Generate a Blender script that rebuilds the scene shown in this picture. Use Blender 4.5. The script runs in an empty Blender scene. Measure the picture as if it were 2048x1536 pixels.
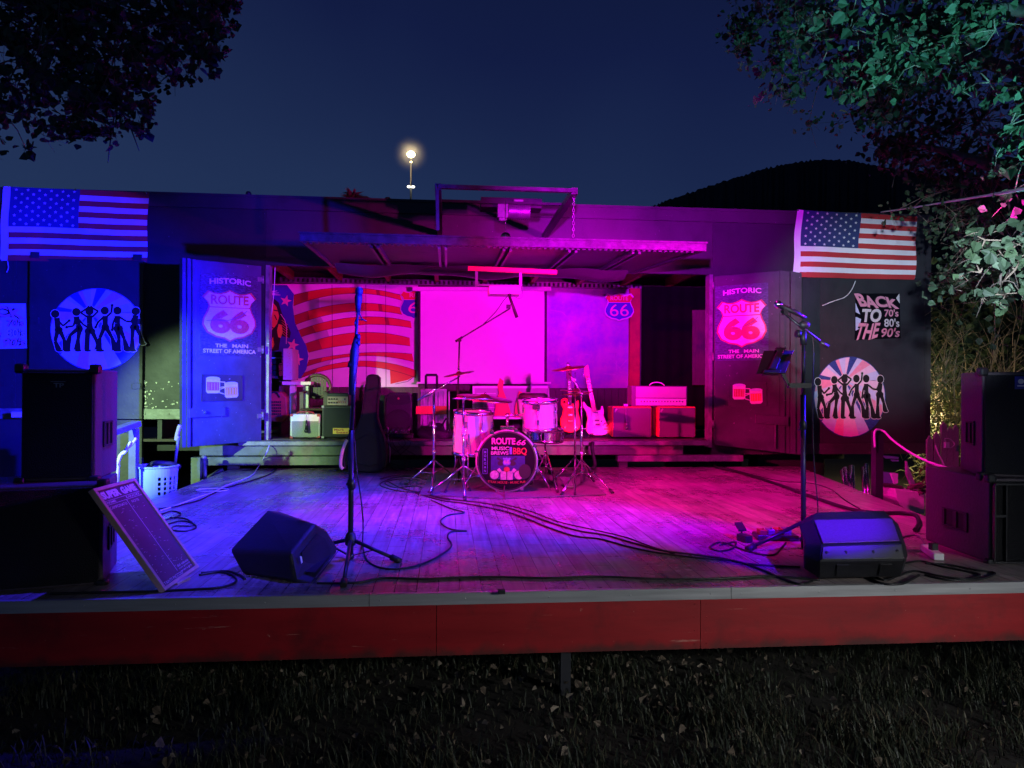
import bpy, math, random
from mathutils import Vector, Matrix, Euler
R = math.radians
rnd = random.Random(11)
sc = bpy.context.scene
COL = sc.collection
# ---------------------------------------------------------------- camera
F, CX, CY = 1450.0, 1024.0, 768.0
CAMP = Vector((0, 0, 1.57))
CM = Matrix.Rotation(-R(5.2), 3, 'Z') @ Matrix.Rotation(R(90.12), 3, 'X') @ Matrix.Rotation(R(.39), 3, 'Z')
cd = bpy.data.cameras.new('camera'); cam = bpy.data.objects.new('camera', cd); COL.objects.link(cam)
cam.location = CAMP; cam.rotation_euler = CM.to_euler()
cd.sensor_width = 36; cd.lens = F / 2048 * 36; cd.clip_start = .05; cd.clip_end = 3000
sc.camera = cam
# ---------------------------------------------------------------- night sky
w = bpy.data.worlds.new('World'); sc.world = w; w.use_nodes = True
nt = w.node_tree; bg = nt.nodes['Background']
tc = nt.nodes.new('ShaderNodeTexCoord'); sp = nt.nodes.new('ShaderNodeSeparateXYZ'); cr = nt.nodes.new('ShaderNodeValToRGB')
mx = nt.nodes.new('ShaderNodeMath'); mx.operation = 'MULTIPLY_ADD'; mx.inputs[1].default_value = .20
nz = nt.nodes.new('ShaderNodeTexNoise'); nz.inputs['Scale'].default_value = 1.6; nz.inputs['Detail'].default_value = 3
m2 = nt.nodes.new('ShaderNodeMath'); m2.operation = 'MULTIPLY_ADD'; m2.inputs[1].default_value = .34; m2.inputs[2].default_value = -.17
m3 = nt.nodes.new('ShaderNodeMath'); m3.operation = 'ADD'
nt.links.new(tc.outputs['Generated'], sp.inputs[0]); nt.links.new(sp.outputs['X'], mx.inputs[0]); nt.links.new(sp.outputs['Z'], mx.inputs[2])
nt.links.new(tc.outputs['Generated'], nz.inputs['Vector']); nt.links.new(nz.outputs['Fac'], m2.inputs[0])
nt.links.new(m2.outputs[0], m3.inputs[0]); nt.links.new(mx.outputs[0], m3.inputs[1])
nt.links.new(m3.outputs[0], cr.inputs[0]); nt.links.new(cr.outputs[0], bg.inputs['Color'])
e = cr.color_ramp.elements
e[0].position = 0; e[0].color = (.018, .038, .108, 1)
e[1].position = .85; e[1].color = (.0015, .003, .012, 1)
x = e.new(.22); x.color = (.0140, .029, .088, 1)
x = e.new(.50); x.color = (.0060, .0115, .055, 1)
bg.inputs['Strength'].default_value = 1.0
# ---------------------------------------------------------------- stage lights (floods and spots of the venue, plus added fill spots for dim areas)
def spot(name, loc, tgt, power, col, deg, blend=.6, size=.06):
    l = bpy.data.lights.new(name, 'SPOT'); l.energy = power; l.color = col; l.spot_size = R(deg); l.spot_blend = blend; l.shadow_soft_size = size
    o = bpy.data.objects.new(name, l); COL.objects.link(o); o.location = loc
    o.rotation_euler = (Vector(tgt) - Vector(loc)).to_track_quat('-Z', 'Y').to_euler(); return o
def point(name, loc, power, col, size=.1):
    l = bpy.data.lights.new(name, 'POINT'); l.energy = power; l.color = col; l.shadow_soft_size = size
    o = bpy.data.objects.new(name, l); COL.objects.link(o); o.location = loc; return o
# right lamp stand: violet on the screen, blue across to the left wall; left lamp stand: green and red
spot('violet_spotlight', (4.0, 2.7, 2.15), (0.35, 10.6, 2.45), 2100, (.80, .0, 1), 34, .9)
spot('magenta_spotlight', (4.0, 2.7, 2.35), (0.0, 9.8, 2.1), 2300, (1, .0, .55), 44, .9)
spot('purple_fill', (.2, 1.0, 2.4), (2.5, 8.85, 3.4), 7500, (.62, .0, 1), 32, 1)  # added violet fill for the right fascia, no seen fixture
spot('canopy_fill', (3.4, 5.3, 1.15), (.7, 7.6, 2.9), 420, (.9, .0, .75), 50, .9)  # added from below in place of floor bounce on the hatch underside
spot('shrub_fill', (6.6, 7.0, 1.5), (7.5, 10.4, 2.1), 70, (1, .90, .68), 64, .9)  # added to brighten the shrub twigs, no lamp seen there
spot('blue_spotlight', (3.2, 1.6, 2.35), (-5.1, 8.8, 2.1), 30000, (.006, .004, 1), 24, .8)
spot('blue_door_fill', (3.2, 1.6, 2.35), (-2.45, 8.5, 1.55), 13000, (.01, .006, 1), 14, .7)  # extra narrow beam added to make the left door bluer
spot('blue_floor_spotlight', (3.9, 4.5, 2.3), (-1.3, 5.8, .6), 5000, (.03, .006, 1), 50, 1)
spot('high_blue_fill', (.1, 4.6, 5.0), (-1.7, 5.6, .6), 4800, (.04, .02, 1), 60, .9)  # unseen overhead spot added to flood the left boards with blue
spot('high_pink_fill', (.7, 4.6, 5.0), (2.3, 6.2, .6), 2500, (1, .0, .42), 58, .9)  # unseen overhead spot added to flood the right boards with pink
spot('pale_green_fill', (-5.4, 1.7, 2.9), (-.35, 7.2, 1.05), 700, (.75, 1, .85), 11, .8)  # added pale fill for the drum kit
spot('blue_monitor_fill', (2.6, 1.0, 3.2), (1.98, 4.0, .85), 3200, (.08, .0, 1), 15, .6)  # added to turn the right monitor grille blue
spot('green_spotlight', (-5.5, 1.4, 2.7), (-2.65, 8.8, .95), 3600, (.58, 1, .48), 20, .55)
spot('red_spotlight', (-4.3, 2.4, 2.7), (2.6, 8.6, 1.45), 8500, (1, .0, .20), 24, .9)
spot('pink_floor_spotlight', (-4.3, 4.5, 3.0), (1.5, 6.4, .6), 2500, (1, .0, .40), 34, 1)
spot('pink_side_spotlight', (4.2, 4.9, 2.2), (-2.05, 3.75, 1.35), 420, (1, .0, .60), 15, .7)
spot('cool_floodlight', (0.0, -.7, 1.95), (5.4, 8.85, 2.5), 3900, (.66, .78, 1), 16.5, .8)
spot('tree_floodlight', (3.2, 2.1, 1.7), (2.85, 4.3, 4.0), 560, (.20, .85, 1), 50, .9)
spot('low_tree_floodlight', (2.3, 1.3, 1.5), (3.0, 3.6, 2.5), 6, (.25, .85, 1), 34, .9)
spot('blue_edge_fill', (3.2, 1.6, 2.35), (-.7, 6.9, 3.0), 6000, (.05, .01, 1), 15, .9)  # added to put blue on the front edge of the hatch
point('warm_lamp', (7.05, 10.3, 1.25), 110, (1, .78, .42), .08)
spot('skirt_fill', (4.3, -.7, 2.0), (1.5, 3.4, .25), 430, (.95, .97, 1), 54, 1, .2)  # added fill for the stage skirt and grass, no seen source
sc.view_settings.view_transform = 'Standard'; sc.view_settings.look = 'None'
sc.view_settings.exposure = 0; sc.view_settings.gamma = 1
# ---------------------------------------------------------------- pixel -> world helpers (used to measure positions on real planes)
def ray(px, py): return CM @ Vector(((px - CX) / F, -(py - CY) / F, -1))
def onz(px, py, z):
    r = ray(px, py); return CAMP + r * ((z - CAMP.z) / r.z)
def ony(px, py, y):
    r = ray(px, py); return CAMP + r * (y / r.y)
def atd(px, py, d): return CAMP + ray(px, py) * d
ST = .58      # stage floor height
PL = .91      # trailer floor height
WY = 8.85     # trailer side wall
BY = 11.15    # trailer back wall
# ---------------------------------------------------------------- mesh builder
class MB:
    def __init__(s): s.v = []; s.f = []; s.m = []; s.s = []
    def add(s, vs, fs, mi=0, sm=False):
        n = len(s.v); s.v += [tuple(p) for p in vs]
        for f in fs: s.f.append([i + n for i in f]); s.m.append(mi); s.s.append(sm)
    def hexa(s, p, mi=0):   # p: 4 bottom + 4 top
        s.add(p, [(3, 2, 1, 0), (4, 5, 6, 7), (0, 1, 5, 4), (1, 2, 6, 5), (2, 3, 7, 6), (3, 0, 4, 7)], mi)
    def bb(s, x0, y0, z0, x1, y1, z1, mi=0):
        s.hexa([(x0, y0, z0), (x1, y0, z0), (x1, y1, z0), (x0, y1, z0), (x0, y0, z1), (x1, y0, z1), (x1, y1, z1), (x0, y1, z1)], mi)
    def obox(s, c, sx, sy, sz, rot=None, mi=0):
        c = Vector(c); M = rot or Matrix.Identity(3)
        P = [c + M @ Vector((a * sx / 2, b * sy / 2, d * sz / 2)) for d in (-1, 1) for a, b in ((-1, -1), (1, -1), (1, 1), (-1, 1))]
        s.hexa(P, mi)
    def beam(s, a, b, w, h, mi=0, up=(0, 0, 1)):
        a = Vector(a); b = Vector(b); d = (b - a).normalized(); u = Vector(up)
        if abs(d.dot(u)) > .98: u = Vector((0, 1, 0))
        x = d.cross(u).normalized(); u = x.cross(d)
        s.hexa([p + x * i * w / 2 + u * j * h / 2 for p in (a, b) for i, j in ((-1, -1), (1, -1), (1, 1), (-1, 1))], mi)
    def ring(s, pts, rs, n=8, mi=0, sm=True, cap=True):
        pts = [Vector(p) for p in pts]; vs = []; px = None
        for i, p in enumerate(pts):
            d = (pts[min(i + 1, len(pts) - 1)] - pts[max(i - 1, 0)])
            d = d.normalized() if d.length > 1e-9 else Vector((0, 0, 1))
            if px is None:
                px = d.orthogonal().normalized()
            else:
                px = px - d * px.dot(d); px = px.normalized() if px.length > 1e-6 else d.orthogonal().normalized()
            y = d.cross(px); r = rs[i] if isinstance(rs, (list, tuple)) else rs
            vs += [p + (px * math.cos(6.28318 * k / n) + y * math.sin(6.28318 * k / n)) * r for k in range(n)]
        fs = [(i * n + k, i * n + (k + 1) % n, (i + 1) * n + (k + 1) % n, (i + 1) * n + k) for i in range(len(pts) - 1) for k in range(n)]
        s.add(vs, fs, mi, sm)
        if cap:
            n0 = len(s.v) - len(vs); m = len(pts) - 1
            s.f.append([n0 + k for k in range(n)][::-1]); s.m.append(mi); s.s.append(False)
            s.f.append([n0 + m * n + k for k in range(n)]); s.m.append(mi); s.s.append(False)
    def cyl(s, a, b, r, r2=None, n=12, mi=0, cap=True): s.ring([a, b], [r, r if r2 is None else r2], n, mi, True, cap)
    def lathe(s, prof, O, ax=(0, 0, 1), n=24, mi=0, sm=True):
        O = Vector(O); ax = Vector(ax).normalized(); x = ax.orthogonal().normalized(); y = ax.cross(x)
        vs = [O + ax * h + (x * math.cos(6.28318 * k / n) + y * math.sin(6.28318 * k / n)) * r for r, h in prof for k in range(n)]
        fs = [(i * n + k, i * n + (k + 1) % n, (i + 1) * n + (k + 1) % n, (i + 1) * n + k) for i in range(len(prof) - 1) for k in range(n)]
        s.add(vs, fs, mi, sm)
    def ball(s, c, r, n=10, mi=0, sc=(1, 1, 1)):
        vs = []; m = n // 2 + 1
        for i in range(m + 1):
            t = math.pi * i / m
            for k in range(n):
                a = 6.28318 * k / n
                vs.append((c[0] + r * sc[0] * math.sin(t) * math.cos(a), c[1] + r * sc[1] * math.sin(t) * math.sin(a), c[2] + r * sc[2] * math.cos(t)))
        s.add(vs, [(i * n + k, (i + 1) * n + k, (i + 1) * n + (k + 1) % n, i * n + (k + 1) % n) for i in range(m) for k in range(n)], mi, True)
    def loft(s, A, B, mi=0, capA=True, capB=True, sm=False):
        n = len(A); fs = [(k, (k + 1) % n, n + (k + 1) % n, n + k) for k in range(n)]
        s.add(list(A) + list(B), fs, mi, sm); o = len(s.v) - 2 * n
        if capA: s.f.append([o + k for k in range(n)][::-1]); s.m.append(mi); s.s.append(False)
        if capB: s.f.append([o + n + k for k in range(n)]); s.m.append(mi); s.s.append(False)
    def slab(s, pts, dv, mi=0):
        dv = Vector(dv); s.loft([Vector(p) for p in pts], [Vector(p) + dv for p in pts], mi)
    def build(s, name, mats, parent=None, bevel=0, seg=2, loc=None, auto=None):
        if parent is None and loc is None:
            xs = [p[0] for p in s.v]; ys = [p[1] for p in s.v]; zs = [p[2] for p in s.v]
            loc = ((min(xs) + max(xs)) / 2, (min(ys) + max(ys)) / 2, min(zs))
        if parent is not None:
            q = parent
            while q.parent: q = q.parent
            loc = q.location
        loc = Vector(loc)
        me = bpy.data.meshes.new(name); me.from_pydata([tuple(Vector(p) - loc) for p in s.v], [], s.f)
        if not isinstance(mats, (list, tuple)): mats = [mats]
        for m in mats: me.materials.append(m)
        me.polygons.foreach_set('material_index', s.m); me.polygons.foreach_set('use_smooth', s.s); me.update()
        o = bpy.data.objects.new(name, me); COL.objects.link(o)
        if parent is not None: o.parent = parent
        else: o.location = loc
        if bevel:
            b = o.modifiers.new('bevel', 'BEVEL'); b.width = bevel; b.segments = seg; b.limit_method = 'ANGLE'; b.angle_limit = R(40)
        return o
def tag(o, label=None, cat=None, group=None, kind=None):
    if label: o['label'] = label
    if cat: o['category'] = cat
    if group: o['group'] = group
    if kind: o['kind'] = kind
    return o
def thing(name, loc, label, cat, group=None):
    o = bpy.data.objects.new(name, None); o.empty_display_size = .1; o.location = loc; COL.objects.link(o); return tag(o, label, cat, group)
def smooth(pts, k=6):
    P = [Vector(p) for p in pts]; out = []
    for i in range(len(P) - 1):
        a = P[max(i - 1, 0)]; b = P[i]; c = P[i + 1]; d = P[min(i + 2, len(P) - 1)]
        for j in range(k):
            t = j / k
            out.append(.5 * ((2 * b) + (c - a) * t + (2 * a - 5 * b + 4 * c - d) * t * t + (3 * b - a - 3 * c + d) * t ** 3))
    out.append(P[-1]); return out
# ---------------------------------------------------------------- materials
def mat(name, col, rough=.6, metal=0, var=.25, scale=6, bump=0, col2=None, spec=.5, stretch=(1, 1, 1), emit=0, detail=5, rv=.1):
    m = bpy.data.materials.new(name); m.use_nodes = True; t = m.node_tree; b = t.nodes['Principled BSDF']
    b.inputs['Roughness'].default_value = rough; b.inputs['Metallic'].default_value = metal; b.inputs['Specular IOR Level'].default_value = spec
    tc = t.nodes.new('ShaderNodeTexCoord'); mp = t.nodes.new('ShaderNodeMapping'); n = t.nodes.new('ShaderNodeTexNoise')
    mp.inputs['Scale'].default_value = stretch; n.inputs['Scale'].default_value = scale; n.inputs['Detail'].default_value = detail; n.inputs['Roughness'].default_value = .65
    t.links.new(tc.outputs['Object'], mp.inputs[0]); t.links.new(mp.outputs[0], n.inputs['Vector'])
    c = t.nodes.new('ShaderNodeValToRGB'); c.color_ramp.elements[0].position = .35; c.color_ramp.elements[1].position = .68
    c2 = col2 or tuple(k * (1 - var) for k in col)
    c.color_ramp.elements[0].color = (*c2, 1); c.color_ramp.elements[1].color = (*col, 1)
    t.links.new(n.outputs['Fac'], c.inputs[0]); t.links.new(c.outputs[0], b.inputs['Base Color'])
    if rv:
        mr = t.nodes.new('ShaderNodeMapRange'); mr.inputs['To Min'].default_value = max(.02, rough - rv); mr.inputs['To Max'].default_value = min(1, rough + rv)
        t.links.new(n.outputs['Fac'], mr.inputs[0]); t.links.new(mr.outputs[0], b.inputs['Roughness'])
    if bump:
        bp = t.nodes.new('ShaderNodeBump'); bp.inputs['Strength'].default_value = bump; bp.inputs['Distance'].default_value = .02
        t.links.new(n.outputs['Fac'], bp.inputs['Height']); t.links.new(bp.outputs[0], b.inputs['Normal'])
    if emit:
        b.inputs['Emission Color'].default_value = (*col, 1); b.inputs['Emission Strength'].default_value = emit
    return m
K = {}
def defm(k, *a, **kw): K[k] = mat(k, *a, **kw)
defm('black_paint', (.035, .036, .042), .55, var=.45, scale=3, bump=.15, rv=.18)
defm('wall_paint', (.030, .031, .036), .55, var=.35, scale=2.2, bump=.5, rv=.15)
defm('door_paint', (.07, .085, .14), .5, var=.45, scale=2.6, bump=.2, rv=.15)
defm('dark_door', (.050, .048, .055), .55, var=.45, scale=3, bump=.2, rv=.15)
defm('green_paint', (.17, .20, .14), .65, var=.4, scale=5, bump=.3)
defm('fascia_paint', (.050, .045, .052), .5, var=.35, scale=1.6, bump=.5, stretch=(1, 1, .5))
defm('old_metal', (.26, .27, .26), .5, .3, var=.5, scale=9, bump=.3)
defm('alu', (.66, .67, .65), .34, .55, var=.25, scale=7, stretch=(.2, 1, 4), bump=.05, rv=.15)
defm('chrome', (.75, .75, .77), .18, 1, var=.1, scale=30)
defm('grey_metal', (.30, .30, .32), .4, .6, var=.3, scale=12)
defm('black_metal', (.02, .02, .022), .38, .0, var=.3, scale=20)
defm('black_plastic', (.018, .018, .021), .5, 0, var=.3, scale=40, bump=.1)
defm('speaker_side', (.085, .065, .08), .55, 0, var=.3, scale=60, bump=.25)
defm('grille', (.005, .005, .006), .55, .2, var=.6, scale=160, bump=.6)
defm('grille_grey', (.028, .030, .034), .5, .3, var=.6, scale=190, bump=.6)
defm('red_skirt', (.42, .008, .012), .55, 0, var=.35, scale=2.4, stretch=(.5, 1, 3), bump=.12, rv=.12)
defm('red_wood', (.42, .035, .03), .6, 0, var=.4, scale=6)
defm('white', (.78, .78, .78), .6, 0, var=.08, scale=4)
defm('screen', (.82, .82, .82), .7, 0, var=.03, scale=2)
defm('mural_white', (.72, .70, .70), .7, 0, var=.14, scale=3)
defm('mural_grey', (.45, .42, .44), .7, 0, var=.14, scale=3)
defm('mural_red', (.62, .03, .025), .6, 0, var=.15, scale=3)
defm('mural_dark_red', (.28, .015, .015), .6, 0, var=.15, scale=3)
defm('mural_blue', (.03, .04, .42), .6, 0, var=.15, scale=3)
defm('orange', (.70, .22, .06), .6, 0, var=.15, scale=8)
defm('gold', (.70, .42, .06), .6, 0, var=.15, scale=8)
defm('ink', (.006, .006, .007), .6, 0, var=.1, scale=8)
defm('flag_white', (.80, .80, .82), .75, 0, var=.12, scale=4, bump=.8)
defm('flag_red', (.50, .030, .035), .75, 0, var=.15, scale=4, bump=.8)
defm('flag_blue', (.025, .045, .16), .75, 0, var=.15, scale=4, bump=.8)
defm('poster_blue', (.085, .10, .17), .45, 0, bump=.25, var=.75, scale=26, stretch=(1, 1, 3))
defm('poster_ink', (.10, .12, .22), .45, 0, var=.5, scale=14)
defm('poster_white', (.70, .68, .68), .45, 0, bump=.25, var=.25, scale=30, stretch=(1, 1, 3))
defm('poster_red', (.55, .11, .10), .45, 0, bump=.25, var=.3, scale=30)
defm('poster_pink', (.75, .30, .42), .45, 0, bump=.25, var=.15, scale=20)
defm('poster_pale', (.72, .55, .68), .45, 0, bump=.25, var=.1, scale=20)
defm('poster_sky', (.50, .58, .80), .45, 0, bump=.25, var=.12, scale=20)
defm('poster_navy', (.04, .08, .32), .45, 0, bump=.25, var=.5, scale=24, stretch=(1, 1, 3))
defm('cable', (.010, .010, .011), .5, 0, var=.2, scale=20)
defm('white_cable', (.70, .70, .70), .5, 0, var=.1, scale=20)
defm('chalkboard', (.085, .055, .07), .6, 0, var=.45, scale=5, bump=.05)
defm('chalk', (.62, .60, .62), .9, 0, var=.35, scale=60)
defm('pale_wood', (.50, .34, .26), .6, 0, var=.3, scale=10, stretch=(1, 1, .2))
defm('dark_wood', (.07, .045, .04), .6, 0, var=.4, scale=7, stretch=(6, 1, 1), bump=.2)
defm('rafter', (.38, .06, .045), .7, 0, var=.4, scale=5)
defm('cream', (.74, .72, .62), .55, 0, var=.12, scale=12)
defm('beige_grille', (.34, .36, .28), .8, 0, var=.55, scale=140, bump=.3)
defm('tweed', (.40, .36, .34), .7, 0, var=.2, scale=50)
defm('red_tolex', (.78, .05, .07), .5, 0, var=.12, scale=40, bump=.1)
defm('purple_grille', (.19, .07, .20), .75, 0, var=.4, scale=120, bump=.3)
defm('drum_wrap', (.33, .36, .37), .22, 0, var=.06, scale=4)
defm('drumhead', (.003, .003, .006), .6, 0, var=.2, scale=3, spec=.12)
defm('tom_head', (.55, .55, .56), .5, 0, var=.1, scale=6)
defm('bronze', (.42, .26, .12), .3, .9, var=.35, scale=24, stretch=(1, 1, 1))
defm('brown_plastic', (.07, .04, .03), .45, 0, var=.15, scale=8)
defm('bag', (.020, .020, .024), .65, 0, var=.4, scale=14, bump=.35)
defm('orange_strap', (.85, .20, .06), .5, 0, var=.1, scale=9)  # own orange colour of the strap box, no emission
defm('guitar_red', (.72, .03, .015), .2, 0, var=.15, scale=5)
defm('guitar_pink', (.78, .42, .50), .2, 0, var=.06, scale=5)
defm('maple', (.62, .28, .16), .4, 0, var=.2, scale=10)
defm('rug', (.16, .14, .15), .95, 0, var=.5, scale=90, bump=.6)
defm('basket', (.34, .52, .56), .5, 0, var=.1, scale=6)
defm('bark', (.12, .10, .08), .9, 0, var=.5, scale=12, bump=.6)
defm('twig', (.26, .21, .15), .8, 0, var=.4, scale=20)
defm('soil', (.020, .017, .011), .95, 0, var=.5, scale=9, bump=.8)
defm('hill_wood', (.016, .020, .014), .95, 0, var=.5, scale=.06, bump=1)
defm('turquoise', (.16, .46, .38), .55, 0, var=.2, scale=8)
defm('litter', (.16, .12, .08), .85, 0, var=.6, scale=30)
for i, c in enumerate([(.045, .085, .04), (.065, .12, .055), (.03, .06, .03), (.09, .15, .085)]): defm('leaf%d' % i, c, .6, 0, var=.4, scale=12, spec=.3)
for k_, c in (('dim_print_pink', (.42, .10, .26)), ('dim_print_white', (.34, .30, .30)), ('dim_print_red', (.30, .03, .03)), ('dim_print_sky', (.12, .14, .40)), ('dim_print_navy', (.015, .02, .12))): defm(k_, c, .45, 0, var=.5, scale=40)  # darkened poster colours: the drum front's weak light is put into the print
defm('sketch_paint', (.46, .26, .58), .75, 0, var=.4, scale=9)
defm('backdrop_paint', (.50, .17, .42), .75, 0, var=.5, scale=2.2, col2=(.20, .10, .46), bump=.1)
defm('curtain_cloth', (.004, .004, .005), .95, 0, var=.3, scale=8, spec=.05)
defm('frame_metal', (.085, .08, .09), .4, .4, var=.5, scale=14, bump=.2)
for i, c in enumerate([(.030, .042, .018), (.055, .060, .028), (.020, .028, .014), (.11, .09, .045)]): defm('grass%d' % i, c, .6, 0, var=.3, scale=12)
for i, c in enumerate([(.16, .17, .06), (.10, .14, .05), (.26, .20, .09)]): defm('reed%d' % i, c, .6, 0, var=.4, scale=14)
def emis(name, col, s):
    m = bpy.data.materials.new(name); m.use_nodes = True; b = m.node_tree.nodes['Principled BSDF']
    b.inputs['Emission Color'].default_value = (*col, 1); b.inputs['Emission Strength'].default_value = s; b.inputs['Base Color'].default_value = (*col, 1); return m
K['lamp_glow'] = emis('lamp_glow', (1, .80, .42), 9); K['lamp_white'] = emis('lamp_white', (1, .95, .80), 3)
# stage boards: brick texture laid along the depth of the stage, worn varnish
def boards():
    m = bpy.data.materials.new('stage_boards'); m.use_nodes = True; t = m.node_tree; b = t.nodes['Principled BSDF']; N = t.nodes.new; L = t.links.new
    tc = N('ShaderNodeTexCoord'); mp = N('ShaderNodeMapping'); mp.inputs['Rotation'].default_value = (0, 0, R(90)); L(tc.outputs['Object'], mp.inputs[0])
    br = N('ShaderNodeTexBrick'); br.inputs['Scale'].default_value = 1; br.inputs['Brick Width'].default_value = .34; br.inputs['Row Height'].default_value = .105
    br.inputs['Mortar Size'].default_value = .0028; br.inputs['Mortar Smooth'].default_value = .3; br.offset = .43; br.offset_frequency = 2
    br.inputs['Color1'].default_value = (.30, .25, .23, 1); br.inputs['Color2'].default_value = (.21, .17, .155, 1); br.inputs['Mortar'].default_value = (.05, .04, .038, 1)
    L(mp.outputs[0], br.inputs['Vector'])
    ms = N('ShaderNodeMapping'); ms.inputs['Scale'].default_value = (26, 1.6, 1); L(tc.outputs['Object'], ms.inputs[0])
    g = N('ShaderNodeTexNoise'); g.inputs['Scale'].default_value = 1.4; g.inputs['Detail'].default_value = 8; L(ms.outputs[0], g.inputs['Vector'])
    s2 = N('ShaderNodeTexNoise'); s2.inputs['Scale'].default_value = 1.3; s2.inputs['Detail'].default_value = 7; s2.inputs['Roughness'].default_value = .7; L(tc.outputs['Object'], s2.inputs['Vector'])
    s3 = N('ShaderNodeTexNoise'); s3.inputs['Scale'].default_value = 11; s3.inputs['Detail'].default_value = 8; L(tc.outputs['Object'], s3.inputs['Vector'])
    def ramp(inp, a, b2, lo, hi):
        r = N('ShaderNodeMapRange'); r.inputs['From Min'].default_value = a; r.inputs['From Max'].default_value = b2; r.inputs['To Min'].default_value = lo; r.inputs['To Max'].default_value = hi; L(inp, r.inputs[0]); return r.outputs[0]
    def mul(a, b2):
        q = N('ShaderNodeMath'); q.operation = 'MULTIPLY'; L(a, q.inputs[0]); L(b2, q.inputs[1]); return q.outputs[0]
    k = mul(mul(ramp(g.outputs['Fac'], .3, .7, .62, 1.2), ramp(s2.outputs['Fac'], .28, .70, .60, 1.45)), ramp(s3.outputs['Fac'], .3, .65, .82, 1.08))
    vm = N('ShaderNodeVectorMath'); vm.operation = 'SCALE'; L(br.outputs['Color'], vm.inputs[0]); L(k, vm.inputs['Scale']); L(vm.outputs[0], b.inputs['Base Color'])
    L(ramp(s2.outputs['Fac'], .35, .65, .16, .46), b.inputs['Roughness'])
    bp = N('ShaderNodeBump'); bp.inputs['Strength'].default_value = .5; bp.inputs['Distance'].default_value = .005
    ad = N('ShaderNodeMath'); ad.operation = 'MULTIPLY_ADD'; L(br.outputs['Fac'], ad.inputs[0]); ad.inputs[1].default_value = -1.4; L(g.outputs['Fac'], ad.inputs[2])
    L(ad.outputs[0], bp.inputs['Height']); L(bp.outputs[0], b.inputs['Normal']); return m
K['boards'] = boards()
def scuffed(m, pale, sc_=(3, 3, 40), thr=.68, dirt=(.03, .012, .01), low=False):
    t = m.node_tree; b = t.nodes['Principled BSDF']; N = t.nodes.new; L = t.links.new; src = b.inputs['Base Color'].links[0].from_socket
    tc = N('ShaderNodeTexCoord'); mp = N('ShaderNodeMapping'); mp.inputs['Scale'].default_value = sc_; L(tc.outputs['Object'], mp.inputs[0])
    def layer(src, vec, scale, lo, hi, col, det=6):
        n = N('ShaderNodeTexNoise'); n.inputs['Scale'].default_value = scale; n.inputs['Detail'].default_value = det; n.inputs['Roughness'].default_value = .7; L(vec, n.inputs['Vector'])
        r = N('ShaderNodeMapRange'); r.inputs['From Min'].default_value = lo; r.inputs['From Max'].default_value = hi; L(n.outputs['Fac'], r.inputs[0])
        x = N('ShaderNodeMix'); x.data_type = 'RGBA'; L(r.outputs[0], x.inputs['Factor']); L(src, x.inputs['A']); x.inputs['B'].default_value = (*col, 1); return x.outputs['Result']
    o = layer(src, tc.outputs['Object'], 2.2, .52, .75, dirt); o = layer(o, mp.outputs[0], 1.3, thr, thr + .05, pale); o = layer(o, tc.outputs['Object'], 26, .70, .73, pale, 3)
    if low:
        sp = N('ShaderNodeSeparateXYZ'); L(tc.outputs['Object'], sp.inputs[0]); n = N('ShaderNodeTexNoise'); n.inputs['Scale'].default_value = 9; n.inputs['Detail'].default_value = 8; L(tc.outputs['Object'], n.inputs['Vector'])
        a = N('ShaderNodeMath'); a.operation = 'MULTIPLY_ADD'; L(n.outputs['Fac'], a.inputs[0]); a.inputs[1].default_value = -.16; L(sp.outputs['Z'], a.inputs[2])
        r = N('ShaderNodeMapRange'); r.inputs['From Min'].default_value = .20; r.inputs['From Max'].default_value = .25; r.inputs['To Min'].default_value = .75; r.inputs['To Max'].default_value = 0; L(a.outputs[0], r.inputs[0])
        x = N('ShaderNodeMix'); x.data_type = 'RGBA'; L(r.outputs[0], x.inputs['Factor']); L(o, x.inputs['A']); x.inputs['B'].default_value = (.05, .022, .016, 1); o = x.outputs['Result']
    L(o, b.inputs['Base Color'])
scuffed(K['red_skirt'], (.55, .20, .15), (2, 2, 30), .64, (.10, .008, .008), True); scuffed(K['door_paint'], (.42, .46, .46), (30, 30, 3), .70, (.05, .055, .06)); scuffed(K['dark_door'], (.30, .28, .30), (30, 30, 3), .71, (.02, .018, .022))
scuffed(K['green_paint'], (.50, .52, .46), (4, 4, 20), .67, (.06, .06, .045)); scuffed(K['wall_paint'], (.14, .14, .14), (3, 3, 30), .72, (.014, .014, .016)); scuffed(K['fascia_paint'], (.16, .15, .16), (3, 3, 24), .70, (.02, .018, .022))
scuffed(K['old_metal'], (.55, .55, .52), (6, 6, 20), .66, (.10, .09, .08))
# ---------------------------------------------------------------- flat artwork helpers
def quadmap(TL, TR, BR, BL):
    TL, TR, BR, BL = map(Vector, (TL, TR, BR, BL)); n = (TR - TL).cross(TL - BL).normalized()
    if n.dot(CAMP - TL) < 0: n = -n
    def f(u, v, w=0): return (BL * (1 - u) + BR * u) * (1 - v) + (TL * (1 - u) + TR * u) * v + n * w
    return f
_TC = {}
def glyphs(s, bold=0.0, shear=0):
    key = (s, bold, shear)
    if key not in _TC:
        c = bpy.data.curves.new('t', 'FONT'); c.body = s; c.size = 1; c.offset = bold; c.resolution_u = 4; c.shear = shear
        o = bpy.data.objects.new('t', c); me = bpy.data.meshes.new_from_object(o)
        vs = [(v.co.x, v.co.y) for v in me.vertices]; fs = [tuple(p.vertices) for p in me.polygons]
        bpy.data.objects.remove(o); bpy.data.curves.remove(c); bpy.data.meshes.remove(me)
        x0 = min(a for a, b in vs); x1 = max(a for a, b in vs); y0 = min(b for a, b in vs); y1 = max(b for a, b in vs)
        _TC[key] = ([((a - x0) / (x1 - x0), (b - y0) / (y1 - y0)) for a, b in vs], fs)
    return _TC[key]
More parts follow.
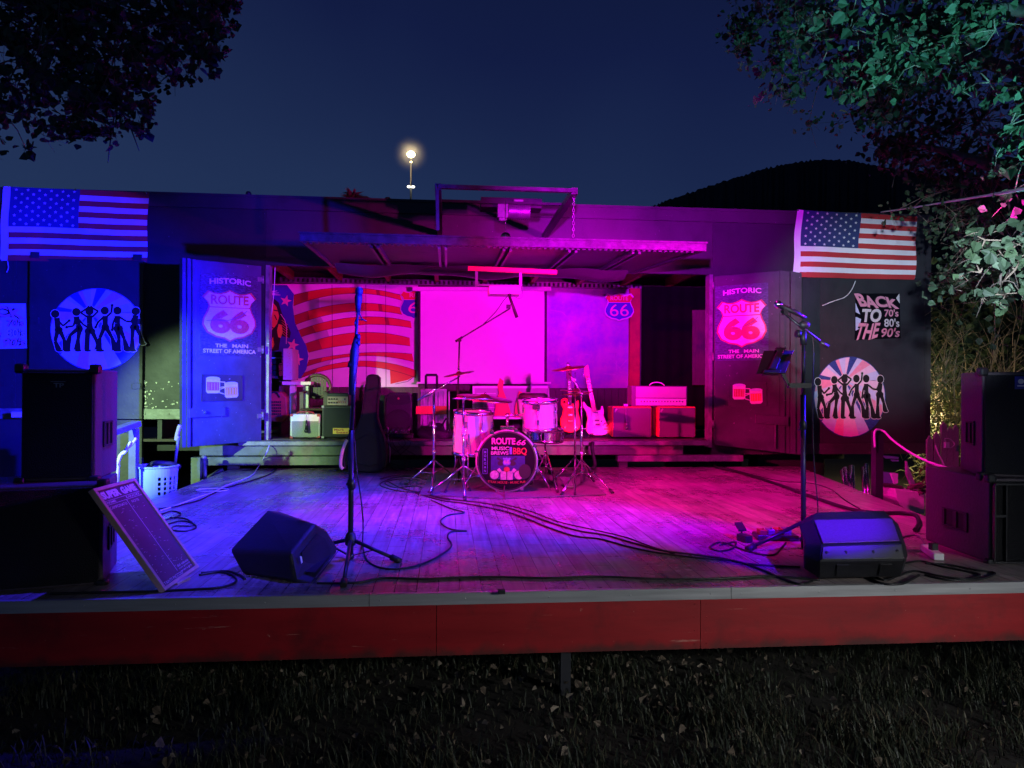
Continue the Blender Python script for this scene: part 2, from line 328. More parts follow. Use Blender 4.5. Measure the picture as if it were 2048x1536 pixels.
def text(mb, f, s, u0, v0, u1, v1, w, mi=0, bold=.02, shear=0, warp=None):
    vs, fs = glyphs(s, bold, shear); P = []
    for a, b in vs:
        u = u0 + (u1 - u0) * a; v = v0 + (v1 - v0) * b
        if warp: u, v = warp(a, b, u, v)
        P.append(f(u, v, w))
    mb.add(P, fs, mi)
def rect(mb, f, u0, v0, u1, v1, w, mi=0): mb.add([f(u0, v0, w), f(u1, v0, w), f(u1, v1, w), f(u0, v1, w)], [(0, 1, 2, 3)], mi)
def poly(mb, f, pts, w, mi=0): mb.add([f(u, v, w) for u, v in pts], [tuple(range(len(pts)))], mi)
def disc(mb, f, cu, cv, ru, rv, w, mi=0, n=24): poly(mb, f, [(cu + ru * math.cos(6.28318 * k / n), cv + rv * math.sin(6.28318 * k / n)) for k in range(n)], w, mi)
def stroke(mb, f, pts, wd, w, mi=0, asp=1):
    for i in range(len(pts) - 1):
        (a, b), (c, d) = pts[i], pts[i + 1]; w0, w1 = (wd[i], wd[i + 1]) if isinstance(wd, (list, tuple)) else (wd, wd)
        dx, dy = (c - a) * asp, d - b; l = math.hypot(dx, dy) or 1; nx, ny = -dy / l / asp, dx / l
        mb.add([f(a + nx * w0 / 2, b + ny * w0 / 2, w), f(a - nx * w0 / 2, b - ny * w0 / 2, w), f(c - nx * w1 / 2, d - ny * w1 / 2, w), f(c + nx * w1 / 2, d + ny * w1 / 2, w)], [(0, 1, 2, 3)], mi)
        w += .00006
def star(mb, f, cu, cv, ru, rv, w, mi=0, rot=0): poly(mb, f, [(cu + ru * (1 if k % 2 == 0 else .4) * math.sin(k * math.pi / 5 + rot), cv + rv * (1 if k % 2 == 0 else .4) * math.cos(k * math.pi / 5 + rot)) for k in range(10)], w, mi)
HS = [(.5, 0), (.60, .055), (.76, .085), (.92, .17), (1., .32), (.985, .44), (.92, .57), (.885, .68), (.92, .77), (1., .85), (.90, .97), (.80, .935), (.69, .925), (.59, .955), (.5, 1)]
SHIELD = HS + [(1 - a, b) for a, b in HS[-2:0:-1]]
def shield(u0, v0, u1, v1, inset=0):
    return [(u0 + (u1 - u0) * (.5 + (a - .5) * (1 - inset)), v0 + (v1 - v0) * (.5 + (b - .5) * (1 - inset))) for a, b in SHIELD]
def pxbox(mb, x0, y0, x1, y1, Y, dy, mi=0):
    xm, ym = (x0 + x1) / 2, (y0 + y1) / 2
    a = ony(x0, ym, Y).x; b = ony(x1, ym, Y).x; t = ony(xm, y0, Y).z; u = ony(xm, y1, Y).z
    mb.bb(a, Y, u, b, Y + dy, t, mi); return a, b, u, t
# ================================================================ SETTING
# ground: gently uneven sheet
def gz(x, y): return .02 * math.sin(x * 1.7 + .6) + .018 * math.sin(y * 2.3 + x) + .01 * math.sin(x * 5.1 - y * 3.7)
mb = MB(); nx, ny = 90, 70
vs = []
for j in range(ny + 1):
    for i in range(nx + 1):
        u = (i / nx - .5) * 2; v = j / ny; X = 8 * u + 900 * u ** 7 * (1 if True else 0); Y = -6 + 26 * v + 1500 * max(0, v - .75) ** 3 * 10
        vs.append((X, Y, gz(X, Y) if abs(X) < 20 and Y < 20 else 0))
mb.add(vs, [(j * (nx + 1) + i, j * (nx + 1) + i + 1, (j + 1) * (nx + 1) + i + 1, (j + 1) * (nx + 1) + i) for j in range(ny) for i in range(nx)], 0, True)
tag(mb.build('ground', K['soil'], loc=(0, 0, 0)), kind='structure')
# hill
mb = MB(); prof = [(-200, 470), (600, 470), (1250, 432), (1300, 415), (1340, 398), (1400, 378), (1450, 362), (1500, 346), (1550, 332), (1600, 323), (1650, 319), (1700, 321), (1750, 331), (1800, 340), (1900, 352), (2100, 372), (2500, 470)]
rr = []; rnd.seed(3)
for i in range(len(prof) - 1):
    for k in range(12):
        t = k / 12; rr.append((prof[i][0] * (1 - t) + prof[i + 1][0] * t, prof[i][1] * (1 - t) + prof[i + 1][1] * t + rnd.uniform(-1.6, 1.6) + 1.5 * math.sin(k * 2.9 + i)))
A = []; B = []; C = []; D = []
for px, py in rr:
    p = atd(px, py, 420); A.append((p.x * .62, p.y * .62, 0)); B.append((p.x * .84, p.y * .84, p.z * .62 + rnd.uniform(-2, 2))); C.append(tuple(p)); D.append((p.x * 1.6, p.y * 1.6, 0))
n = len(A); q = []
for a in (0, 1, 2): q += [(a * n + i, a * n + i + 1, (a + 1) * n + i + 1, (a + 1) * n + i) for i in range(n - 1)]
mb.add(A + B + C + D, q, 0, True); tag(mb.build('hill', K['hill_wood'], loc=(200, 300, 0)), kind='structure')
# grass
def in_stage(x, y): return y > 3.75
def blades(n, seed, xr, yr, hmin, hmax, name):
    r = random.Random(seed); mb = MB()
    for _ in range(n):
        x = r.uniform(*xr); y = r.uniform(*yr)
        cl = min(1, max(0, .5 + .35 * math.sin(x * 2.1 + 1.3) * math.sin(y * 3.1 + x) + .35 * math.sin(x * 5.3 + y * 4.1) * math.sin(y * 7.7 - x * 3.3)))
        if r.random() > .12 + .95 * cl * cl: continue
        h = r.uniform(hmin, hmax) * (.45 + .95 * cl); a = r.uniform(0, 6.283); l = r.uniform(.15, .9) * h; wd = r.uniform(.002, .0042)
        if r.random() < .02: h *= 2.0; l *= 2.2; wd *= .8
        dx, dy = math.cos(a), math.sin(a); sx, sy = -dy * wd, dx * wd; z = gz(x, y)
        P = []
        for t in (0, .45, .8):
            k = 1 - t * .55; P += [(x + dx * l * t * t - sx * k, y + dy * l * t * t - sy * k, z + h * (t - .25 * t * t)), (x + dx * l * t * t + sx * k, y + dy * l * t * t + sy * k, z + h * (t - .25 * t * t))]
        P.append((x + dx * l, y + dy * l, z + h * .78 - .1 * l))
        m = r.choices([0, 1, 2, 3], [4, 3, 4, 1.2])[0]
        mb.add(P, [(0, 1, 3, 2), (2, 3, 5, 4), (4, 5, 6)], m)
    return tag(mb.build(name, [K['grass%d' % i] for i in range(4)], loc=(0, 3, 0)), kind='stuff', label='short dark grass growing in front of and under the stage', cat='grass')
blades(74000, 5, (-3.2, 3.6), (2.2, 4.9), .035, .12, 'grass')
# dry leaves on the grass
def leafshape(mb, c, s, U, Vv, mi, fold=.15):
    N = U.cross(Vv); P = [(0, -.5, 0), (.33, -.38, 1), (.5, -.02, 1), (.26, .32, .6), (0, .62, 0), (-.26, .32, .6), (-.5, -.02, 1), (-.33, -.38, 1)]
    mb.add([c + (U * a + Vv * b) * s + N * (d * fold * s) for a, b, d in P], [(0, 1, 2, 3, 4), (0, 4, 5, 6, 7)], mi)
def rbasis(r, tilt=1.0, up=None):
    n = Vector((r.gauss(0, 1), r.gauss(0, 1), r.gauss(0, 1) * 1)).normalized()
    if up: n = (Vector(up) + n * tilt).normalized()
    a = n.orthogonal().normalized(); b = n.cross(a); t = r.uniform(0, 6.283)
    return a * math.cos(t) + b * math.sin(t), b * math.cos(t) - a * math.sin(t)
mb = MB(); r = random.Random(8)
for _ in range(560):
    x = r.gauss(.5, 1.4); y = r.choice([r.gauss(3.75, .35), r.uniform(2.4, 4.4)])
    if abs(x) > 3.3: continue
    U, Vv = rbasis(r, 1.3, (0, -.2, 1)); leafshape(mb, Vector((x, y, gz(x, y) + r.uniform(.015, .07))), r.choice([r.uniform(.012, .03), r.uniform(.015, .045)]), U, Vv, r.choice([0, 0, 0, 1]), r.uniform(.2, .7))
tag(mb.build('leaf_litter', [K['litter'], K['twig']], loc=(0, 3, 0)), kind='stuff', label='dry pale fallen leaves scattered in the grass before the stage', cat='dry leaves')
# ================================================================ STAGE
FY = 3.46
st = thing('stage', (0.6, FY, 0), 'low wooden outdoor stage with red painted skirt and bright metal front edge', 'stage')
mb = MB(); XL, XR = -2.48, 3.62
mb.slab([(XL, FY + .01, ST - .05), (XR, FY + .01, ST - .05), (3.70, 5.3, ST - .05), (4.4, 8.72, ST - .05), (XL, 8.72, ST - .05)], (0, 0, .05))
mb.build('deck', K['boards'], st)
for a, b in ((XL, .0), (.004, 1.585), (1.589, XR)):
    if a == .004: a = ony(738, 1190, FY).x + .003
    if b == .0: b = ony(738, 1190, FY).x
    if b == 1.585: b = ony(1461, 1172, FY).x
    if a == 1.589: a = ony(1461, 1172, FY).x + .003
    mb = MB(); mb.bb(a, FY - .006, ST - .052, b, FY + .006, ST + .004); mb.bb(a, FY + .006, ST + .0005, b, FY + .018, ST + .004)
    for i in range(int((b - a) / .4) + 1): mb.ball((min(b - .03, a + .05 + i * .4), FY - .006, ST - .025), .004, 6)
    mb.build('edge_trim', K['alu'], st)
cuts = [XL, ony(873, 1250, FY).x, ony(1401, 1250, FY).x, XR]
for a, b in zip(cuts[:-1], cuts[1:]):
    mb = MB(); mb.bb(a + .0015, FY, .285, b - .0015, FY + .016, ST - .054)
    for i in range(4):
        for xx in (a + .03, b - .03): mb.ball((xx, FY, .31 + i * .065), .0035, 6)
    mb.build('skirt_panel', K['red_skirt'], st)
for px in (-60, 1130, 2110):
    x = ony(px, 1380, FY + .12).x; mb = MB(); mb.bb(x - .025, FY + .10, -.05, x + .025, FY + .15, ST - .054); mb.build('post', K['black_paint'], st)
for y in (5.2, 7.2):
    for x in (-2.3, .5, 3.3): mb = MB(); mb.bb(x - .04, y, -.05, x + .04, y + .08, ST - .054); mb.build('post', K['bark'], st)
# ================================================================ TRAILER
tr = thing('trailer', (0, WY, 0), 'dark semi-trailer body with wide side opening used as the back of the stage', 'trailer')
TX0, TX1 = -9.2, ony(1855, 600, WY).x
OX0, OX1 = ony(531, 700, WY).x, ony(1424, 700, WY).x
OZ1 = 2.98; TZ = 3.80; LZ = ony(300, 838, WY).z; RZ = ony(1700, 908, WY).z
def panelled(x0, x1, z0, z1, y, step, th=.05, rib=.010):   # sheet wall with shallow seams and rivets
    mb = MB(); mb.bb(x0, y, z0, x1, y + th, z1); n = max(1, int((x1 - x0) / step)); s = (x1 - x0) / n
    for i in range(n + 1):
        x = min(max(x0 + i * s, x0 + .02), x1 - .02); mb.bb(x - .018, y - .004, z0 + .01, x + .018, y - .0005, z1 - .01)
        k = int((z1 - z0) / .16)
        for j in range(k): mb.ball((x, y - .004, z0 + .08 + j * .16), .006, 5)
    return mb
panelled(TX0, OX0, LZ + .12, TZ - .16, WY, 1.25).build('side_wall', K['wall_paint'], tr)
panelled(OX1, TX1, RZ + .14, TZ - .16, WY, 1.25).build('side_wall', K['wall_paint'], tr)
mb = MB(); mb.bb(OX0 + .001, WY + .002, OZ1 + .09, OX1 - .001, WY + .052, TZ - .16)
for k in range(5): x = OX0 + (OX1 - OX0) * (k + .5) / 5; mb.bb(x - .015, WY - .002, OZ1 + .1, x + .015, WY + .0015, TZ - .17)
mb.build('fascia', K['fascia_paint'], tr)
mb = MB(); mb.bb(OX0, WY - .012, OZ1 + .0, OX1, WY + .05, OZ1 + .088); mb.build('top_rail', K['wall_paint'], tr)
mb = MB(); mb.bb(TX0, WY - .02, TZ - .158, TX1 + .02, WY + .05, TZ - .02); mb.bb(TX0, WY - .03, TZ - .02, TX1 + .03, WY + 2.5, TZ + .01)
mb.build('roof', K['fascia_paint'], tr)
mb = MB(); mb.bb(TX0, WY - .015, LZ, OX0, WY + .06, LZ + .118)
for i in range(26): mb.ball((TX0 + .3 + i * .27, WY - .015, LZ + .06), .008, 5)
mb.build('bottom_rail', K['old_metal'], tr)
mb = MB(); mb.bb(OX1, WY - .012, RZ, TX1, WY + .06, RZ + .138); mb.build('bottom_rail', K['dark_door'], tr)
mb = MB(); mb.bb(TX1 + .001, WY + .001, RZ, TX1 + .05, WY + 2.46, TZ - .021); mb.build('end_wall', K['black_paint'], tr)
# floor, ceiling, inner walls
mb = MB(); mb.bb(TX0, WY + .055, PL - .03, TX1, BY + .2, PL); mb.build('floor', K['dark_wood'], tr); mb = MB(); mb.bb(TX0, WY + .3, PL - .16, TX1, BY + .2, PL - .032); mb.build('underframe', K['ink'], tr)
mb = MB(); mb.bb(TX0, WY + .06, 3.26, TX1, BY + .2, 3.30); mb.build('ceiling', K['dark_wood'], tr)
mb = MB()
for i in range(9): x = OX0 - .2 + i * .72; mb.bb(x, WY + .07, 3.13, x + .06, BY - .02, 3.258)
mb.bb(OX0 - .5, WY + .3, 3.09, OX0 + 1.1, WY + .36, 3.128)
mb.build('ceiling_joists', K['rafter'], tr)
mb = MB(); mb.bb(OX0 - 1.2, BY + .02, PL, OX1 + 1.3, BY + .06, 3.258); mb.build('back_wall', K['dark_wood'], tr)
zW = ony(1000, 772, BY).z
mb = MB(); x = OX0 - 1.0
while x < OX1 + .9: mb.bb(x, BY - .015, PL + .002, x + .105, BY + .015, zW); x += .11
mb.build('wainscot', K['dark_wood'], tr)
mb = MB(); mb.bb(OX0 - 1.25, WY + .06, PL, OX0 - 1.2, BY + .06, 3.258); mb.build('inner_wall', K['black_paint'], tr); mb = MB(); mb.bb(OX1 + 1.3, WY + .06, PL, OX1 + 1.35, BY + .06, 3.258); mb.build('inner_wall', K['black_paint'], tr)
x0 = ony(1259, 700, BY - .1).x; x1 = ony(1279, 700, BY - .1).x
mb = MB(); mb.bb(x0, BY - .12, zW - .0, x1, BY - .02, 3.09); mb.build('red_post', K['red_wood'], tr)
mb = MB(); xx0 = ony(560, 565, BY - .1).x; xx1 = ony(1280, 575, BY - .1).x
mb.bb(xx0, BY - .10, 3.155, xx1, BY - .03, 3.165); mb.bb(xx0, BY - .10, 3.085, xx1, BY - .03, 3.095)
x = xx0
while x < xx1: mb.bb(x, BY - .10, 3.096, x + .035, BY - .09, 3.154); x += .07
mb.build('perforated_rail', K['old_metal'], tr)
# opening frame uprights
for a in (OX0, OX1 - .045):
    mb = MB(); mb.bb(a, WY - .02, PL - .1, a + .045, WY + .12, OZ1 + .0); mb.build('door_jamb', K['old_metal'], tr)
# sill: step board and the two beams under it, with legs
SX0, SX1 = ony(395, 900, 8.6).x, ony(1418, 890, 8.6).x
mb = MB(); mb.bb(SX0 + .45, 8.60, PL - .055, SX1, WY + .054, PL - .004); mb.build('sill_step', K['old_metal'], tr, bevel=.006)
mb = MB(); mb.bb(SX0, 8.66, .735, SX1 - .3, 8.80, PL - .058); mb.build('sill_beam', K['green_paint'], tr, bevel=.008)
mb = MB(); mb.slab([(SX0 - .02, 8.63, .72), (SX0 + .03, 8.63, .625), (SX0 + 2.1, 8.63, .625), (SX0 + 2.1, 8.63, .73), ], (0, .12, 0)); mb.build('sill_beam', K['green_paint'], tr, bevel=.006)
a = ony(1235, 915, 8.63).x; mb = MB(); mb.bb(a, 8.63, .655, SX1 + .45, 8.75, .73); mb.build('sill_beam', K['old_metal'], tr, bevel=.006)
for px0, px1, y in ((1238, 1255, 8.68), (455, 476, 8.7), (382, 400, 8.5)):
    a = ony(px0, 920, y).x; b = ony(px1, 920, y).x; mb = MB(); mb.bb(a, y, .0, b, y + .08, .73); mb.build('sill_leg', K['green_paint'], tr)
mb = MB(); mb.beam(ony(400, 968, 8.45), ony(445, 940, 8.66), .05, .05); mb.cyl(ony(408, 918, 8.3), ony(412, 985, 8.3), .022); mb.ball(ony(408, 916, 8.3), .035)
mb.build('landing_gear', K['old_metal'], tr)
# blue-lit lower side locker at far left + underframe and wheel
mb = panelled(-9.2, ony(283, 900, WY + .02).x, .12, LZ - .006, WY + .03, .9); mb.build('skirt_locker', K['wall_paint'], tr)
mb = MB(); mb.bb(-9, WY + 1.6, .5, TX1 - .2, WY + 1.7, .745); mb.build('chassis_rail', K['ink'], tr)
for i in range(2):
    mb = MB(); x = 4.4 + i * 1.15 - 1.0; mb.lathe([(.0, 0), (.30, .0), (.46, .02), (.5, .07), (.5, .22), (.46, .27), (0, .27)], (x, WY + .35, .5), (0, 1, 0), 28); wo = mb.build('wheel', K['black_plastic'], tr)
# flat wall panels (doors of the side folded against the wall)
mb = MB(); a = ony(58, 700, WY - .05).x; b = ony(285, 700, WY - .05).x; mb.bb(a, WY - .05, LZ + .0, b, WY - .005, ony(170, 520, WY).z)
for q in (a + .06, b - .06): 
    for k in range(3): mb.bb(q - .05, WY - .062, LZ + .35 + k * .75, q + .05, WY - .051, LZ + .42 + k * .75)
fp = mb.build('folded_panel', K['wall_paint'], tr, bevel=.004)
# paint scars on the lower left wall: torn strips of old pale paint
mb = MB(); r = random.Random(4); f = quadmap(ony(286, 760, WY - .004), ony(362, 760, WY - .004), ony(362, 822, WY - .004), ony(286, 822, WY - .004))
for _ in range(60):
    u = r.choice([r.uniform(0, .08), r.uniform(.03, .3), r.uniform(.3, 1)]); v = r.choice([r.gauss(.35, .08), r.gauss(.7, .1), r.gauss(.2, .1)]) if u > .1 else r.uniform(0, 1)
    s = r.uniform(.008, .028); P = [(u + s * r.uniform(.4, 1.3) * math.cos(k * .9), v + 1.3 * s * r.uniform(.4, 1.3) * math.sin(k * .9)) for k in range(7)]
    poly(mb, f, P, .001 + _ * .00002)
mb.build('peeling_paint', K['cream'], tr)
# --- swung-open doors
def door(pTL, pTR, pBR, pBL, th, paint, thick_side):
    TL, TR, BR, BL = pTL, pTR, pBR, pBL; f = quadmap(TL, TR, BR, BL); nrm = (f(0, 0, 1) - f(0, 0, 0))
    mb = MB(); mb.slab([BL, BR, TR, TL], -nrm * th); d = mb.build('door', K[paint], tr, bevel=.006)
    return d, f
TLl, TRl, BRl, BLl = onz(390, 517, 3.03), ony(522, 533, WY - .09), None, None
dl_y0 = 8.10
TLl = ony(391, 519, dl_y0); BLl = ony(391, 893, dl_y0); TRl = ony(523, 532, WY - .10); BRl = ony(523, 882, WY - .10)
dL, fL = door(TLl, TRl, BRl, BLl, .05, 'door_paint', 0)
mb = MB()   # moulded rubber and steel edge of the left door
sd = (fL(0, 0, 0) - fL(1, 0, 0)).normalized(); nn = (fL(0, 0, 1) - fL(0, 0, 0))
wst = (ony(363, 700, dl_y0) - ony(391, 700, dl_y0)).length
for k, (a, b, hgt) in enumerate(((0.0, .24, .0), (.26, .46, -.02), (.48, .70, .012), (.72, 1.0, -.01))):
    o = nn * hgt
    mb.slab([BLl + sd * wst * a + o, BLl + sd * wst * b + o, TLl + sd * wst * b + o, TLl + sd * wst * a + o], -nn * .05)
mb.build('door_seal', K['door_paint'], dL)
mb = MB(); rect(mb, fL, -.12, .155, .42, .205, .004); mb.slab([fL(-.10, .155, 0), fL(.42, .155, 0), fL(.42, .205, 0), fL(-.10, .205, 0)], nn * .018); mb.lathe([(0, .035), (.014, .035), (.02, .02), (.02, 0)], fL(.12, .18, 0), nn, 10); mb.build('latch', K['door_paint'], dL, bevel=.003)
for v in (.12, .50, .90):
    mb = MB(); mb.cyl(fL(1.02, v, -.0), fL(1.02, v + .045, -.0), .016); mb.slab([fL(.93, v + .01, 0), fL(1.01, v + .01, 0), fL(1.01, v + .035, 0), fL(.93, v + .035, 0)], nn * .008); mb.build('hinge', K['old_metal'], dL)
TLr = ony(1429, 552, WY - .10); BLr = ony(1429, 890, WY - .10); TRr = ony(1560, 541, WY - .24); BRr = ony(1560, 905, WY - .24)
dR, fR = door(TLr, TRr, BRr, BLr, .05, 'dark_door', 0)
mb = MB(); nr = (fR(0, 0, 1) - fR(0, 0, 0)); sr = (fR(1, 0, 0) - fR(0, 0, 0)).normalized(); wr = (ony(1601, 700, WY - .24) - ony(1560, 700, WY - .24)).length
for a, b, hgt in ((0.0, .22, 0), (.24, .46, -.02), (.48, .70, .012), (.72, 1, -.01)):
    o = nr * hgt; mb.slab([BRr + sr * wr * a + o, BRr + sr * wr * b + o, TRr + sr * wr * b + o, TRr + sr * wr * a + o], -nr * .05)
mb.build('door_seal', K['dark_door'], dR)
mb = MB(); mb.slab([fR(.62, .15, 0), fR(1.12, .15, 0), fR(1.12, .20, 0), fR(.62, .20, 0)], nr * .03); mb.cyl(fR(.92, .02, .03), fR(.92, .15, .03), .012); mb.build('latch', K['dark_door'], dR, bevel=.004)
for v in (.10, .50, .92):
    mb = MB(); mb.cyl(fR(-.02, v, 0), fR(-.02, v + .045, 0), .016); mb.build('hinge', K['old_metal'], dR)
# --- swung-up hatch (canopy)
HZ = 2.90; HX0, HX1, HY0 = -1.36, 2.52, 6.87
def hz(y): return HZ + (y - HY0) * .012
mb = MB(); mb.slab([(HX0 + .05, HY0 + .05, HZ + .02), (HX1 - .05, HY0 + .05, HZ + .02), (HX1 - .25, WY - .03, HZ + .08), (HX0 + .0, WY - .03, HZ + .08)], (0, 0, .02)); ht = mb.build('hatch', K['fascia_paint'], tr)
mb = MB(); mb.bb(HX0, HY0, HZ - .005, HX1, HY0 + .045, HZ + .065); mb.bb(HX0 - .01, HY0 - .012, HZ + .066, HX1 + .01, HY0 + .05, HZ + .082)
n = 70
for i in range(n): x = HX0 + .02 + (HX1 - HX0 - .1) * i / n; mb.bb(x, HY0 + .05, HZ - .012, x + .028, HY0 + .10, HZ + .015)
mb.build('hatch_edge', K['frame_metal'], ht)
mb = MB(); mb.slab([(HX0, HY0 + .046, HZ), (HX0 + .04, HY0 + .046, HZ), (HX0 + .04, WY - .03, HZ + .06), (HX0, WY - .03, HZ + .06)], (0, 0, .06)); mb.build('hatch_edge', K['frame_metal'], ht); mb = MB()
mb.slab([(HX1 - .04, HY0 + .046, HZ), (HX1, HY0 + .046, HZ), (HX1 - .2, WY - .03, HZ + .06), (HX1 - .24, WY - .03, HZ + .06)], (0, 0, .06)); mb.build('hatch_edge', K['frame_metal'], ht)
for px in (748, 885, 1016, 1148, 1276):
    x = ony(px, 495, HY0 + .05).x; mb = MB()
    for dx in (-.045, .02): mb.slab([(x + dx, HY0 + .11, HZ - .03), (x + dx + .025, HY0 + .11, HZ - .03), (x + dx + .025, WY - .35, HZ + .03), (x + dx, WY - .35, HZ + .03)], (0, 0, .048))
    mb.bb(x - .05, WY - .42, HZ - .0, x + .05, WY - .34, HZ + .045)
    mb.build('hatch_rib', K['frame_metal'] if px != 885 else K['grey_metal'], ht)
# sagging cloth at the hinge side of the hatch
mb = MB(); vs = []; nx = 60
for j in range(6):
    for i in range(nx + 1):
        x = HX0 + .1 + (HX1 - HX0 - .5) * i / nx; t = j / 5; y = 8.35 + .45 * t; sag = .10 * math.sin(math.pi * t) * (.6 + .5 * math.sin(x * 2.3 + .5) ** 2)
        vs.append((x, y, HZ + .035 - sag + .01 * math.sin(x * 9)))
mb.add(vs, [(j * (nx + 1) + i, j * (nx + 1) + i + 1, (j + 1) * (nx + 1) + i + 1, (j + 1) * (nx + 1) + i) for j in range(5) for i in range(nx)], 0, True); mb.build('hatch_cloth', K['fascia_paint'], ht)
# --- hoist frame above the hatch
GZ = 3.40; gx0, gx1 = -.085, 1.19
mb = MB(); GY = 6.72
mb.beam((gx0, GY, GZ), (gx1, GY, GZ), .05, .035); mb.beam((gx0, GY, GZ), (gx0, WY, GZ - .0), .06, .06); mb.beam((gx1, GY, GZ), (gx1, WY, GZ), .06, .06)
mb.beam((gx0 - .01, GY, GZ + .01), (gx0 + .0, GY + .02, HZ + .1), .03, .03); hf = mb.build('hoist_frame', K['frame_metal'], tr)
mb = MB(); mb.beam((gx0, 7.35, GZ + .03), (gx1, 7.35, GZ + .03), .025, .025); y = 7.42
a = ony(962, 400, y); b = ony(1084, 408, y); mb.bb(a.x, y, 3.40, b.x, y + .22, 3.50); mb.build('hoist_beam', K['black_metal'], hf)
mb = MB(); c = ony(1030, 423, 7.42); mb.lathe([(0, -.14), (.05, -.14), (.075, -.12), (.075, .08), (.06, .10), (0, .10)], (c.x + .05, c.y, c.z), (1, 0, 0), 16)
for k in range(9): mb.lathe([(.082, -.004), (.082, .004)], (c.x - .03 + k * .022, c.y, c.z), (1, 0, 0), 16)
mb.obox((c.x - .13, c.y, c.z - .01), .11, .13, .14); mb.obox((c.x + .03, c.y - .03, c.z + .085), .10, .08, .05); mb.obox((c.x - .13, c.y - .02, c.z - .09), .08, .07, .04); mb.build('winch_motor', K['grey_metal'], hf, bevel=.005)
mb = MB(); p = ony(1011, 475, 6.95); mb.cyl((p.x, p.y, 3.35), (p.x, p.y, p.z), .003, n=5); mb.lathe([(0, -.012), (.05, -.012), (.042, 0), (.05, .012), (0, .012)], p, (0, 1, .1), 18); mb.build('pulley', K['chrome'], hf)
mb = MB(); zt = GZ; k = 0      # chain from the frame corner to the hatch
while zt > HZ + .1:
    o = (gx1 + .015, HY0 - .02 + (GZ - zt) * .04, zt); a = k % 2
    pts = [(o[0] + (0.010 * math.cos(t) if a else 0), o[1] + (0 if a else .010 * math.cos(t)), o[2] + .02 * math.sin(t)) for t in [6.283 * q / 8 for q in range(9)]]
    mb.ring(pts, .0035, 5, cap=False); zt -= .030; k += 1
mb.build('chain', K['grey_metal'], hf)
# thin cord hanging in the opening
mb = MB(); mb.ring(smooth([ony(550, 535, WY + .1), ony(548, 580, WY + .1), ony(541, 650, WY + .1), ony(538, 700, WY + .1), ony(533, 735, WY + .1)]), .005, 5)
tag(mb.build('cord', K['white_cable']), 'thin white cord hanging down inside the left end of the opening', 'cord')
# ================================================================ MURAL, BACKDROP, SCREEN
MY = BY - .03
def pq(x0, y0, x1, y1, Y): return quadmap(ony(x0, y0, Y), ony(x1, y0, Y), ony(x1, y1, Y), ony(x0, y1, Y))
mu = thing('mural', ony(690, 775, MY), 'painted board mural of a waving striped flag, stars and a long-haired man', 'mural')
f1 = pq(470, 568, 836, 774, MY)
def U(px, py): return ((px - 470) / 366, 1 - (py - 568) / 206)
def pp(*L): return [U(*q) for q in L]
mb = MB(); mb.slab([f1(0, 0), f1(1, 0), f1(1, 1), f1(0, 1)], (0, .02, 0)); mb.slab([f1(.002, .0, .003), f1(.004, 0, .003), f1(.004, 1, .003), f1(.002, 1, .003)], (0, .001, 0)); mb.build('board', K['mural_white'], mu)
CV = [((586, 590), (716, 576), (800, 590)), ((585, 612), (716, 587), (803, 601)), ((585, 632), (716, 606), (806, 617)), ((588, 650), (716, 622), (808, 630)), ((592, 662), (716, 634), (821, 643)), ((600, 674), (716, 650), (823, 656)), ((607, 688), (716, 665), (819, 676)), ((615, 705), (716, 688), (820, 692)), ((615, 721), (716, 706), (824, 708)), ((611, 733), (716, 712), (828, 724)), ((603, 747), (716, 722), (832, 741)), ((597, 757), (716, 733), (832, 756))]
def cvp(c, t):
    a, m, b = c; x = a[0] + (b[0] - a[0]) * t; tm = (m[0] - a[0]) / (b[0] - a[0])
    L0 = (t - tm) * (t - 1) / (tm); L1 = t * (t - 1) / (tm * (tm - 1)); L2 = t * (t - tm) / (1 - tm); return (x, a[1] * L0 + m[1] * L1 + b[1] * L2)
ms = MB(); NT = 30
for k in range(11):
    for i in range(NT):
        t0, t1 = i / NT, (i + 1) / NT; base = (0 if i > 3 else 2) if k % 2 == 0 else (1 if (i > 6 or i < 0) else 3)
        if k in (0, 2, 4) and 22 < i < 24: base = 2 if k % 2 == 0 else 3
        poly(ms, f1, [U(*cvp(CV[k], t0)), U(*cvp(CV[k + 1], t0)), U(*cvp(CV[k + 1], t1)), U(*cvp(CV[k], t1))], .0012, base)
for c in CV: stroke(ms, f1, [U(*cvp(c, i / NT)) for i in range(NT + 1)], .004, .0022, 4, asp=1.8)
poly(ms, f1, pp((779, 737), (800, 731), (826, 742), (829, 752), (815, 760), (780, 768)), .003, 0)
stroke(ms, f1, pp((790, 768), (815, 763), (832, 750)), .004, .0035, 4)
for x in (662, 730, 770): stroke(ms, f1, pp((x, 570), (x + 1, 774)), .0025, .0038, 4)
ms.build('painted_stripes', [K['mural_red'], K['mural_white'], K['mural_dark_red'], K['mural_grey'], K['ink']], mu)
mb = MB(); poly(mb, f1, pp((540, 570), (572, 570), (586, 588), (584, 612), (588, 645), (600, 672), (611, 692), (615, 712), (611, 738), (600, 756), (520, 766), (520, 590)), .002, 0)
for c, rr_ in (((570, 602), 12), ((584, 690), 13), ((593, 719), 13)): star(mb, f1, *U(*c), rr_ / 366, rr_ / 206, .003, 1, .25)
mb.build('painted_stars', [K['mural_blue'], K['poster_pink']], mu)
mb = MB()   # the painted man: dark hair, copper face, earring, feathers
poly(mb, f1, pp((500, 590), (540, 592), (556, 605), (562, 625), (572, 648), (580, 665), (578, 676), (560, 672), (556, 700), (530, 706), (500, 706)), .0034, 0)
poly(mb, f1, pp((505, 600), (528, 594), (542, 602), (552, 614), (557, 632), (553, 648), (545, 658), (535, 664), (512, 664)), .0042, 1)
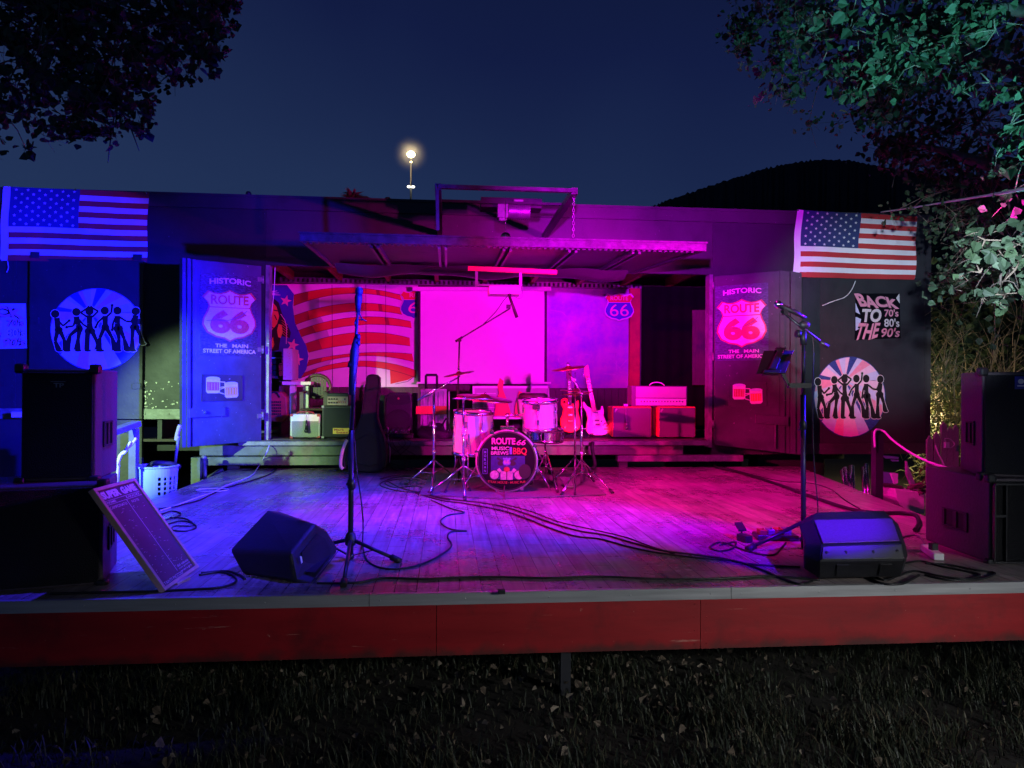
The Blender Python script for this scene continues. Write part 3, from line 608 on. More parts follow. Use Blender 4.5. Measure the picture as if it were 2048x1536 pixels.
for L in ([(528, 618), (536, 617), (540, 620)], [(546, 620), (554, 622)], [(532, 640), (538, 645), (534, 650)], [(528, 652), (546, 656)], [(538, 622), (540, 640)], [(548, 630), (552, 640)], [(530, 604), (545, 612)]): stroke(mb, f1, pp(*L), .010, .0050, 0, 1.8)
poly(mb, f1, pp((528, 660), (540, 658), (552, 662), (545, 690), (535, 700), (528, 700)), .0046, 0)
poly(mb, f1, pp((556, 648), (562, 650), (564, 664), (560, 676), (555, 674), (553, 660)), .0052, 2)
for x in (532, 537, 542): poly(mb, f1, pp((x, 680), (x + 3, 674), (x + 5, 690), (x + 1, 698)), .0054, 2)
for k in range(9): stroke(mb, f1, pp((528, 588), (534 + k * 3.2, 573 + (k % 3) * 3 + k * 1.4)), [.02, .004], .0044 + k * .0001, 3, 1.8)
stroke(mb, f1, pp((560, 628), (568, 640), (572, 655), (571, 688)), .006, .0056, 3, 1.8)
for k in range(6): stroke(mb, f1, pp((562, 640 + k * 5), (574, 650 + k * 5)), .004, .0050, 1, 1.8)
mb.build('painted_man', [K['ink'], K['orange'], K['gold'], K['mural_white']], mu)
# road shields
def roadshield(x0, y0, x1, y1, Y, label, clip=None):
    f = pq(x0, y0, x1, y1, Y); t = thing('road_shield', f(.5, 0), label, 'sign', 'red and blue 66 shields on the back wall')
    cl = (lambda L: [(min(u, clip), v) for u, v in L]) if clip else (lambda L: L)
    mb = MB(); P = [f(u, v) for u, v in cl(SHIELD)]; mb.slab(P, (0, .012, 0)); mb.build('plate', K['mural_white'], t)
    mb = MB(); S = cl(shield(.0, .0, 1, 1, .07)); lo = [(u, min(v, .655)) for u, v in S]; hi = [(u, max(v, .685)) for u, v in S]
    poly(mb, f, [p for p in S if p[1] <= .66] and [(u, .02 + v * .96) for u, v in lo], .0015, 0)
    poly(mb, f, [(u, .02 + v * .96) for u, v in S if v > .66] + [], .0022, 1); 
    if clip:
        text(mb, f, '6', .30, .22, .66, .58, .004, 2, .0); text(mb, f, 'RO', .34, .73, .70, .88, .004, 2, .02)
    else:
        text(mb, f, '66', .18, .18, .82, .60, .004, 2, .0); text(mb, f, 'ROUTE', .20, .73, .80, .88, .004, 2, .02)
    mb.build('lettering', [K['mural_blue'], K['mural_red'], K['poster_pink']], t)
roadshield(1209, 585, 1268, 643, BY - .15, 'red and blue 66 shield on the pink backdrop beside the red post')
roadshield(800, 578, 856, 640, BY - .05, 'red and blue 66 shield half hidden behind the left edge of the white screen', .60)
# right backdrop
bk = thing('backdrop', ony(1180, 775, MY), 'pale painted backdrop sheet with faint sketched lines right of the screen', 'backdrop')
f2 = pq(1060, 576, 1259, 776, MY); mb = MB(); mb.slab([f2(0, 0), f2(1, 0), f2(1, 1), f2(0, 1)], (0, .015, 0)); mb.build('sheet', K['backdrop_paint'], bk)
mb = MB()
for L in ([(.2, .78), (.32, .76), (.40, .68), (.45, .5), (.44, .4)], [(.3, .70), (.36, .62), (.33, .5)], [(.2, .55), (.28, .30), (.3, .2)], [(.28, .22), (.5, .34), (.62, .33)], [(.5, .7), (.6, .66), (.8, .64), (.9, .55)], [(.75, .35), (.95, .34)], [(.8, .3), (.9, .2), (.97, .28)], [(.85, .42), (.88, .1)], [(.7, .15), (.95, .12)]): stroke(mb, f2, L, .006, .002)
mb.build('sketch_lines', K['sketch_paint'], bk)
f2b = (1064, 1259)
# projection screen
SY = BY - .16
sn = thing('projection_screen', ony(965, 765, SY), 'blank white roll-down projection screen hanging in the middle of the back wall', 'screen')
f3 = pq(838, 580, 1094, 764, SY); mb = MB(); mb.slab([f3(0, 0), f3(1, 0), f3(1, 1), f3(0, 1)], (0, .002, 0)); mb.build('screen_fabric', K['screen'], sn)
mb = MB()
for u0, u1 in ((-.004, .012), (.978, 1.0)): mb.slab([f3(u0, 0, .001), f3(u1, 0, .001), f3(u1, 1, .001), f3(u0, 1, .001)], (0, -.001, 0))
mb.build('screen_border', K['ink'], sn)
mb = MB(); mb.slab([f3(-.05, .985), f3(1.03, .985), f3(1.03, 1.03), f3(-.05, 1.03)], (0, -.06, 0)); mb.build('screen_case', K['white'], sn, bevel=.01)
mb = MB(); mb.slab([f3(-.02, -.02), f3(1.03, -.02), f3(1.03, .0), f3(-.02, .0)], (0, -.025, 0)); mb.build('screen_bar', K['white'], sn)
# projector on its red bar
pj = thing('projector', ony(1010, 590, 8.3), 'projector slung from a bright red bar under the open hatch', 'projector')
yb = 7.75; a = ony(936, 537, yb); b = ony(1113, 545, yb); mb = MB(); mb.beam(a, b, .05, .045); mb.build('red_bar', K['red_tolex'], pj)
for px in (953, 1041):
    mb = MB(); mb.beam(ony(px, 543, yb), ony(px, 573, yb), .03, .02); mb.build('hanger', K['grey_metal'], pj)
mb = MB(); c = ony(1008, 583, yb); mb.obox((c.x, c.y, c.z), .34, .26, .085); mb.lathe([(0, .05), (.03, .05), (.036, 0)], (c.x - .09, c.y + .13, c.z), (0, 1, 0), 14); mb.build('projector_body', K['cream'], pj, bevel=.012)
mb = MB(); mb.beam(ony(953, 570, yb), ony(1041, 572, yb), .03, .015); mb.ring(smooth([ony(1020, 585, yb), ony(1035, 596, yb), ony(1045, 592, yb), ony(1042, 560, yb)]), .005, 5); mb.build('mount_plate', K['grey_metal'], pj)
# ================================================================ FLAGS
def flag(TL, TR, BR, BL, label, sleeve, cu, wave, gr='striped flags hung on the trailer wall'):
    f = quadmap(TL, TR, BR, BL); t = thing('flag', f(.5, 0), label, 'flag', gr); NX, NY = 78, 39
    def g(u, v, w=0):
        d = wave * (math.sin(u * 9 + v * 2) * .5 + math.sin(v * 7 + u * 5) * .4 + math.sin(u * 23 - v * 11) * .18) + wave * 1.2 + .008
        return f(u + .004 * math.sin(v * 8), v + .010 * math.sin(u * 5.5) * (1 - v) * v * 4, w + d)
    mb = MB(); vs = [g(i / NX, j / NY) for j in range(NY + 1) for i in range(NX + 1)]; mb.v = [tuple(p) for p in vs]
    for j in range(NY):
        for i in range(NX):
            u = (i + .5) / NX; s = 12 - j // 3; m = 0
            if u < sleeve: m = 0
            elif s < 7 and u < cu: m = 2
            else: m = 1 if s % 2 == 0 else 0
            mb.f.append([j * (NX + 1) + i, j * (NX + 1) + i + 1, (j + 1) * (NX + 1) + i + 1, (j + 1) * (NX + 1) + i]); mb.m.append(m); mb.s.append(True)
    sw = round(cu * NX) / NX - round(sleeve * NX) / NX; u0 = round(sleeve * NX) / NX; v0 = 1 - 7 / 13
    for rw in range(9):
        for c in range(6 if rw % 2 == 0 else 5):
            uu = u0 + sw * ((c + .5) / 6 + (0 if rw % 2 == 0 else 1 / 12)); vv = 1 - (7 / 13) * (rw + .62) / 9.2
            star(mb, g, uu, vv, .0135, .024, .0025, 0)
    mb.build('cloth', [K['flag_white'], K['flag_red'], K['flag_blue']], t)
    for u, v in ((.01, .99), (.01, .01), (.99, .99), (.99, .01), (.5, .995)): 
        mb = MB(); mb.ball(f(u, v, wave * 2 + .012), .012, 6); mb.build('eyelet', K['chrome'], t)
    return f
flag(ony(8, 374, WY - .02), ony(298, 386, WY - .02), ony(295, 526, WY - .02), ony(2, 522, WY - .02), 'blue-lit striped flag with stars hung above the left circular dancer sticker', .045, .52, .012)
flag(ony(1590, 421, WY - .02), ony(1832, 434, WY - .02), ony(1827, 560, WY - .02), ony(1582, 555, WY - .02), 'pale-lit striped flag with stars hung at the right end of the trailer', .05, .52, .020)
# ================================================================ POSTERS
def poster66(f, label, gr='historic road posters on the trailer doors'):
    t = thing('road_poster', f(.5, 0), label, 'poster', gr); mb = MB(); n = f(0, 0, 1) - f(0, 0, 0)
    mb.slab([f(0, 0, .0), f(1, 0, .0), f(1, 1, .0), f(0, 1, .0)], n * .004); mb.build('sheet', K['poster_blue'], t); mb = MB()
    w = .0055; text(mb, f, 'HISTORIC', .15, .885, .87, .955, w, 0, .03, warp=lambda a, b, u, v: (u, v + .02 * math.sin(math.pi * a) - .02))
    poly(mb, f, shield(.03, .17, .97, .81), w, 1); poly(mb, f, shield(.06, .19, .94, .79), w + .0012, 0)
    rect(mb, f, .14, .585, .87, .597, w + .0024, 1); text(mb, f, 'ROUTE', .17, .625, .83, .745, w + .0024, 1, .035); text(mb, f, '66', .16, .27, .84, .56, w + .0024, 1, .055)
    stroke(mb, f, [(.10, .42), (.25, .435), (.42, .425), (.55, .45), (.70, .50), (.80, .56)], .006, w + .0034, 2, .62)
    text(mb, f, 'THE', .25, .10, .45, .145, w, 0, .03); text(mb, f, 'MAIN', .54, .10, .82, .145, w, 0, .03); text(mb, f, 'STREET OF AMERICA', .05, .03, .96, .08, w, 0, .03)
    mb.build('print', [K['poster_white'], K['poster_red'], K['poster_ink']], t)
def sub(f, L, ref):   # quad from pixel corners lying on the plane of f (ref = 4 px corners of f)
    (x0, y0a, y0b), (x1, y1a, y1b) = ref; out = []
    for px, py in L:
        # intersect the ray with the plane
        o = f(0, 0, 0); n = f(0, 0, 1) - o; rr_ = ray(px, py); out.append(CAMP + rr_ * ((o - CAMP).dot(n) / rr_.dot(n)) + n * .002)
    return quadmap(*out)
rf = ((0, 0, 0), (0, 0, 0))
poster66(sub(fL, [(400, 545), (515, 553), (515, 713), (399, 710)], rf), 'blue-lit historic 66 poster on the left open door')
poster66(sub(fR, [(1430, 573), (1536, 565), (1537, 720), (1430, 722)], rf), 'pink-lit historic 66 poster on the right open door')
def beerposter(f, label):
    t = thing('beer_poster', f(.5, 0), label, 'poster', 'beer mug posters on the trailer doors'); n = f(0, 0, 1) - f(0, 0, 0); mb = MB()
    mb.slab([f(0, 0), f(1, 0), f(1, 1), f(0, 1)], n * .004)
    for a, b, c, d in ((0, 0, 1, .02), (0, .98, 1, 1), (0, .02, .012, .98), (.988, .02, 1, .98)): mb.slab([f(a, b, .0042), f(c, b, .0042), f(c, d, .0042), f(a, d, .0042)], n * .003)
    for u in (.03, .97):
        for v in (.05, .95): mb.lathe([(0, .009), (.008, .009), (.009, .004)], f(u, v, 0), n, 8)
    mb.build('frame', K['dark_door'], t); mb = MB(); w = .0052
    def mug(cu, cv, s, body, handle, tilt):
        Rr = lambda x, y: (cu + s * (x * math.cos(tilt) - y * math.sin(tilt)), cv + 1.55 * s * (x * math.sin(tilt) + y * math.cos(tilt)))
        stroke(mb, f, [Rr(handle * .9, .5), Rr(handle * 1.7, .45), Rr(handle * 1.75, -.3), Rr(handle * .9, -.6)], .035, w - .0004, 1, 1.55)
        poly(mb, f, [Rr(-1, 1), Rr(1, 1), Rr(.98, -.9), Rr(.75, -1.15), Rr(-.75, -1.15), Rr(-.98, -.9)], w, 1)
        poly(mb, f, [Rr(-.86, .45), Rr(.86, .45), Rr(.82, -.75), Rr(-.82, -.75)], w + .001, body)
        poly(mb, f, [Rr(math.cos(k * .52) * .95, 1 + .22 * math.sin(k * .52)) for k in range(12)], w + .0012, 3)
        for k in range(4): stroke(mb, f, [Rr(-.6 + k * .4, .35), Rr(-.6 + k * .4, -.7)], .012, w + .0022, 1, 1.55)
        stroke(mb, f, [Rr(-.86, .45), Rr(.86, .45)], .014, w + .003, 3, 1.55)
    mug(.27, .60, .17, 0, 1, .0); mug(.72, .42, .17, 2, -1, .04)
    mb.build('print', [K['poster_red'], K['poster_white'], K['gold'], K['poster_sky']], t)
beerposter(sub(fL, [(403, 748), (484, 751), (484, 801), (402, 803)], rf), 'small poster of two beer mugs on the left open door')
beerposter(sub(fR, [(1458, 763), (1533, 764), (1533, 813), (1457, 814)], rf), 'small poster of two beer mugs on the right open door')
# round dancer stickers
POSES = [
 dict(x=.04, h=(.03, .66), t=[(.05, .60), (.06, .45), (.07, .40)], l=[[(.06, .42), (.03, .25), (.07, .12)], [(.08, .42), (.13, .28), (.15, .12)]], a=[[(.05, .58), (.12, .48), (.19, .56)]], f=.045),
 dict(x=0, h=(.27, .69), t=[(.27, .62), (.29, .50), (.31, .43)], l=[[(.30, .45), (.20, .34), (.16, .12)], [(.31, .43), (.29, .28), (.28, .12)]], a=[[(.26, .59), (.24, .48), (.16, .46)], [(.29, .59), (.35, .50), (.40, .46)]], f=.055),
 dict(x=0, h=(.42, .70), t=[(.42, .64), (.42, .52), (.43, .40)], l=[[(.40, .40), (.39, .12)], [(.45, .40), (.50, .26), (.54, .12)]], a=[[(.40, .61), (.32, .68), (.41, .76)], [(.45, .61), (.52, .70), (.44, .76)]], f=.035),
 dict(x=0, h=(.595, .71), t=[(.60, .63), (.60, .52), (.60, .44)], l=[[(.59, .46), (.54, .30), (.52, .12)], [(.61, .46), (.68, .30), (.72, .12)]], a=[[(.58, .61), (.52, .54), (.49, .46)], [(.62, .62), (.67, .68), (.68, .79)]], f=.06),
 dict(x=0, h=(.74, .71), t=[(.74, .63), (.74, .52), (.75, .42)], l=[[(.73, .44), (.76, .28), (.74, .12)], [(.77, .44), (.82, .28), (.85, .12)]], a=[[(.72, .61), (.69, .52), (.68, .42)], [(.77, .61), (.84, .55), (.92, .54)]], f=.055),
 dict(x=0, h=(.95, .70), t=[(.95, .64), (.94, .52), (.94, .44)], l=[[(.92, .46), (.91, .30), (.91, .12)], [(.96, .46), (1.0, .34), (1.02, .22)]], a=[[(.93, .62), (.90, .55), (.93, .50)]], f=.045)]
for P in POSES:
    VT = lambda b: .255 + (b - .12) * .8
    P['h'] = (.03 + .94 * P['h'][0], VT(P['h'][1])); P['t'] = [(.03 + .94 * a, VT(b)) for a, b in P['t']]
    for k_ in ('l', 'a'): P[k_] = [[(.03 + .94 * a, VT(b)) for a, b in L] for L in P[k_]]
def dancers(f, label):
    t = thing('dancer_sticker', f(.5, 0), label, 'wall sticker', 'round dancer stickers on the trailer wall'); n = f(0, 0, 1) - f(0, 0, 0); mb = MB()
    mb.slab([f(.5 + .5 * math.cos(6.2832 * k / 48), .5 + .5 * math.sin(6.2832 * k / 48)) for k in range(48)], n * .002)
    cu, cv = .43, .70; cols = [3, 2, 1, 3, 0, 2, 3, 1, 0, 3, 2, 0, 1, 3, 2, 0, 3, 1, 2, 3, 0, 1, 3, 2]; N = 24
    def edge(a):
        dx, dy = math.cos(a), math.sin(a); b = dx * (cu - .5) + dy * (cv - .5); c = (cu - .5) ** 2 + (cv - .5) ** 2 - .24; s = -b + math.sqrt(b * b - c); return cu + dx * s, cv + dy * s
    for k in range(N):
        a0 = 6.2832 * k / N + .05 * math.sin(k * 3); a1 = 6.2832 * (k + 1) / N + .05 * math.sin((k + 1) * 3); am = (a0 + a1) / 2
        poly(mb, f, [(cu, cv), edge(a0), edge(am), edge(a1)], .0032, cols[k])
    mb.build('sunburst', [K['poster_navy'], K['poster_pink'], K['poster_pale'], K['poster_sky']], t)
    for grow, w, mk in ((.016, .0045, 'poster_white'), (0, .0065, 'ink')):
        mb = MB()
        for i, P in enumerate(POSES):
            w2 = w + i * .0001; disc(mb, f, P['h'][0], P['h'][1], .045 + grow / 2, .048 + grow / 2, w2)
            stroke(mb, f, P['t'], [.062 + grow, .056 + grow, .075 + grow], w2 + .0001)
            for L in P['l']: stroke(mb, f, L, [.052 + grow] + [.036 + grow] * (len(L) - 2) + [P['f'] + .02 + grow], w2 + .0003)
            for L in P['l']: disc(mb, f, L[0][0], L[0][1], .035 + grow / 2, .04 + grow / 2, w2 + .0005, n=10)
            for L in P['l']: disc(mb, f, L[-1][0] + .01, L[-1][1] - .008, .036 + grow / 2, .016 + grow / 2, w2 + .0006, n=10)
            for L in P['a']: stroke(mb, f, L, .022 + grow, w2 + .0007)
            for L in P['a']: disc(mb, f, L[-1][0], L[-1][1], .016 + grow / 2, .018 + grow / 2, w2 + .0009, n=8)
        mb.build('dancers' if not grow else 'dancer_outline', K[mk], t)
dancers(pq(100, 576, 286, 742, WY - .056), 'blue-lit round sticker of dancing silhouettes above the left black speaker')
dancers(pq(1627, 713, 1771, 875, WY - .008), 'pale-lit round sticker of dancing silhouettes low on the right wall')
# back-to-the-decades posters
def decades(f, label, faint=False):
    t = thing('decades_poster', f(.5, 0), label, 'poster', 'retro decades posters on the trailer wall'); n = f(0, 0, 1) - f(0, 0, 0); mb = MB()
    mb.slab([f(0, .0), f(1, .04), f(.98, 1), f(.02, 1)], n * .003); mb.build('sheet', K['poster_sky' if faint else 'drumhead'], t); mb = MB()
    wp = lambda a, b, u, v: (u - .10 * b * (1 - a), .70 + (.30 - .10 * a) * b - .02 * a + .02 * math.sin(a * 12))
    wt = lambda a, b, u, v: (u + .05 * b * (1 - a), v - .06 * (1 - b) * (1 - a) + .02 * math.sin(a * 9))
    for grow, w, ms in ((.05, .0042, (2, 2, 2)), (.0, .0055, (0, 1, 0))):
        text(mb, f, 'BACK', .08, .72, .97, 1.0, w, ms[0], .04 + grow, -.2, wp); text(mb, f, 'TO', .16, .38, .58, .67, w, ms[1], .04 + grow, .15)
        text(mb, f, 'THE', .03, .05, .56, .36, w, ms[0], .03 + grow, .35, wt); text(mb, f, "70's", .64, .50, .95, .66, w + .0003, ms[0], .02 + grow); text(mb, f, "80's", .64, .28, .97, .46, w + .0004, ms[1], .02 + grow); text(mb, f, "90's", .58, .06, .98, .26, w + .0005, ms[0], .02 + grow, .2)
    poly(mb, f, [(.02, .2), (.1, .24), (.14, .45), (.02, .5)], .0038, 3); poly(mb, f, [(.02, .6), (.12, .55), (.02, .8)], .0038, 3); poly(mb, f, [(.9, .9), (.98, .78), (.97, 1.0)], .0038, 1)
    mb.build('print', [K['poster_pink'], K['poster_white'], K['ink'], K['poster_sky']], t)
decades(pq(1709, 587, 1801, 680, WY - .008), 'pink lettered 70s to 90s poster on the right wall under the flag')
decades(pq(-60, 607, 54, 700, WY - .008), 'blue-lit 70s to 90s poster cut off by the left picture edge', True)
# loose strings
def cord(pts, rad, label, cat='cord', m='white_cable', name='cord', grp=None):
    mb = MB(); mb.ring(smooth(pts), rad, 6); return tag(mb.build(name, K[m]), label, cat, grp)
cord([ony(1711, 562, WY - .03), ony(1703, 580, WY - .03), ony(1690, 594, WY - .03), ony(1668, 602, WY - .03), ony(1645, 611, WY - .03)], .006, 'pale string dangling below the right flag')
cord([ony(1598, 556, WY - .03), ony(1596, 565, WY - .03), ony(1599, 571, WY - .03)], .004, 'short loose tie at the lower left corner of the right flag')
cord([ony(15, 522, WY - .03), ony(17, 535, WY - .03), ony(13, 545, WY - .03)], .004, 'short loose tie at the lower left corner of the left flag')
cord([ony(1762, 424, WY - .05), atd(1820, 416, 7.6), atd(1900, 403, 6.0), atd(1980, 390, 4.6), atd(2048, 378, 3.7), atd(2200, 350, 3.1)], .009, 'white rope running from the trailer roof corner up into the right tree', 'rope', name='rope')
# ================================================================ EQUIPMENT
def solve_box(pF, pEdge, pB, Y0, dep, ybase=None):
    """box whose front vertical edges project to pEdge (shared corner) and pF, and whose side's back edge projects to pB"""
    def tn(px): r_ = ray(px, 850); return r_.x / r_.y
    P0 = Vector((tn(pEdge) * Y0, Y0)); best = None
    for i in range(2000):
        a = -.9 + 1.8 * i / 2000; q = P0 + Vector((math.sin(a), math.cos(a))) * dep; e_ = abs(q.x / q.y - tn(pB))
        if best is None or e_ < best[0]: best = (e_, a)
    a = best[1]; s = Vector((math.sin(a), math.cos(a))); d = Vector((s.y, -s.x)) * (1 if pF > pEdge else -1)
    t = tn(pF); w_ = (t * P0.y - P0.x) / (d.x - t * d.y); return P0, s, d, w_
def cabinet(mb, P0, s, d, w_, dep, z0, z1):
    A = [P0, P0 + d * w_, P0 + d * w_ + s * dep, P0 + s * dep]
    if (A[1] - A[0]).x < 0: A = [A[1], A[0], A[3], A[2]]
    mb.hexa([(p.x, p.y, z0) for p in A] + [(p.x, p.y, z1) for p in A]); return A
def pa(px, Y0, dep, z0, z1, label, kind, grp, gm='grille', side=1):
    P0, s, d, w_ = solve_box(*px, Y0, dep); mb = MB(); A = cabinet(mb, P0, s, d, w_, dep, z0, z1)
    t = thing('loudspeaker' if kind == 'top' else 'subwoofer', ((A[0].x + A[2].x) / 2, (A[0].y + A[2].y) / 2, z0), label, 'loudspeaker', grp)
    mb.build('cabinet', K['speaker_side'], t, bevel=.008)
    f = quadmap((*A[0], z1), (*A[1], z1), (*A[1], z0), (*A[0], z0)); n = f(0, 0, 1) - f(0, 0, 0)
    mb = MB(); mb.slab([f(.03, .03, .001), f(.97, .03, .001), f(.97, .97, .001), f(.03, .97, .001)], n * .012); mb.build('grille', K[gm], t, bevel=.004)
    for u in (0, 1):
        for v in (0, 1): mb = MB(); mb.obox(f(u, v, .001), .05, .05, .05); mb.build('corner_protector', K['black_metal'], t, bevel=.012)
    # side handle, on the visible side
    S0 = P0; S1 = P0 + s * dep; 
    if side > 0: g = quadmap((*S0, z1), (*S1, z1), (*S1, z0), (*S0, z0))
    else: g = quadmap((*S1, z1), (*S0, z1), (*S0, z0), (*S1, z0))
    m2 = g(0, 0, 1) - g(0, 0, 0); mb = MB(); c0, c1 = .30, .70
    for q in ((c0, .28, c1, .30), (c0, .50, c1, .52), (c0, .30, c0 + .05, .50), (c1 - .05, .30, c1, .50), (.48, .30, .54, .50)): mb.slab([g(q[0], q[1], .001), g(q[2], q[1], .001), g(q[2], q[3], .001), g(q[0], q[3], .001)], m2 * .009)
    mb.build('handle', K['black_plastic'], t, bevel=.003)
    mb = MB(); mb.slab([g(c0 + .05, .30, .0005), g(.48, .30, .0005), g(.48, .50, .0005), g(c0 + .05, .50, .0005)], m2 * .001); mb.slab([g(.54, .30, .0005), g(c1 - .05, .30, .0005), g(c1 - .05, .50, .0005), g(.54, .50, .0005)], m2 * .001); mb.build('handle_recess', K['ink'], t)
    return t, f, n, A
zl = onz(150, 985, 1.13)
SUBH = 1.06
t, f, n, A = pa((-60, 208, 236), 3.73, .45, ST, 1.075, 'large black subwoofer at the left front corner of the stage', 'sub', 'black subwoofers')
t, f, n, A = pa((42, 191, 235), 3.85, .40, 1.0755, ony(110, 738, 3.85).z, 'tall black loudspeaker standing on the left subwoofer', 'top', 'tall black loudspeakers')
mb = MB(); rect(mb, f, .40, .885, .60, .89, .0145, 0); text(mb, f, 'TP', .44, .835, .58, .875, .0145, 0, .03); mb.build('badge', K['grey_metal'], t)
t, f, n, A = pa((2120, 1980, 1852), 3.86, .62, ST, ony(2000, 957, 3.86).z, 'large black subwoofer with framed grille at the right edge of the stage', 'sub', 'black subwoofers', side=-1)
mb = MB()
for q in ((.02, .03, .035, .93), (.18, .03, .195, .93), (.035, .93, .9, .95), (.035, .01, .9, .03), (.035, .55, .18, .58)): mb.slab([f(q[0], q[1], .014), f(q[2], q[1], .014), f(q[2], q[3], .014), f(q[0], q[3], .014)], n * .02)
mb.build('grille_frame', K['black_metal'], t)
zt = ony(2000, 957, 3.86).z
t, f, n, A = pa((2110, 1964, 1921), 3.95, .36, zt + .0005, ony(2000, 744, 3.95).z, 'tall black loudspeaker with blue badge standing on the right subwoofer', 'top', 'tall black loudspeakers', 'grille_grey', side=-1)
mb = MB(); q = [ony(2022, 753, 3.93), ony(2043, 753, 3.93), ony(2043, 778, 3.93), ony(2022, 778, 3.93)]; fb = quadmap(*[f(0, 0) + (p - f(0, 0)) - n * ((p - f(0, 0)).dot(n)) + n * .0145 for p in q])
mb.slab([fb(0, 0), fb(1, 0), fb(1, 1), fb(0, 1)], n * .003); b = mb.build('badge', K['mural_blue'], t)
mb = MB(); rect(mb, fb, .2, .2, .8, .3, .0035); disc(mb, fb, .5, .6, .25, .2, .0035); b2 = mb.build('badge_emblem', K['white'], b)
# generic loft speaker wedge
def W(px, py, d, zmin=ST + .002):
    p = atd(px, py, d)
    if p.z < zmin: p.z = zmin
    return p
t = thing('stage_monitor', atd(570, 1150, 3.8) * 1, 'black plastic stage monitor lying on its side at the front left beside a mic stand', 'stage monitor', 'floor monitors'); t.location.z = ST
N = [W(631, 1047, 3.85), W(655, 1062, 3.93), W(675, 1094, 4.0), W(674, 1109, 3.98), W(626, 1168, 3.60), W(587, 1168, 3.60), W(583, 1106, 3.62)]
Q = [W(536, 1021, 4.1), W(560, 1024, 4.2), W(580, 1040, 4.28), W(580, 1060, 4.28), W(505, 1160, 3.74), W(488, 1150, 3.74), W(461, 1100, 3.82)]
M1 = [N[i].lerp(Q[i], .88) for i in range(7)]
c = sum(Q, Vector()) / 7; E = [q.lerp(c, .18) + (Q[0] - N[0]).normalized() * .03 for q in Q]
for p in E: p.z = max(p.z, ST + .01)
mb = MB(); mb.loft(N, Q, 0, True, False, False); mb.loft(Q, E, 0, False, True, False); mb.build('cabinet', K['black_plastic'], t, bevel=.02, seg=3)
cn = sum(N, Vector()) / 7; nv = (N[0] - N[5]).cross(N[2] - N[6]).normalized()
if nv.dot(CAMP - cn) < 0: nv = -nv
mb = MB(); P = [p.lerp(cn, .35) + nv * .002 for p in N]; mb.slab(P, nv * .004); mb.build('end_panel', K['ink'], t)
mb = MB(); q = [atd(603, 1112, 3.64), atd(609, 1112, 3.65), atd(611, 1124, 3.65), atd(606, 1127, 3.64)]; cc = sum(q, Vector()) / 4
q = [p - nv * ((p - cn).dot(nv)) + nv * .009 for p in q]; mb.slab(q, nv * .001); mb.build('paper_label', K['white'], t)
mb = MB(); mb.slab([N[3].lerp(N[2], .5) + nv * .004, N[4] + nv * .004, N[4].lerp(N[5], .12) + nv * .004, N[3].lerp(N[6], .06) + nv * .004], nv * .006); mb.build('grille_edge', K['grille_grey'], t)
# plug and lead at its base
t2 = thing('stage_monitor', (atd(1710, 1150, 3.8).x, atd(1710, 1150, 3.8).y, ST), 'black wedge stage monitor with blue-lit grille at the front right', 'stage monitor', 'floor monitors')
L = [W(1640, 1157, 3.68), W(1640, 1122, 3.60), W(1643, 1091, 3.64), W(1622, 1040, 4.0), W(1634, 1024, 4.15), W(1642, 1106, 4.3)]
Rr = [W(1800, 1154, 3.68), W(1809, 1120, 3.60), W(1803, 1086, 3.64), W(1785, 1037, 4.0), W(1767, 1020, 4.15), W(1780, 1103, 4.3)]
cl = sum(L, Vector()) / 6; cr_ = sum(Rr, Vector()) / 6
LL = [p.lerp(cl, .25) + Vector((-.075, .02, 0)) for p in L]; RR = [p.lerp(cr_, .25) + Vector((.03, 0, 0)) for p in Rr]
for p in LL + RR: p.z = max(p.z, ST + .01)
mb = MB(); mb.loft(L, Rr, 0, False, False); mb.loft(LL, L, 0, True, False); mb.loft(Rr, RR, 0, False, True); mb.build('cabinet', K['black_plastic'], t2, bevel=.012, seg=3)
g = quadmap(L[3], Rr[3], Rr[2], L[2]); gn = g(0, 0, 1) - g(0, 0, 0)
mb = MB(); mb.slab([g(.02, .04, .003), g(.98, .04, .003), g(.985, .94, .003), g(.03, .94, .003)], gn * .006); mb.build('grille', K['purple_grille'], t2, bevel=.003)
g2 = quadmap(L[2], Rr[2], Rr[1], L[1]); mb = MB(); n2 = g2(0, 0, 1) - g2(0, 0, 0)
mb.slab([g2(.01, .05, .001), g2(.99, .05, .001), g2(.99, .92, .001), g2(.01, .92, .001)], n2 * .008); mb.build('front_panel', K['black_metal'], t2, bevel=.003)
for u in (.06, .30, .63, .92): mb = MB(); mb.lathe([(0, .012), (.007, .012), (.009, .006)], g2(u, .5, 0), n2, 8); mb.build('screw', K['ink'], t2)
g3 = quadmap(L[1], Rr[1], Rr[0], L[0]); mb = MB(); n3 = g3(0, 0, 1) - g3(0, 0, 0)
for u in (.2, .72): mb = MB(); mb.slab([g3(u, .2, .001), g3(u + .14, .2, .001), g3(u + .14, .8, .001), g3(u, .8, .001)], n3 * .006); mb.build('connector_plate', K['black_metal'], t2)
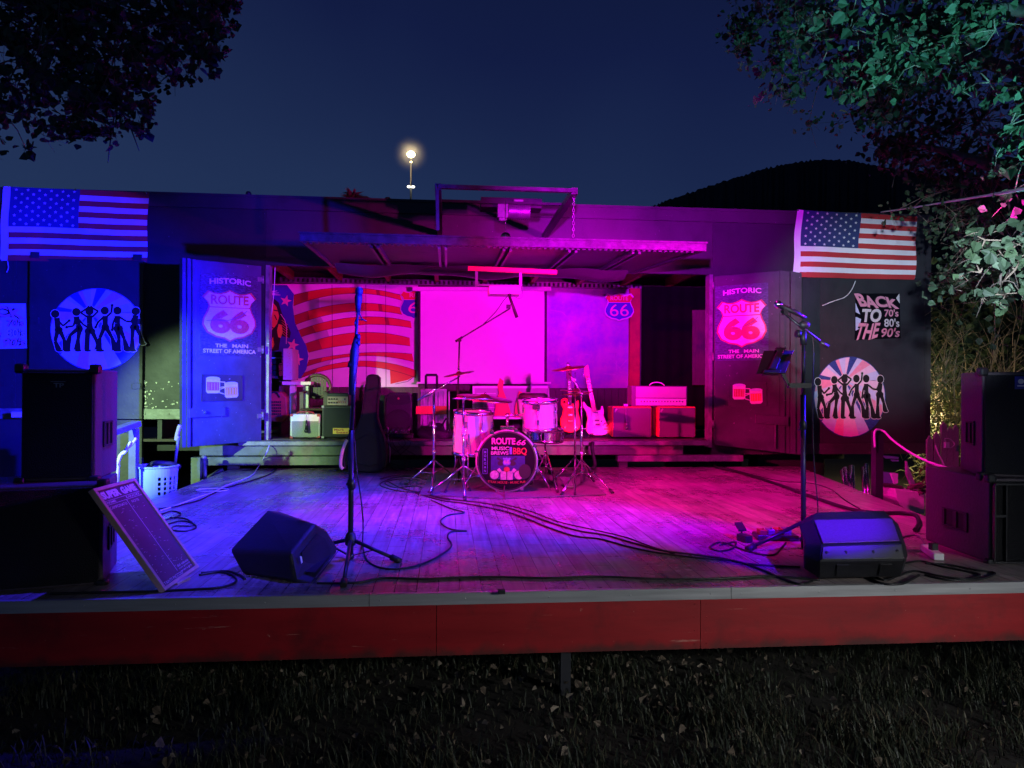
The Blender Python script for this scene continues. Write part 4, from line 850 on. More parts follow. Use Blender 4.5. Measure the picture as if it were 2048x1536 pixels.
# ------------------------------------------------ microphone + stands
def mic(mb, tip, d, L=.16, r=.024, mi=0, mh=1):
    tip = Vector(tip); d = Vector(d).normalized(); mb.ball(tip, r, 10, mh); mb.cyl(tip - d * r * .6, tip - d * (L + r), r * .75, r * .45, 10, mi)
def tripod_legs(root, base, top, feet, mat_, r=.010, foot='black_plastic', brace=True, hub=None):
    top = Vector(top)
    for fpt in feet:
        fpt = Vector(fpt); mb = MB(); mb.cyl(top, fpt, r, r * .9, 8); lg = mb.build('leg', K[mat_], root)
        mb = MB(); dd = (fpt - top).normalized(); mb.cyl(fpt - dd * .05, fpt + dd * .01, r * 1.7, r * 1.5, 8); mb.build('rubber_foot', K[foot], lg)
    if brace:
        mb = MB(); hb = Vector(hub) if hub else Vector((top.x, top.y, top.z - .16))
        for fpt in feet: mb.beam(hb, top.lerp(Vector(fpt), .5), r * 1.1, r * .5)
        mb.lathe([(r * 1.2, -.015), (r * 1.9, -.012), (r * 1.9, .012), (r * 1.2, .015)], hb, (0, 0, 1), 10); mb.build('brace', K[mat_], root)
# front left straight stand
b0 = onz(700, 1118, ST); d0 = (b0 - CAMP).dot(CM @ Vector((0, 0, -1)))
def S(px, py): return ony(px, py, b0.y)
t = thing('microphone_stand', b0, 'tall black microphone stand at the front left beside the lying stage monitor', 'microphone stand', 'vocal microphone stands')
mb = MB(); mb.cyl(S(701, 1118), S(703, 860), .0155); mb.cyl(S(703, 862), S(712, 700), .012); mb.lathe([(.018, -.03), (.024, -.02), (.024, .02), (.018, .03)], S(703, 968), (0, 0, 1), 12); mb.cyl(S(703, 968), S(693, 968), .009); mb.build('pole', K['black_metal'], t)
mb = MB(); mb.ring([S(703, 790), S(706, 745), S(709, 705), S(713, 675)], [.016, .022, .026, .014], 10); mb.cyl(S(707, 730), S(697, 728), .020, n=10); mb.lathe([(0, .0), (.018, .0), (.018, .02), (0, .02)], S(713, 674), (1, 0, 0), 10); mb.lathe([(0, .0), (.018, .0), (.018, .02), (0, .02)], S(713, 686), (1, 0, 0), 10); mb.build('boom_clamp', K['black_plastic'], t)
mb = MB(); mb.cyl(S(708, 730), S(716, 618), .008); mb.build('boom_arm', K['black_metal'], t)
mb = MB(); mb.ring([S(716, 625), S(716.5, 608), S(717, 595), S(718, 588)], [.012, .018, .021, .018], 10); mb.ring([S(718, 592), S(718, 585), S(718.5, 578), S(718.5, 574)], [.016, .022, .022, .010], 10); mb.build('microphone', K['black_plastic'], t)
mb = MB(); mb.ring(smooth([S(717, 622), S(723, 636), S(732, 642), S(726, 640), S(712, 640), S(710, 650), S(714, 660), S(712, 700)]), .004, 5); mb.build('mic_lead', K['cable'], t)
top = S(701, 1078)
tripod_legs(t, b0, top, [onz(687, 1170, ST + .01), onz(798, 1121, ST + .012), onz(612, 1098, ST + .01)], 'black_metal', .011, hub=S(701, 1112))
mb = MB(); mb.lathe([(.016, -.04), (.03, -.03), (.034, .0), (.026, .03), (.016, .04)], top, (0, 0, 1), 12); mb.build('tripod_hub', K['black_plastic'], t)
# front right boom stand with tablet
b1 = onz(1607, 1095, ST)
def S1(px, py, dy=0): return ony(px, py, b1.y + dy)
t = thing('microphone_stand', b1, 'black boom microphone stand holding a tablet behind the right stage monitor', 'microphone stand', 'vocal microphone stands')
mb = MB(); mb.cyl(b1, S1(1606, 790), .0155); mb.cyl(S1(1606, 800), S1(1607, 665), .011); mb.lathe([(.017, -.03), (.022, -.02), (.022, .02), (.017, .03)], S1(1606, 850), (0, 0, 1), 12); mb.cyl(S1(1606, 858), S1(1597, 858), .01); mb.build('pole', K['black_metal'], t)
mb = MB(); mb.ball(S1(1608, 650), .034, 12, sc=(1.1, .8, .8)); mb.cyl(S1(1606, 662), S1(1607, 690), .020); mb.cyl(S1(1600, 668), S1(1592, 667), .024); mb.build('boom_clamp', K['black_plastic'], t)
mb = MB(); mb.cyl(S1(1562, 622), S1(1655, 694), .008); mb.cyl(S1(1640, 683), S1(1655, 694), .012); mb.build('boom_arm', K['black_metal'], t)
mb = MB(); mic(mb, S1(1556, 609), (-1, 0, .45), .17, .025); mb.obox(S1(1570, 624), .03, .03, .04); mb.build('microphone', [K['black_plastic'], K['chrome']], t)
mb = MB(); mb.ring(smooth([S1(1580, 618), S1(1595, 622), S1(1602, 632), S1(1600, 640)]), .004, 5); mb.ring(smooth([S1(1624, 672), S1(1627, 700), S1(1625, 800), S1(1628, 920), S1(1636, 1015), S1(1637, 1090)]), .0042, 5); mb.build('mic_lead', K['cable'], t)
mb = MB(); mb.beam(S1(1576, 771), S1(1620, 771), .035, .03); mb.beam(S1(1577, 770), S1(1553, 728), .018, .018); mb.beam(S1(1553, 728, .0), S1(1548, 712, .02), .03, .03); mb.build('tablet_arm', K['black_plastic'], t)
q = [S1(1527, 703, .01), S1(1586, 703, .03), S1(1569, 748, -.08), S1(1512, 748, -.10)]
mb = MB(); nn_ = (q[1] - q[0]).cross(q[0] - q[3]).normalized(); mb.slab(q, nn_ * .010); mb.build('tablet', K['ink'], t, bevel=.002)
mb = MB(); f = quadmap(*q); n4 = f(0, 0, 1) - f(0, 0, 0); mb.slab([f(.35, .1, .012), f(.62, .1, .012), f(.66, .95, .012), f(.42, .95, .012)], n4 * .016); mb.slab([f(.2, -.08, .0), f(.8, -.08, .0), f(.8, .06, .0), f(.2, .06, .0)], n4 * .03); mb.slab([f(.35, .92, .0), f(.7, .92, .0), f(.7, 1.06, .0), f(.35, 1.06, .0)], n4 * .03); mb.build('tablet_clamp', K['black_plastic'], t, bevel=.004)
tripod_legs(t, b1, b1 + Vector((0, 0, .16)), [onz(1496, 1098, ST + .012), onz(1640, 1150, ST + .01), onz(1690, 1075, ST + .01)], 'black_metal', .013, hub=b1 + Vector((0, 0, .05)))
# overhead mic stand behind the drums
b2 = onz(917, 965, ST)
def S2(px, py, dy=0): return ony(px, py, b2.y + dy)
t = thing('microphone_stand', b2, 'boom stand holding a thin overhead microphone above the drum kit', 'microphone stand', 'vocal microphone stands')
mb = MB(); mb.cyl(b2, S2(916, 770), .012); mb.cyl(S2(916, 775), S2(919, 678), .009); mb.ball(S2(919, 680), .022); mb.build('pole', K['black_metal'], t)
mb = MB(); mb.cyl(S2(911, 683), S2(1020, 617), .007); mb.cyl(S2(911, 683), S2(925, 674), .012); mb.build('boom_arm', K['black_metal'], t)
mb = MB(); mb.cyl(S2(1019, 593), S2(1034, 635), .014, .018); mb.ball(S2(1019, 590), .02); mb.obox(S2(1017, 613), .045, .03, .04); mb.build('microphone', K['black_plastic'], t)
mb = MB(); mb.ring(smooth([S2(1019, 588), S2(1008, 600), S2(990, 625), S2(965, 650)]), .004, 5); mb.build('mic_lead', K['cable'], t)
tripod_legs(t, b2, S2(917, 915), [onz(890, 985, ST + .01), onz(940, 982, ST + .01), onz(920, 950, ST + .01)], 'black_metal', .009, brace=False)
# ------------------------------------------------ drum kit
def cymbal(mb, c, nrm, r): mb.lathe([(.008, r * .16), (r * .13, r * .15), (r * .20, r * .07), (r * .6, r * .03), (r, 0), (r * .6, r * .028 - .002), (r * .2, r * .06)], c, nrm, 40)
def cyst(bpx, Ypole, top_py, feet, label, cy=None, hub_py=None, boom=None, name='cymbal_stand', cat='cymbal stand', pt=None):
    b = onz(*bpx, ST); t = thing(name, b, label, cat, 'chromed cymbal stands'); q = lambda px, py: ony(px, py, b.y)
    tp = q(pt or bpx[0], top_py); mb = MB(); mb.cyl(b + Vector((0, 0, .03)), tp, .0125); mb.cyl(b.lerp(tp, .55), tp, .010)
    for k in (.35, .62): mb.lathe([(.013, -.025), (.019, -.02), (.019, .02), (.013, .025)], b.lerp(tp, k), (0, 0, 1), 10); c = b.lerp(tp, k); mb.cyl(c, c + Vector((.03, -.02, 0)), .005)
    mb.build('pole', K['chrome'], t); tripod_legs(t, b, q(bpx[0], hub_py), [onz(*p, ST + .01) for p in feet], 'chrome', .009, hub=q(bpx[0], (hub_py + bpx[1]) / 2))
    if boom: mb = MB(); mb.cyl(q(*boom[0]), q(*boom[1]), .007); mb.ball(tp, .022); mb.build('boom_arm', K['chrome'], t)
    if cy:
        c = q(*cy[0]) + Vector(cy[3] if len(cy) > 3 else (0, 0, 0)); mb = MB(); cymbal(mb, c, cy[1], cy[2]); mb.build('cymbal', K['bronze'], t)
        mb = MB(); mb.cyl(c - Vector(cy[1]) * .03, c + Vector(cy[1]) * .06, .006); mb.lathe([(.0, .05), (.013, .05), (.013, .02), (0, .02)], c, cy[1], 8); mb.build('wing_nut', K['chrome'], t)
    return t
cyst((868, 972), 0, 779, [(812, 968), (905, 950), (862, 990)], 'chromed boom cymbal stand left of the kit with a small tilted cymbal', ((918, 748), (-.2, -.1, 1), .155), 920, ((835, 800), (916, 755)))
cyst((927, 985), 0, 797, [(858, 985), (930, 1000), (985, 968)], 'chromed cymbal stand with wide ride cymbal over the floor tom', ((972, 798), (.10, -.12, 1), .27, (0, .25, 0)), 932, ((905, 797), (985, 798)))
cyst((1163, 972), 0, 787, [(1225, 985), (1122, 990), (1180, 952)], 'chromed boom cymbal stand right of the kit with a raised crash cymbal', ((1137, 737), (-.16, -.12, 1), .17), 920, ((1137, 745), (1166, 790)))
b = onz(1150, 960, ST); t = thing('hi_hat_stand', b, 'hi-hat stand with a pair of cymbals at the right of the kit', 'hi-hat', None); q = lambda px, py: ony(px, py, b.y)
mb = MB(); mb.cyl(b + Vector((0, 0, .02)), q(1150, 770), .011); mb.cyl(q(1150, 775), q(1150, 745), .004); mb.build('pole', K['chrome'], t)
for k, dz in enumerate((0, .03)): mb = MB(); cymbal(mb, q(1152, 788) + Vector((0, 0, dz)), (.05, -.06, 1 if k else -1), .17); mb.build('cymbal', K['bronze'], t)
tripod_legs(t, b, q(1150, 915), [onz(1106, 962, ST + .01), onz(1188, 962, ST + .01), onz(1150, 990, ST + .01)], 'chrome', .008, brace=True)
mb = MB(); p = onz(1130, 975, ST + .02); mb.slab([p, p + Vector((.08, 0, 0)), p + Vector((.09, .24, .06)), p + Vector((-.01, .24, .06))], (0, 0, .012)); mb.build('pedal', K['grey_metal'], t)
def drum(root, O, ax, r, h, nl, shell='drum_wrap', head='tom_head', parentname=None, bothheads=True):
    O = Vector(O); ax = Vector(ax).normalized(); mb = MB(); mb.lathe([(r, 0), (r, h)], O, ax, 40); s_ = mb.build(parentname or 'shell', K[shell], root)
    for hh, hd in ((0, -1), (h, 1)):
        mb = MB(); mb.lathe([(r + .002, hh - hd * .02), (r + .012, hh - hd * .018), (r + .012, hh + hd * .012), (r - .004, hh + hd * .012), (r - .006, hh)], O, ax, 40); mb.build('hoop', K['chrome'], s_ if root else s_)
        mb = MB(); mb.lathe([(0, hh), (r - .002, hh)], O, ax, 40, sm=False); mb.build('head', K[head], s_)
    x = ax.orthogonal().normalized(); y = ax.cross(x); mb = MB()
    for k in range(nl):
        a = 6.2832 * (k + .5) / nl; d = x * math.cos(a) + y * math.sin(a); p = O + d * (r + .014)
        mb.cyl(p - ax * 0, p + ax * h, .0035, n=6); mb.beam(O + d * (r + .008) + ax * h * .22, O + d * (r + .008) + ax * h * .40, .02, .018, up=d); mb.beam(O + d * (r + .008) + ax * h * .62, O + d * (r + .008) + ax * h * .80, .02, .018, up=d)
    mb.build('lugs', K['chrome'], s_); return s_
# bass drum
B = onz(1013, 986, ST); br = .280; by = B.y
t = thing('bass_drum', B, 'black-fronted bass drum lettered ROUTE 66 with a silver tom mounted on top', 'bass drum')
ax = Vector((.10, 1, 0)).normalized(); O = Vector((B.x, B.y, ST + br + .015)); mb = MB(); mb.lathe([(br - .008, .02), (br - .008, .40)], O, ax, 48); mb.build('shell', K['drum_wrap'], t)
mb = MB(); mb.lathe([(br - .02, .0), (br + .006, .0), (br + .008, .035), (br - .01, .035)], O, ax, 56); mb.lathe([(br - .02, .41), (br + .006, .41), (br + .008, .375), (br - .01, .375)], O, ax, 56); mb.build('hoop', K['black_metal'], t)
mb = MB(); mb.lathe([(br - .006, -.004), (br + .0085, -.004), (br + .0085, .002), (br - .006, .002)], O, ax, 56); mb.build('hoop_rim', K['grey_metal'], t)
x_ = Vector((ax.y, -ax.x, 0)); z_ = Vector((0, 0, 1))
fD = lambda u, v, w=0: O + x_ * (u - .5) * 2 * br + z_ * (v - .5) * 2 * br - ax * (w - .006)
mb = MB(); poly(mb, fD, [(.5 + .485 * math.cos(6.2832 * k / 56), .5 + .485 * math.sin(6.2832 * k / 56)) for k in range(56)], .002); hd = mb.build('front_head', K['drumhead'], t)
mb = MB(); w0 = .0035
text(mb, fD, 'ROUTE', .25, .77, .64, .88, w0, 0, .04); text(mb, fD, '66', .66, .76, .81, .85, w0, 0, .02, .25)
text(mb, fD, 'MUSIC', .25, .675, .54, .735, w0, 1, .03); text(mb, fD, 'BREWS', .24, .60, .53, .66, w0, 1, .03); text(mb, fD, 'BBQ', .60, .59, .83, .72, w0, 2, .03)
rect(mb, fD, .545, .61, .585, .73, w0, 3)
vs_, fs_ = glyphs('STEAK HOUSE - MUSIC PUB', .02, 0); mb.add([fD(.19 + .62 * a, .125 + .04 * b + .05 * (2 * a - 1) ** 2 * .3, w0) for a, b in vs_], fs_, 2)
for i, ch in enumerate('MORGAN'): text(mb, fD, ch, .128, .62 - i * .062, .160, .665 - i * .062, w0, 3, .02)
for q_ in ((.105, .285, .111, .695), (.178, .285, .184, .695), (.111, .285, .178, .29), (.111, .69, .178, .695)): rect(mb, fD, *q_, w0, 3)
rect(mb, fD, .24, .20, .80, .585, w0, 4)
for s_ in (-1, 1):
    for i_, L_ in enumerate(([(.5 + s_ * .10, .36), (.5 + s_ * .20, .28)],)): stroke(mb, fD, L_, .06, w0 + .001, 1)
    disc(mb, fD, .5 + s_ * .20, .27, .085, .085, w0 + .0015, 5); disc(mb, fD, .5 + s_ * .20, .27, .072, .072, w0 + .002, 1); disc(mb, fD, .5 + s_ * .10, .46, .05, .04, w0 + .001, 5); stroke(mb, fD, [(.5 + s_ * .05, .48), (.5 + s_ * .16, .55)], .03, w0 + .0012, 5)
rect(mb, fD, .40, .19, .60, .33, w0 + .0025, 1); poly(mb, fD, shield(.435, .42, .565, .56), w0 + .0025, 3); text(mb, fD, '66', .455, .455, .545, .52, w0 + .0035, 1, .02); disc(mb, fD, .5, .36, .05, .045, w0 + .0028, 2); stroke(mb, fD, [(.5, .19), (.5, .33)], .012, w0 + .0038, 5)
disc(mb, fD, .80, .33, .10, .12, w0 + .0042, 5)
mb.build('head_print', [K['dim_print_pink'], K['dim_print_white'], K['dim_print_red'], K['dim_print_sky'], K['dim_print_navy'], K['ink']], hd)
for k in range(8):
    mb = MB(); a = 6.2832 * (k + .5) / 8 + .1; d = x_ * math.cos(a) + z_ * math.sin(a); p = O + d * (br + .012); mb.cyl(p - ax * .012, p + ax * .12, .005, n=6); mb.obox(p, .035, .02, .02); mb.beam(p + ax * .1, p + ax * .16, .022, .02); mb.build('claw', K['chrome'], t)
for s_ in (-1, 1): mb = MB(); mb.cyl(O + x_ * s_ * br + ax * .1 - z_ * .05, Vector((O.x + s_ * .42, O.y + .02, ST + .01)), .007); mb.build('spur', K['chrome'], t)
mb = MB(); tp = O + z_ * (br) + ax * .18; mb.obox(tp + z_ * .015, .13, .09, .03); mb.cyl(tp, tp + z_ * .14 + x_ * .0, .013); mb.cyl(tp + z_ * .13, tp + z_ * .14 + x_ * .16, .011); mb.ball(tp + z_ * .13, .024); mb.build('tom_mount', K['chrome'], t)
c = ony(1081, 857, by + .12); drum(t, c, (-.04, -.10, 1), .158, .265, 6, parentname='tom')
mb = MB(); f = quadmap(ony(1065, 809, c.y - .18), ony(1080, 809, c.y - .18), ony(1080, 819, c.y - .18), ony(1065, 819, c.y - .18)); mb.slab([f(0, 0), f(1, 0), f(1, 1), f(0, 1)], (0, .02, 0)); mb.build('tom_badge', K['ink'], t)
# floor tom
c = onz(940, 975, ST); t = thing('floor_tom', c, 'deep silver floor tom on thin legs left of the bass drum', 'floor tom'); O2 = ony(944, 906, c.y); drum(t, O2, (.03, -.06, 1), .185, .40, 8)
for a in (.3, 2.4, 4.5): 
    d = Vector((math.cos(a), math.sin(a), 0)); mb = MB(); mb.cyl(O2 + d * .205 + Vector((0, 0, .2)), Vector((O2.x + d.x * .22, O2.y + d.y * .22, ST + .01)), .006); mb.ball((O2.x + d.x * .22, O2.y + d.y * .22, ST + .015), .014); mb.build('leg', K['chrome'], t)
# snare
c = onz(1092, 955, ST); t = thing('snare_drum', c, 'shallow dark snare drum on a chromed stand behind the bass drum', 'snare drum'); O3 = ony(1090, 880, c.y); drum(t, O3, (.03, -.08, 1), .185, .12, 8, 'chrome')
mb = MB(); mb.cyl(c + Vector((0, 0, .05)), O3, .011); mb.build('pole', K['chrome'], t); tripod_legs(t, c, c + Vector((0, 0, .28)), [onz(1116, 985, ST + .01), onz(1062, 970, ST + .01), onz(1105, 945, ST + .01)], 'chrome', .008)
# throne
c = onz(1066, 950, ST); t = thing('drum_throne', Vector((c.x, 7.85, ST)), 'black round drum stool behind the kit', 'stool'); O4 = ony(1066, 790, 7.85)
mb = MB(); mb.lathe([(0, .07), (.13, .07), (.16, .05), (.16, .01), (.14, 0), (0, 0)], (O4.x, 7.85, O4.z - .05), (0, 0, 1), 24); mb.build('seat', K['bag'], t); mb = MB(); mb.cyl((O4.x, 7.85, ST + .1), (O4.x, 7.85, O4.z - .04), .014); mb.build('pole', K['chrome'], t)
tripod_legs(t, c, Vector((O4.x, 7.85, ST + .35)), [Vector((O4.x + .25 * math.cos(a), 7.85 + .25 * math.sin(a), ST + .01)) for a in (.5, 2.6, 4.7)], 'chrome', .01)
# rug
mb = MB(); Z = ST + .004; P = [onz(838, 992, Z), onz(1200, 997, Z), onz(1205, 962, Z), onz(1150, 945, Z), onz(868, 945, Z)]; P[1] = onz(1212, 990, Z)
mb.slab([onz(838, 990, Z), onz(1000, 998, Z), onz(1212, 990, Z), onz(1168, 948, Z), onz(862, 948, Z)], (0, 0, .006)); tag(mb.build('rug', K['rug']), 'flecked dark rug under the drum kit', 'rug')
# ------------------------------------------------ things on the trailer floor
zP = PL
def on_floor(px, Y, z=PL): p = ony(px, 800, Y); return Vector((p.x, Y, z))
def pt(px, py, Y): return ony(px, py, Y)
# cream practice amp
def amp_combo(px0, py0, px1, py1, Y, dep, label, cat, name, shell, grl, grp=None, inset=.06, top=.0, bev=.02):
    x0 = pt(px0, (py0 + py1) / 2, Y).x; x1 = pt(px1, (py0 + py1) / 2, Y).x; z1 = pt((px0 + px1) / 2, py0, Y).z; z0 = PL + .002
    t = thing(name, ((x0 + x1) / 2, Y + dep / 2, z0), label, cat, grp); mb = MB(); mb.bb(x0, Y, z0 + .012, x1, Y + dep, z1); mb.build('cabinet', K[shell], t, bevel=bev, seg=3)
    f = quadmap((x0, Y, z1), (x1, Y, z1), (x1, Y, z0), (x0, Y, z0)); iv = inset * (x1 - x0) / (z1 - z0)
    mb = MB(); mb.slab([f(inset, iv, .001), f(1 - inset, iv, .001), f(1 - inset, 1 - iv - top, .001), f(inset, 1 - iv - top, .001)], (0, -.006, 0)); mb.build('grille_cloth', K[grl], t)
    mb = MB()
    for u in (.1, .9):
        for yy in (Y + .04, Y + dep - .04): p = f(u, 0); mb.cyl((p.x, yy, z0), (p.x, yy, z0 + .014), .014)
    mb.build('feet', K['black_plastic'], t); return t, f, x0, x1, z0, z1
t, f, x0, x1, z0, z1 = amp_combo(580, 828, 640, 880, 8.98, .2, 'small cream guitar amplifier with a microphone hanging in front', 'amplifier', 'guitar_amplifier', 'cream', 'beige_grille', top=.22)
mb = MB(); mb.ring(smooth([f(.22, 1.0), f(.3, 1.08), f(.7, 1.08), f(.8, 1.0)]), .009, 6); mb.build('carry_handle', K['red_wood'], t)
for u in (0, .9): 
    for v in (0, .9): mb = MB(); mb.slab([f(u, v, .0), f(u + .1, v, .0), f(u + .1, v + .1, .0), f(u, v + .1, .0)], (0, -.004, 0)); mb.build('corner_guard', K['red_wood'], t)
mb = MB(); p = f(.56, .98, .03); mb.ring(smooth([p, f(.55, .8, .03), f(.56, .62, .03)]), .003, 5); mic(mb, f(.57, .32, .045), (0, 0, -1), .10, .026); tag(mb.build('hanging_microphone', [K['black_metal'], K['black_plastic']]), 'dark microphone hung in front of the small cream amplifier', 'microphone')
# bass cabinet + head
t, f, x0, x1, z0, z1 = amp_combo(644, 812, 705, 880, 8.98, .3, 'black bass cabinet with perforated grille and yellow lettering', 'speaker cabinet', 'bass_cabinet', 'black_plastic', 'grille_grey', bev=.01)
mb = MB(); 
for i in range(15):
    for j in range(18): u = .08 + .84 * (i + (j % 2) * .5) / 15; v = .10 + .82 * j / 18; disc(mb, f, u, v, .017, .014, .0075, 0, 6)
mb.build('grille_holes', K['ink'], t)
mb = MB(); rect(mb, f, .36, .14, .92, .32, .009, 0); text(mb, f, 'Mark', .40, .235, .74, .305, .010, 1, .03); text(mb, f, 'bass', .48, .155, .86, .225, .010, 1, .03); mb.build('nameplate', [K['gold'], K['red_wood']], t)
mb = MB()
for u, v in ((-.01, .94), (.93, .94), (-.01, -.01), (.93, -.01)): mb.slab([f(u, v, .002), f(u + .08, v, .002), f(u + .08, v + .07, .002), f(u, v + .07, .002)], (0, -.008, 0))
mb.build('corner_guard', K['grey_metal'], t)
zb = z1 + .001; t = thing('amplifier_head', (pt(678, 800, 9.0).x, 9.1, zb), 'small amplifier head with a pale wooden front on the black bass cabinet', 'amplifier head')
xa, xb = pt(654, 795, 9.0).x, pt(697, 795, 9.0).x; zt_ = pt(676, 786, 9.0).z; mb = MB(); mb.bb(xa, 9.0, zb, xb, 9.22, zt_); mb.build('case', K['black_metal'], t, bevel=.008)
f = quadmap((xa, 9, zt_), (xb, 9, zt_), (xb, 9, zb), (xa, 9, zb)); mb = MB(); mb.slab([f(.02, .05, .001), f(.98, .05, .001), f(.98, .72, .001), f(.02, .72, .001)], (0, -.006, 0)); mb.build('front_plate', K['pale_wood'], t)
mb = MB()
for i in range(5):
    for j in range(2):
        if i == 4 and j == 0: continue
        mb.lathe([(0, .014), (.008, .014), (.01, 0)], f(.1 + i * .12 + (i == 4) * .25, .25 + j * .28, .007), (0, -1, 0), 8)
mb.build('knobs', K['black_plastic'], t)
mb = MB(); 
for i in range(5): mb.cyl(f(.5 + i * .09, .22, .007), f(.53 + i * .09, .42, .007), .004, n=5)
mb.build('switches', K['red_wood'], t)
# gig bag on the stage floor leaning on the sill
t = thing('guitar_gig_bag', Vector((pt(735, 930, 8.45).x, 8.45, ST)), 'black padded guitar bag standing upright against the trailer sill', 'guitar bag')
o = [(700, 938), (693, 915), (694, 893), (703, 872), (716, 850), (722, 832), (727, 800), (731, 770), (734, 754), (740, 750), (754, 750), (760, 755), (760, 780), (757, 810), (756, 835), (763, 855), (772, 875), (777, 900), (776, 925), (768, 938), (740, 942)]
P = [pt(a, b, 8.42) for a, b in o]; 
for p in P: p.z = max(p.z, ST + .004); p.y = 8.30 + (p.z - ST) * .16
mb = MB(); c = sum(P, Vector()) / len(P); F1 = [p.lerp(Vector((c.x, p.y, p.z)), .10) + Vector((0, -.05, 0)) for p in P]; Bk = [p + Vector((0, .10, 0)) for p in P]
mb.loft(P, Bk, 0, False, True, True); mb.loft(F1, P, 0, True, False, True); mb.build('bag_body', K['bag'], t, bevel=.012)
mb = MB(); PK = [pt(a, b, 8.3) for a, b in [(708, 925), (706, 905), (712, 880), (735, 868), (758, 882), (766, 905), (764, 925), (740, 932)]]
for p in PK: p.y = 8.235 + (p.z - ST) * .16
mb.slab(PK, (0, .02, 0)); mb.build('front_pocket', K['bag'], t, bevel=.008)
mb = MB(); mb.ring(smooth([Vector((p.x, p.y - .008, p.z)) for p in F1] , 2), .006, 5); mb.build('zip', K['ink'], t)
mb = MB(); mb.ring(smooth([pt(700, 868, 8.35), pt(691, 890, 8.3), pt(688, 915, 8.25), pt(690, 938, 8.2)]), [.018] * 19, 6); mb.build('strap', K['bag'], t)
mb = MB(); mb.ring(smooth([pt(693, 880, 8.28), pt(684, 905, 8.2), pt(681, 930, 8.15), pt(686, 938, 8.15)]), .020, 6); mb.build('folded_sheet', K['white'], t)
# table
t = thing('side_table', on_floor(592, 9.5), 'pale narrow side table standing behind the small cream amplifier', 'table')
x0, x1 = pt(564, 765, 9.4).x, pt(622, 765, 9.4).x; z = pt(592, 763, 9.4).z; mb = MB(); mb.bb(x0, 9.4, z - .045, x1, 9.8, z); mb.build('tabletop', K['cream'], t, bevel=.006)
for px in (585, 611): a = pt(px, 800, 9.5).x; mb = MB(); mb.bb(a - .035, 9.5, PL, a + .035, 9.58, z - .045); mb.build('leg', K['cream'], t)
# DJ rack
t = thing('equipment_rack', on_floor(545, 9.6), 'dark equipment rack with screens at the left end of the trailer floor', 'equipment rack')
x0 = pt(470, 750, 9.5).x; x1 = pt(563, 750, 9.5).x; z = pt(545, 752, 9.5).z; mb = MB(); mb.bb(x0, 9.5, z - .03, x1, 10.1, z); mb.bb(x1 - .03, 9.5, PL, x1, 10.1, z - .031); mb.bb(x0, 9.52, PL + .03, x1 - .031, 10.1, PL + .06); mb.bb(x0, 10.05, PL + .07, x1 - .031, 10.09, z - .031); mb.build('shelf_frame', K['dark_wood'], t)
mb = MB()
for k in range(3): mb.bb(x0 + .1, 9.55, z + .002 + k * .075, pt(556, 740, 9.5).x, 10.0, z + .07 + k * .075)
mb.build('rack_unit', K['black_metal'], t, bevel=.004)
zz = z + .002 + 3 * .075
t = thing('monitor_screen', (pt(545, 710, 9.6).x, 9.6, zz), 'small dark monitor on top of the equipment rack', 'monitor'); mb = MB(); q = [pt(535, 703, 9.6), pt(563, 703, 9.6), pt(563, 726, 9.6), pt(535, 726, 9.6)]; mb.slab(q, (0, .03, 0)); mb.build('panel', K['black_plastic'], t, bevel=.004)
mb = MB(); c = pt(549, 728, 9.6); mb.bb(c.x - .09, 9.58, zz - .002 + .002, c.x + .09, 9.7, zz + .015); mb.beam((c.x, 9.64, zz + .01), (c.x, 9.63, zz + .08), .04, .01); mb.build('stand', K['white'], t)
t = thing('road_case', on_floor(574, 9.35, z), 'upright pale case with stickers beside the equipment rack', 'case'); zc = pt(574, 697, 9.35).z; xa, xb = pt(566, 730, 9.35).x, pt(584, 730, 9.35).x; mb = MB(); mb.bb(xa, 9.35, pt(574, 760, 9.35).z, xb, 9.75, zc); mb.build('shell', K['mural_grey'], t, bevel=.006)
t.location = (t.location.x, t.location.y, t.location.z)
f = quadmap((xa, 9.35, zc), (xb, 9.35, zc), (xb, 9.35, pt(574, 760, 9.35).z), (xa, 9.35, pt(574, 760, 9.35).z)); mb = MB(); r = random.Random(2)
for _ in range(14): u, v = r.uniform(.15, .8), r.uniform(.1, .9); stroke(mb, f, [(u, v), (u + r.uniform(-.15, .15), v + r.uniform(-.05, .05))], .02, .002)
mb.build('sticker_marks', K['poster_red'], t)
mb = MB(); q = [pt(532, 788, 9.35), pt(540, 782, 9.35), pt(562, 784, 9.35), pt(574, 795, 9.35), pt(575, 835, 9.35), pt(565, 845, 9.35), pt(532, 842, 9.35)]
t = thing('portable_speaker', (pt(552, 840, 9.35).x, 9.4, PL + .06), 'rounded red-brown portable speaker with carry handle under the rack shelf', 'portable speaker'); mb.slab(q, (0, .22, 0)); mb.build('body', K['red_wood'], t, bevel=.02, seg=3)
mb = MB()
for i in range(6):
    for j in range(5): c = pt(541 + i * 4, 804 + j * 6, 9.34); mb.bb(c.x - .008, 9.33, c.z - .010, c.x + .008, 9.345, c.z + .010)
mb.build('grille', K['ink'], t); mb = MB(); mb.ring(smooth([pt(538, 795, 9.33), pt(542, 786, 9.32), pt(554, 785, 9.32), pt(560, 795, 9.33)]), .01, 6); mb.build('handle', K['black_plastic'], t)
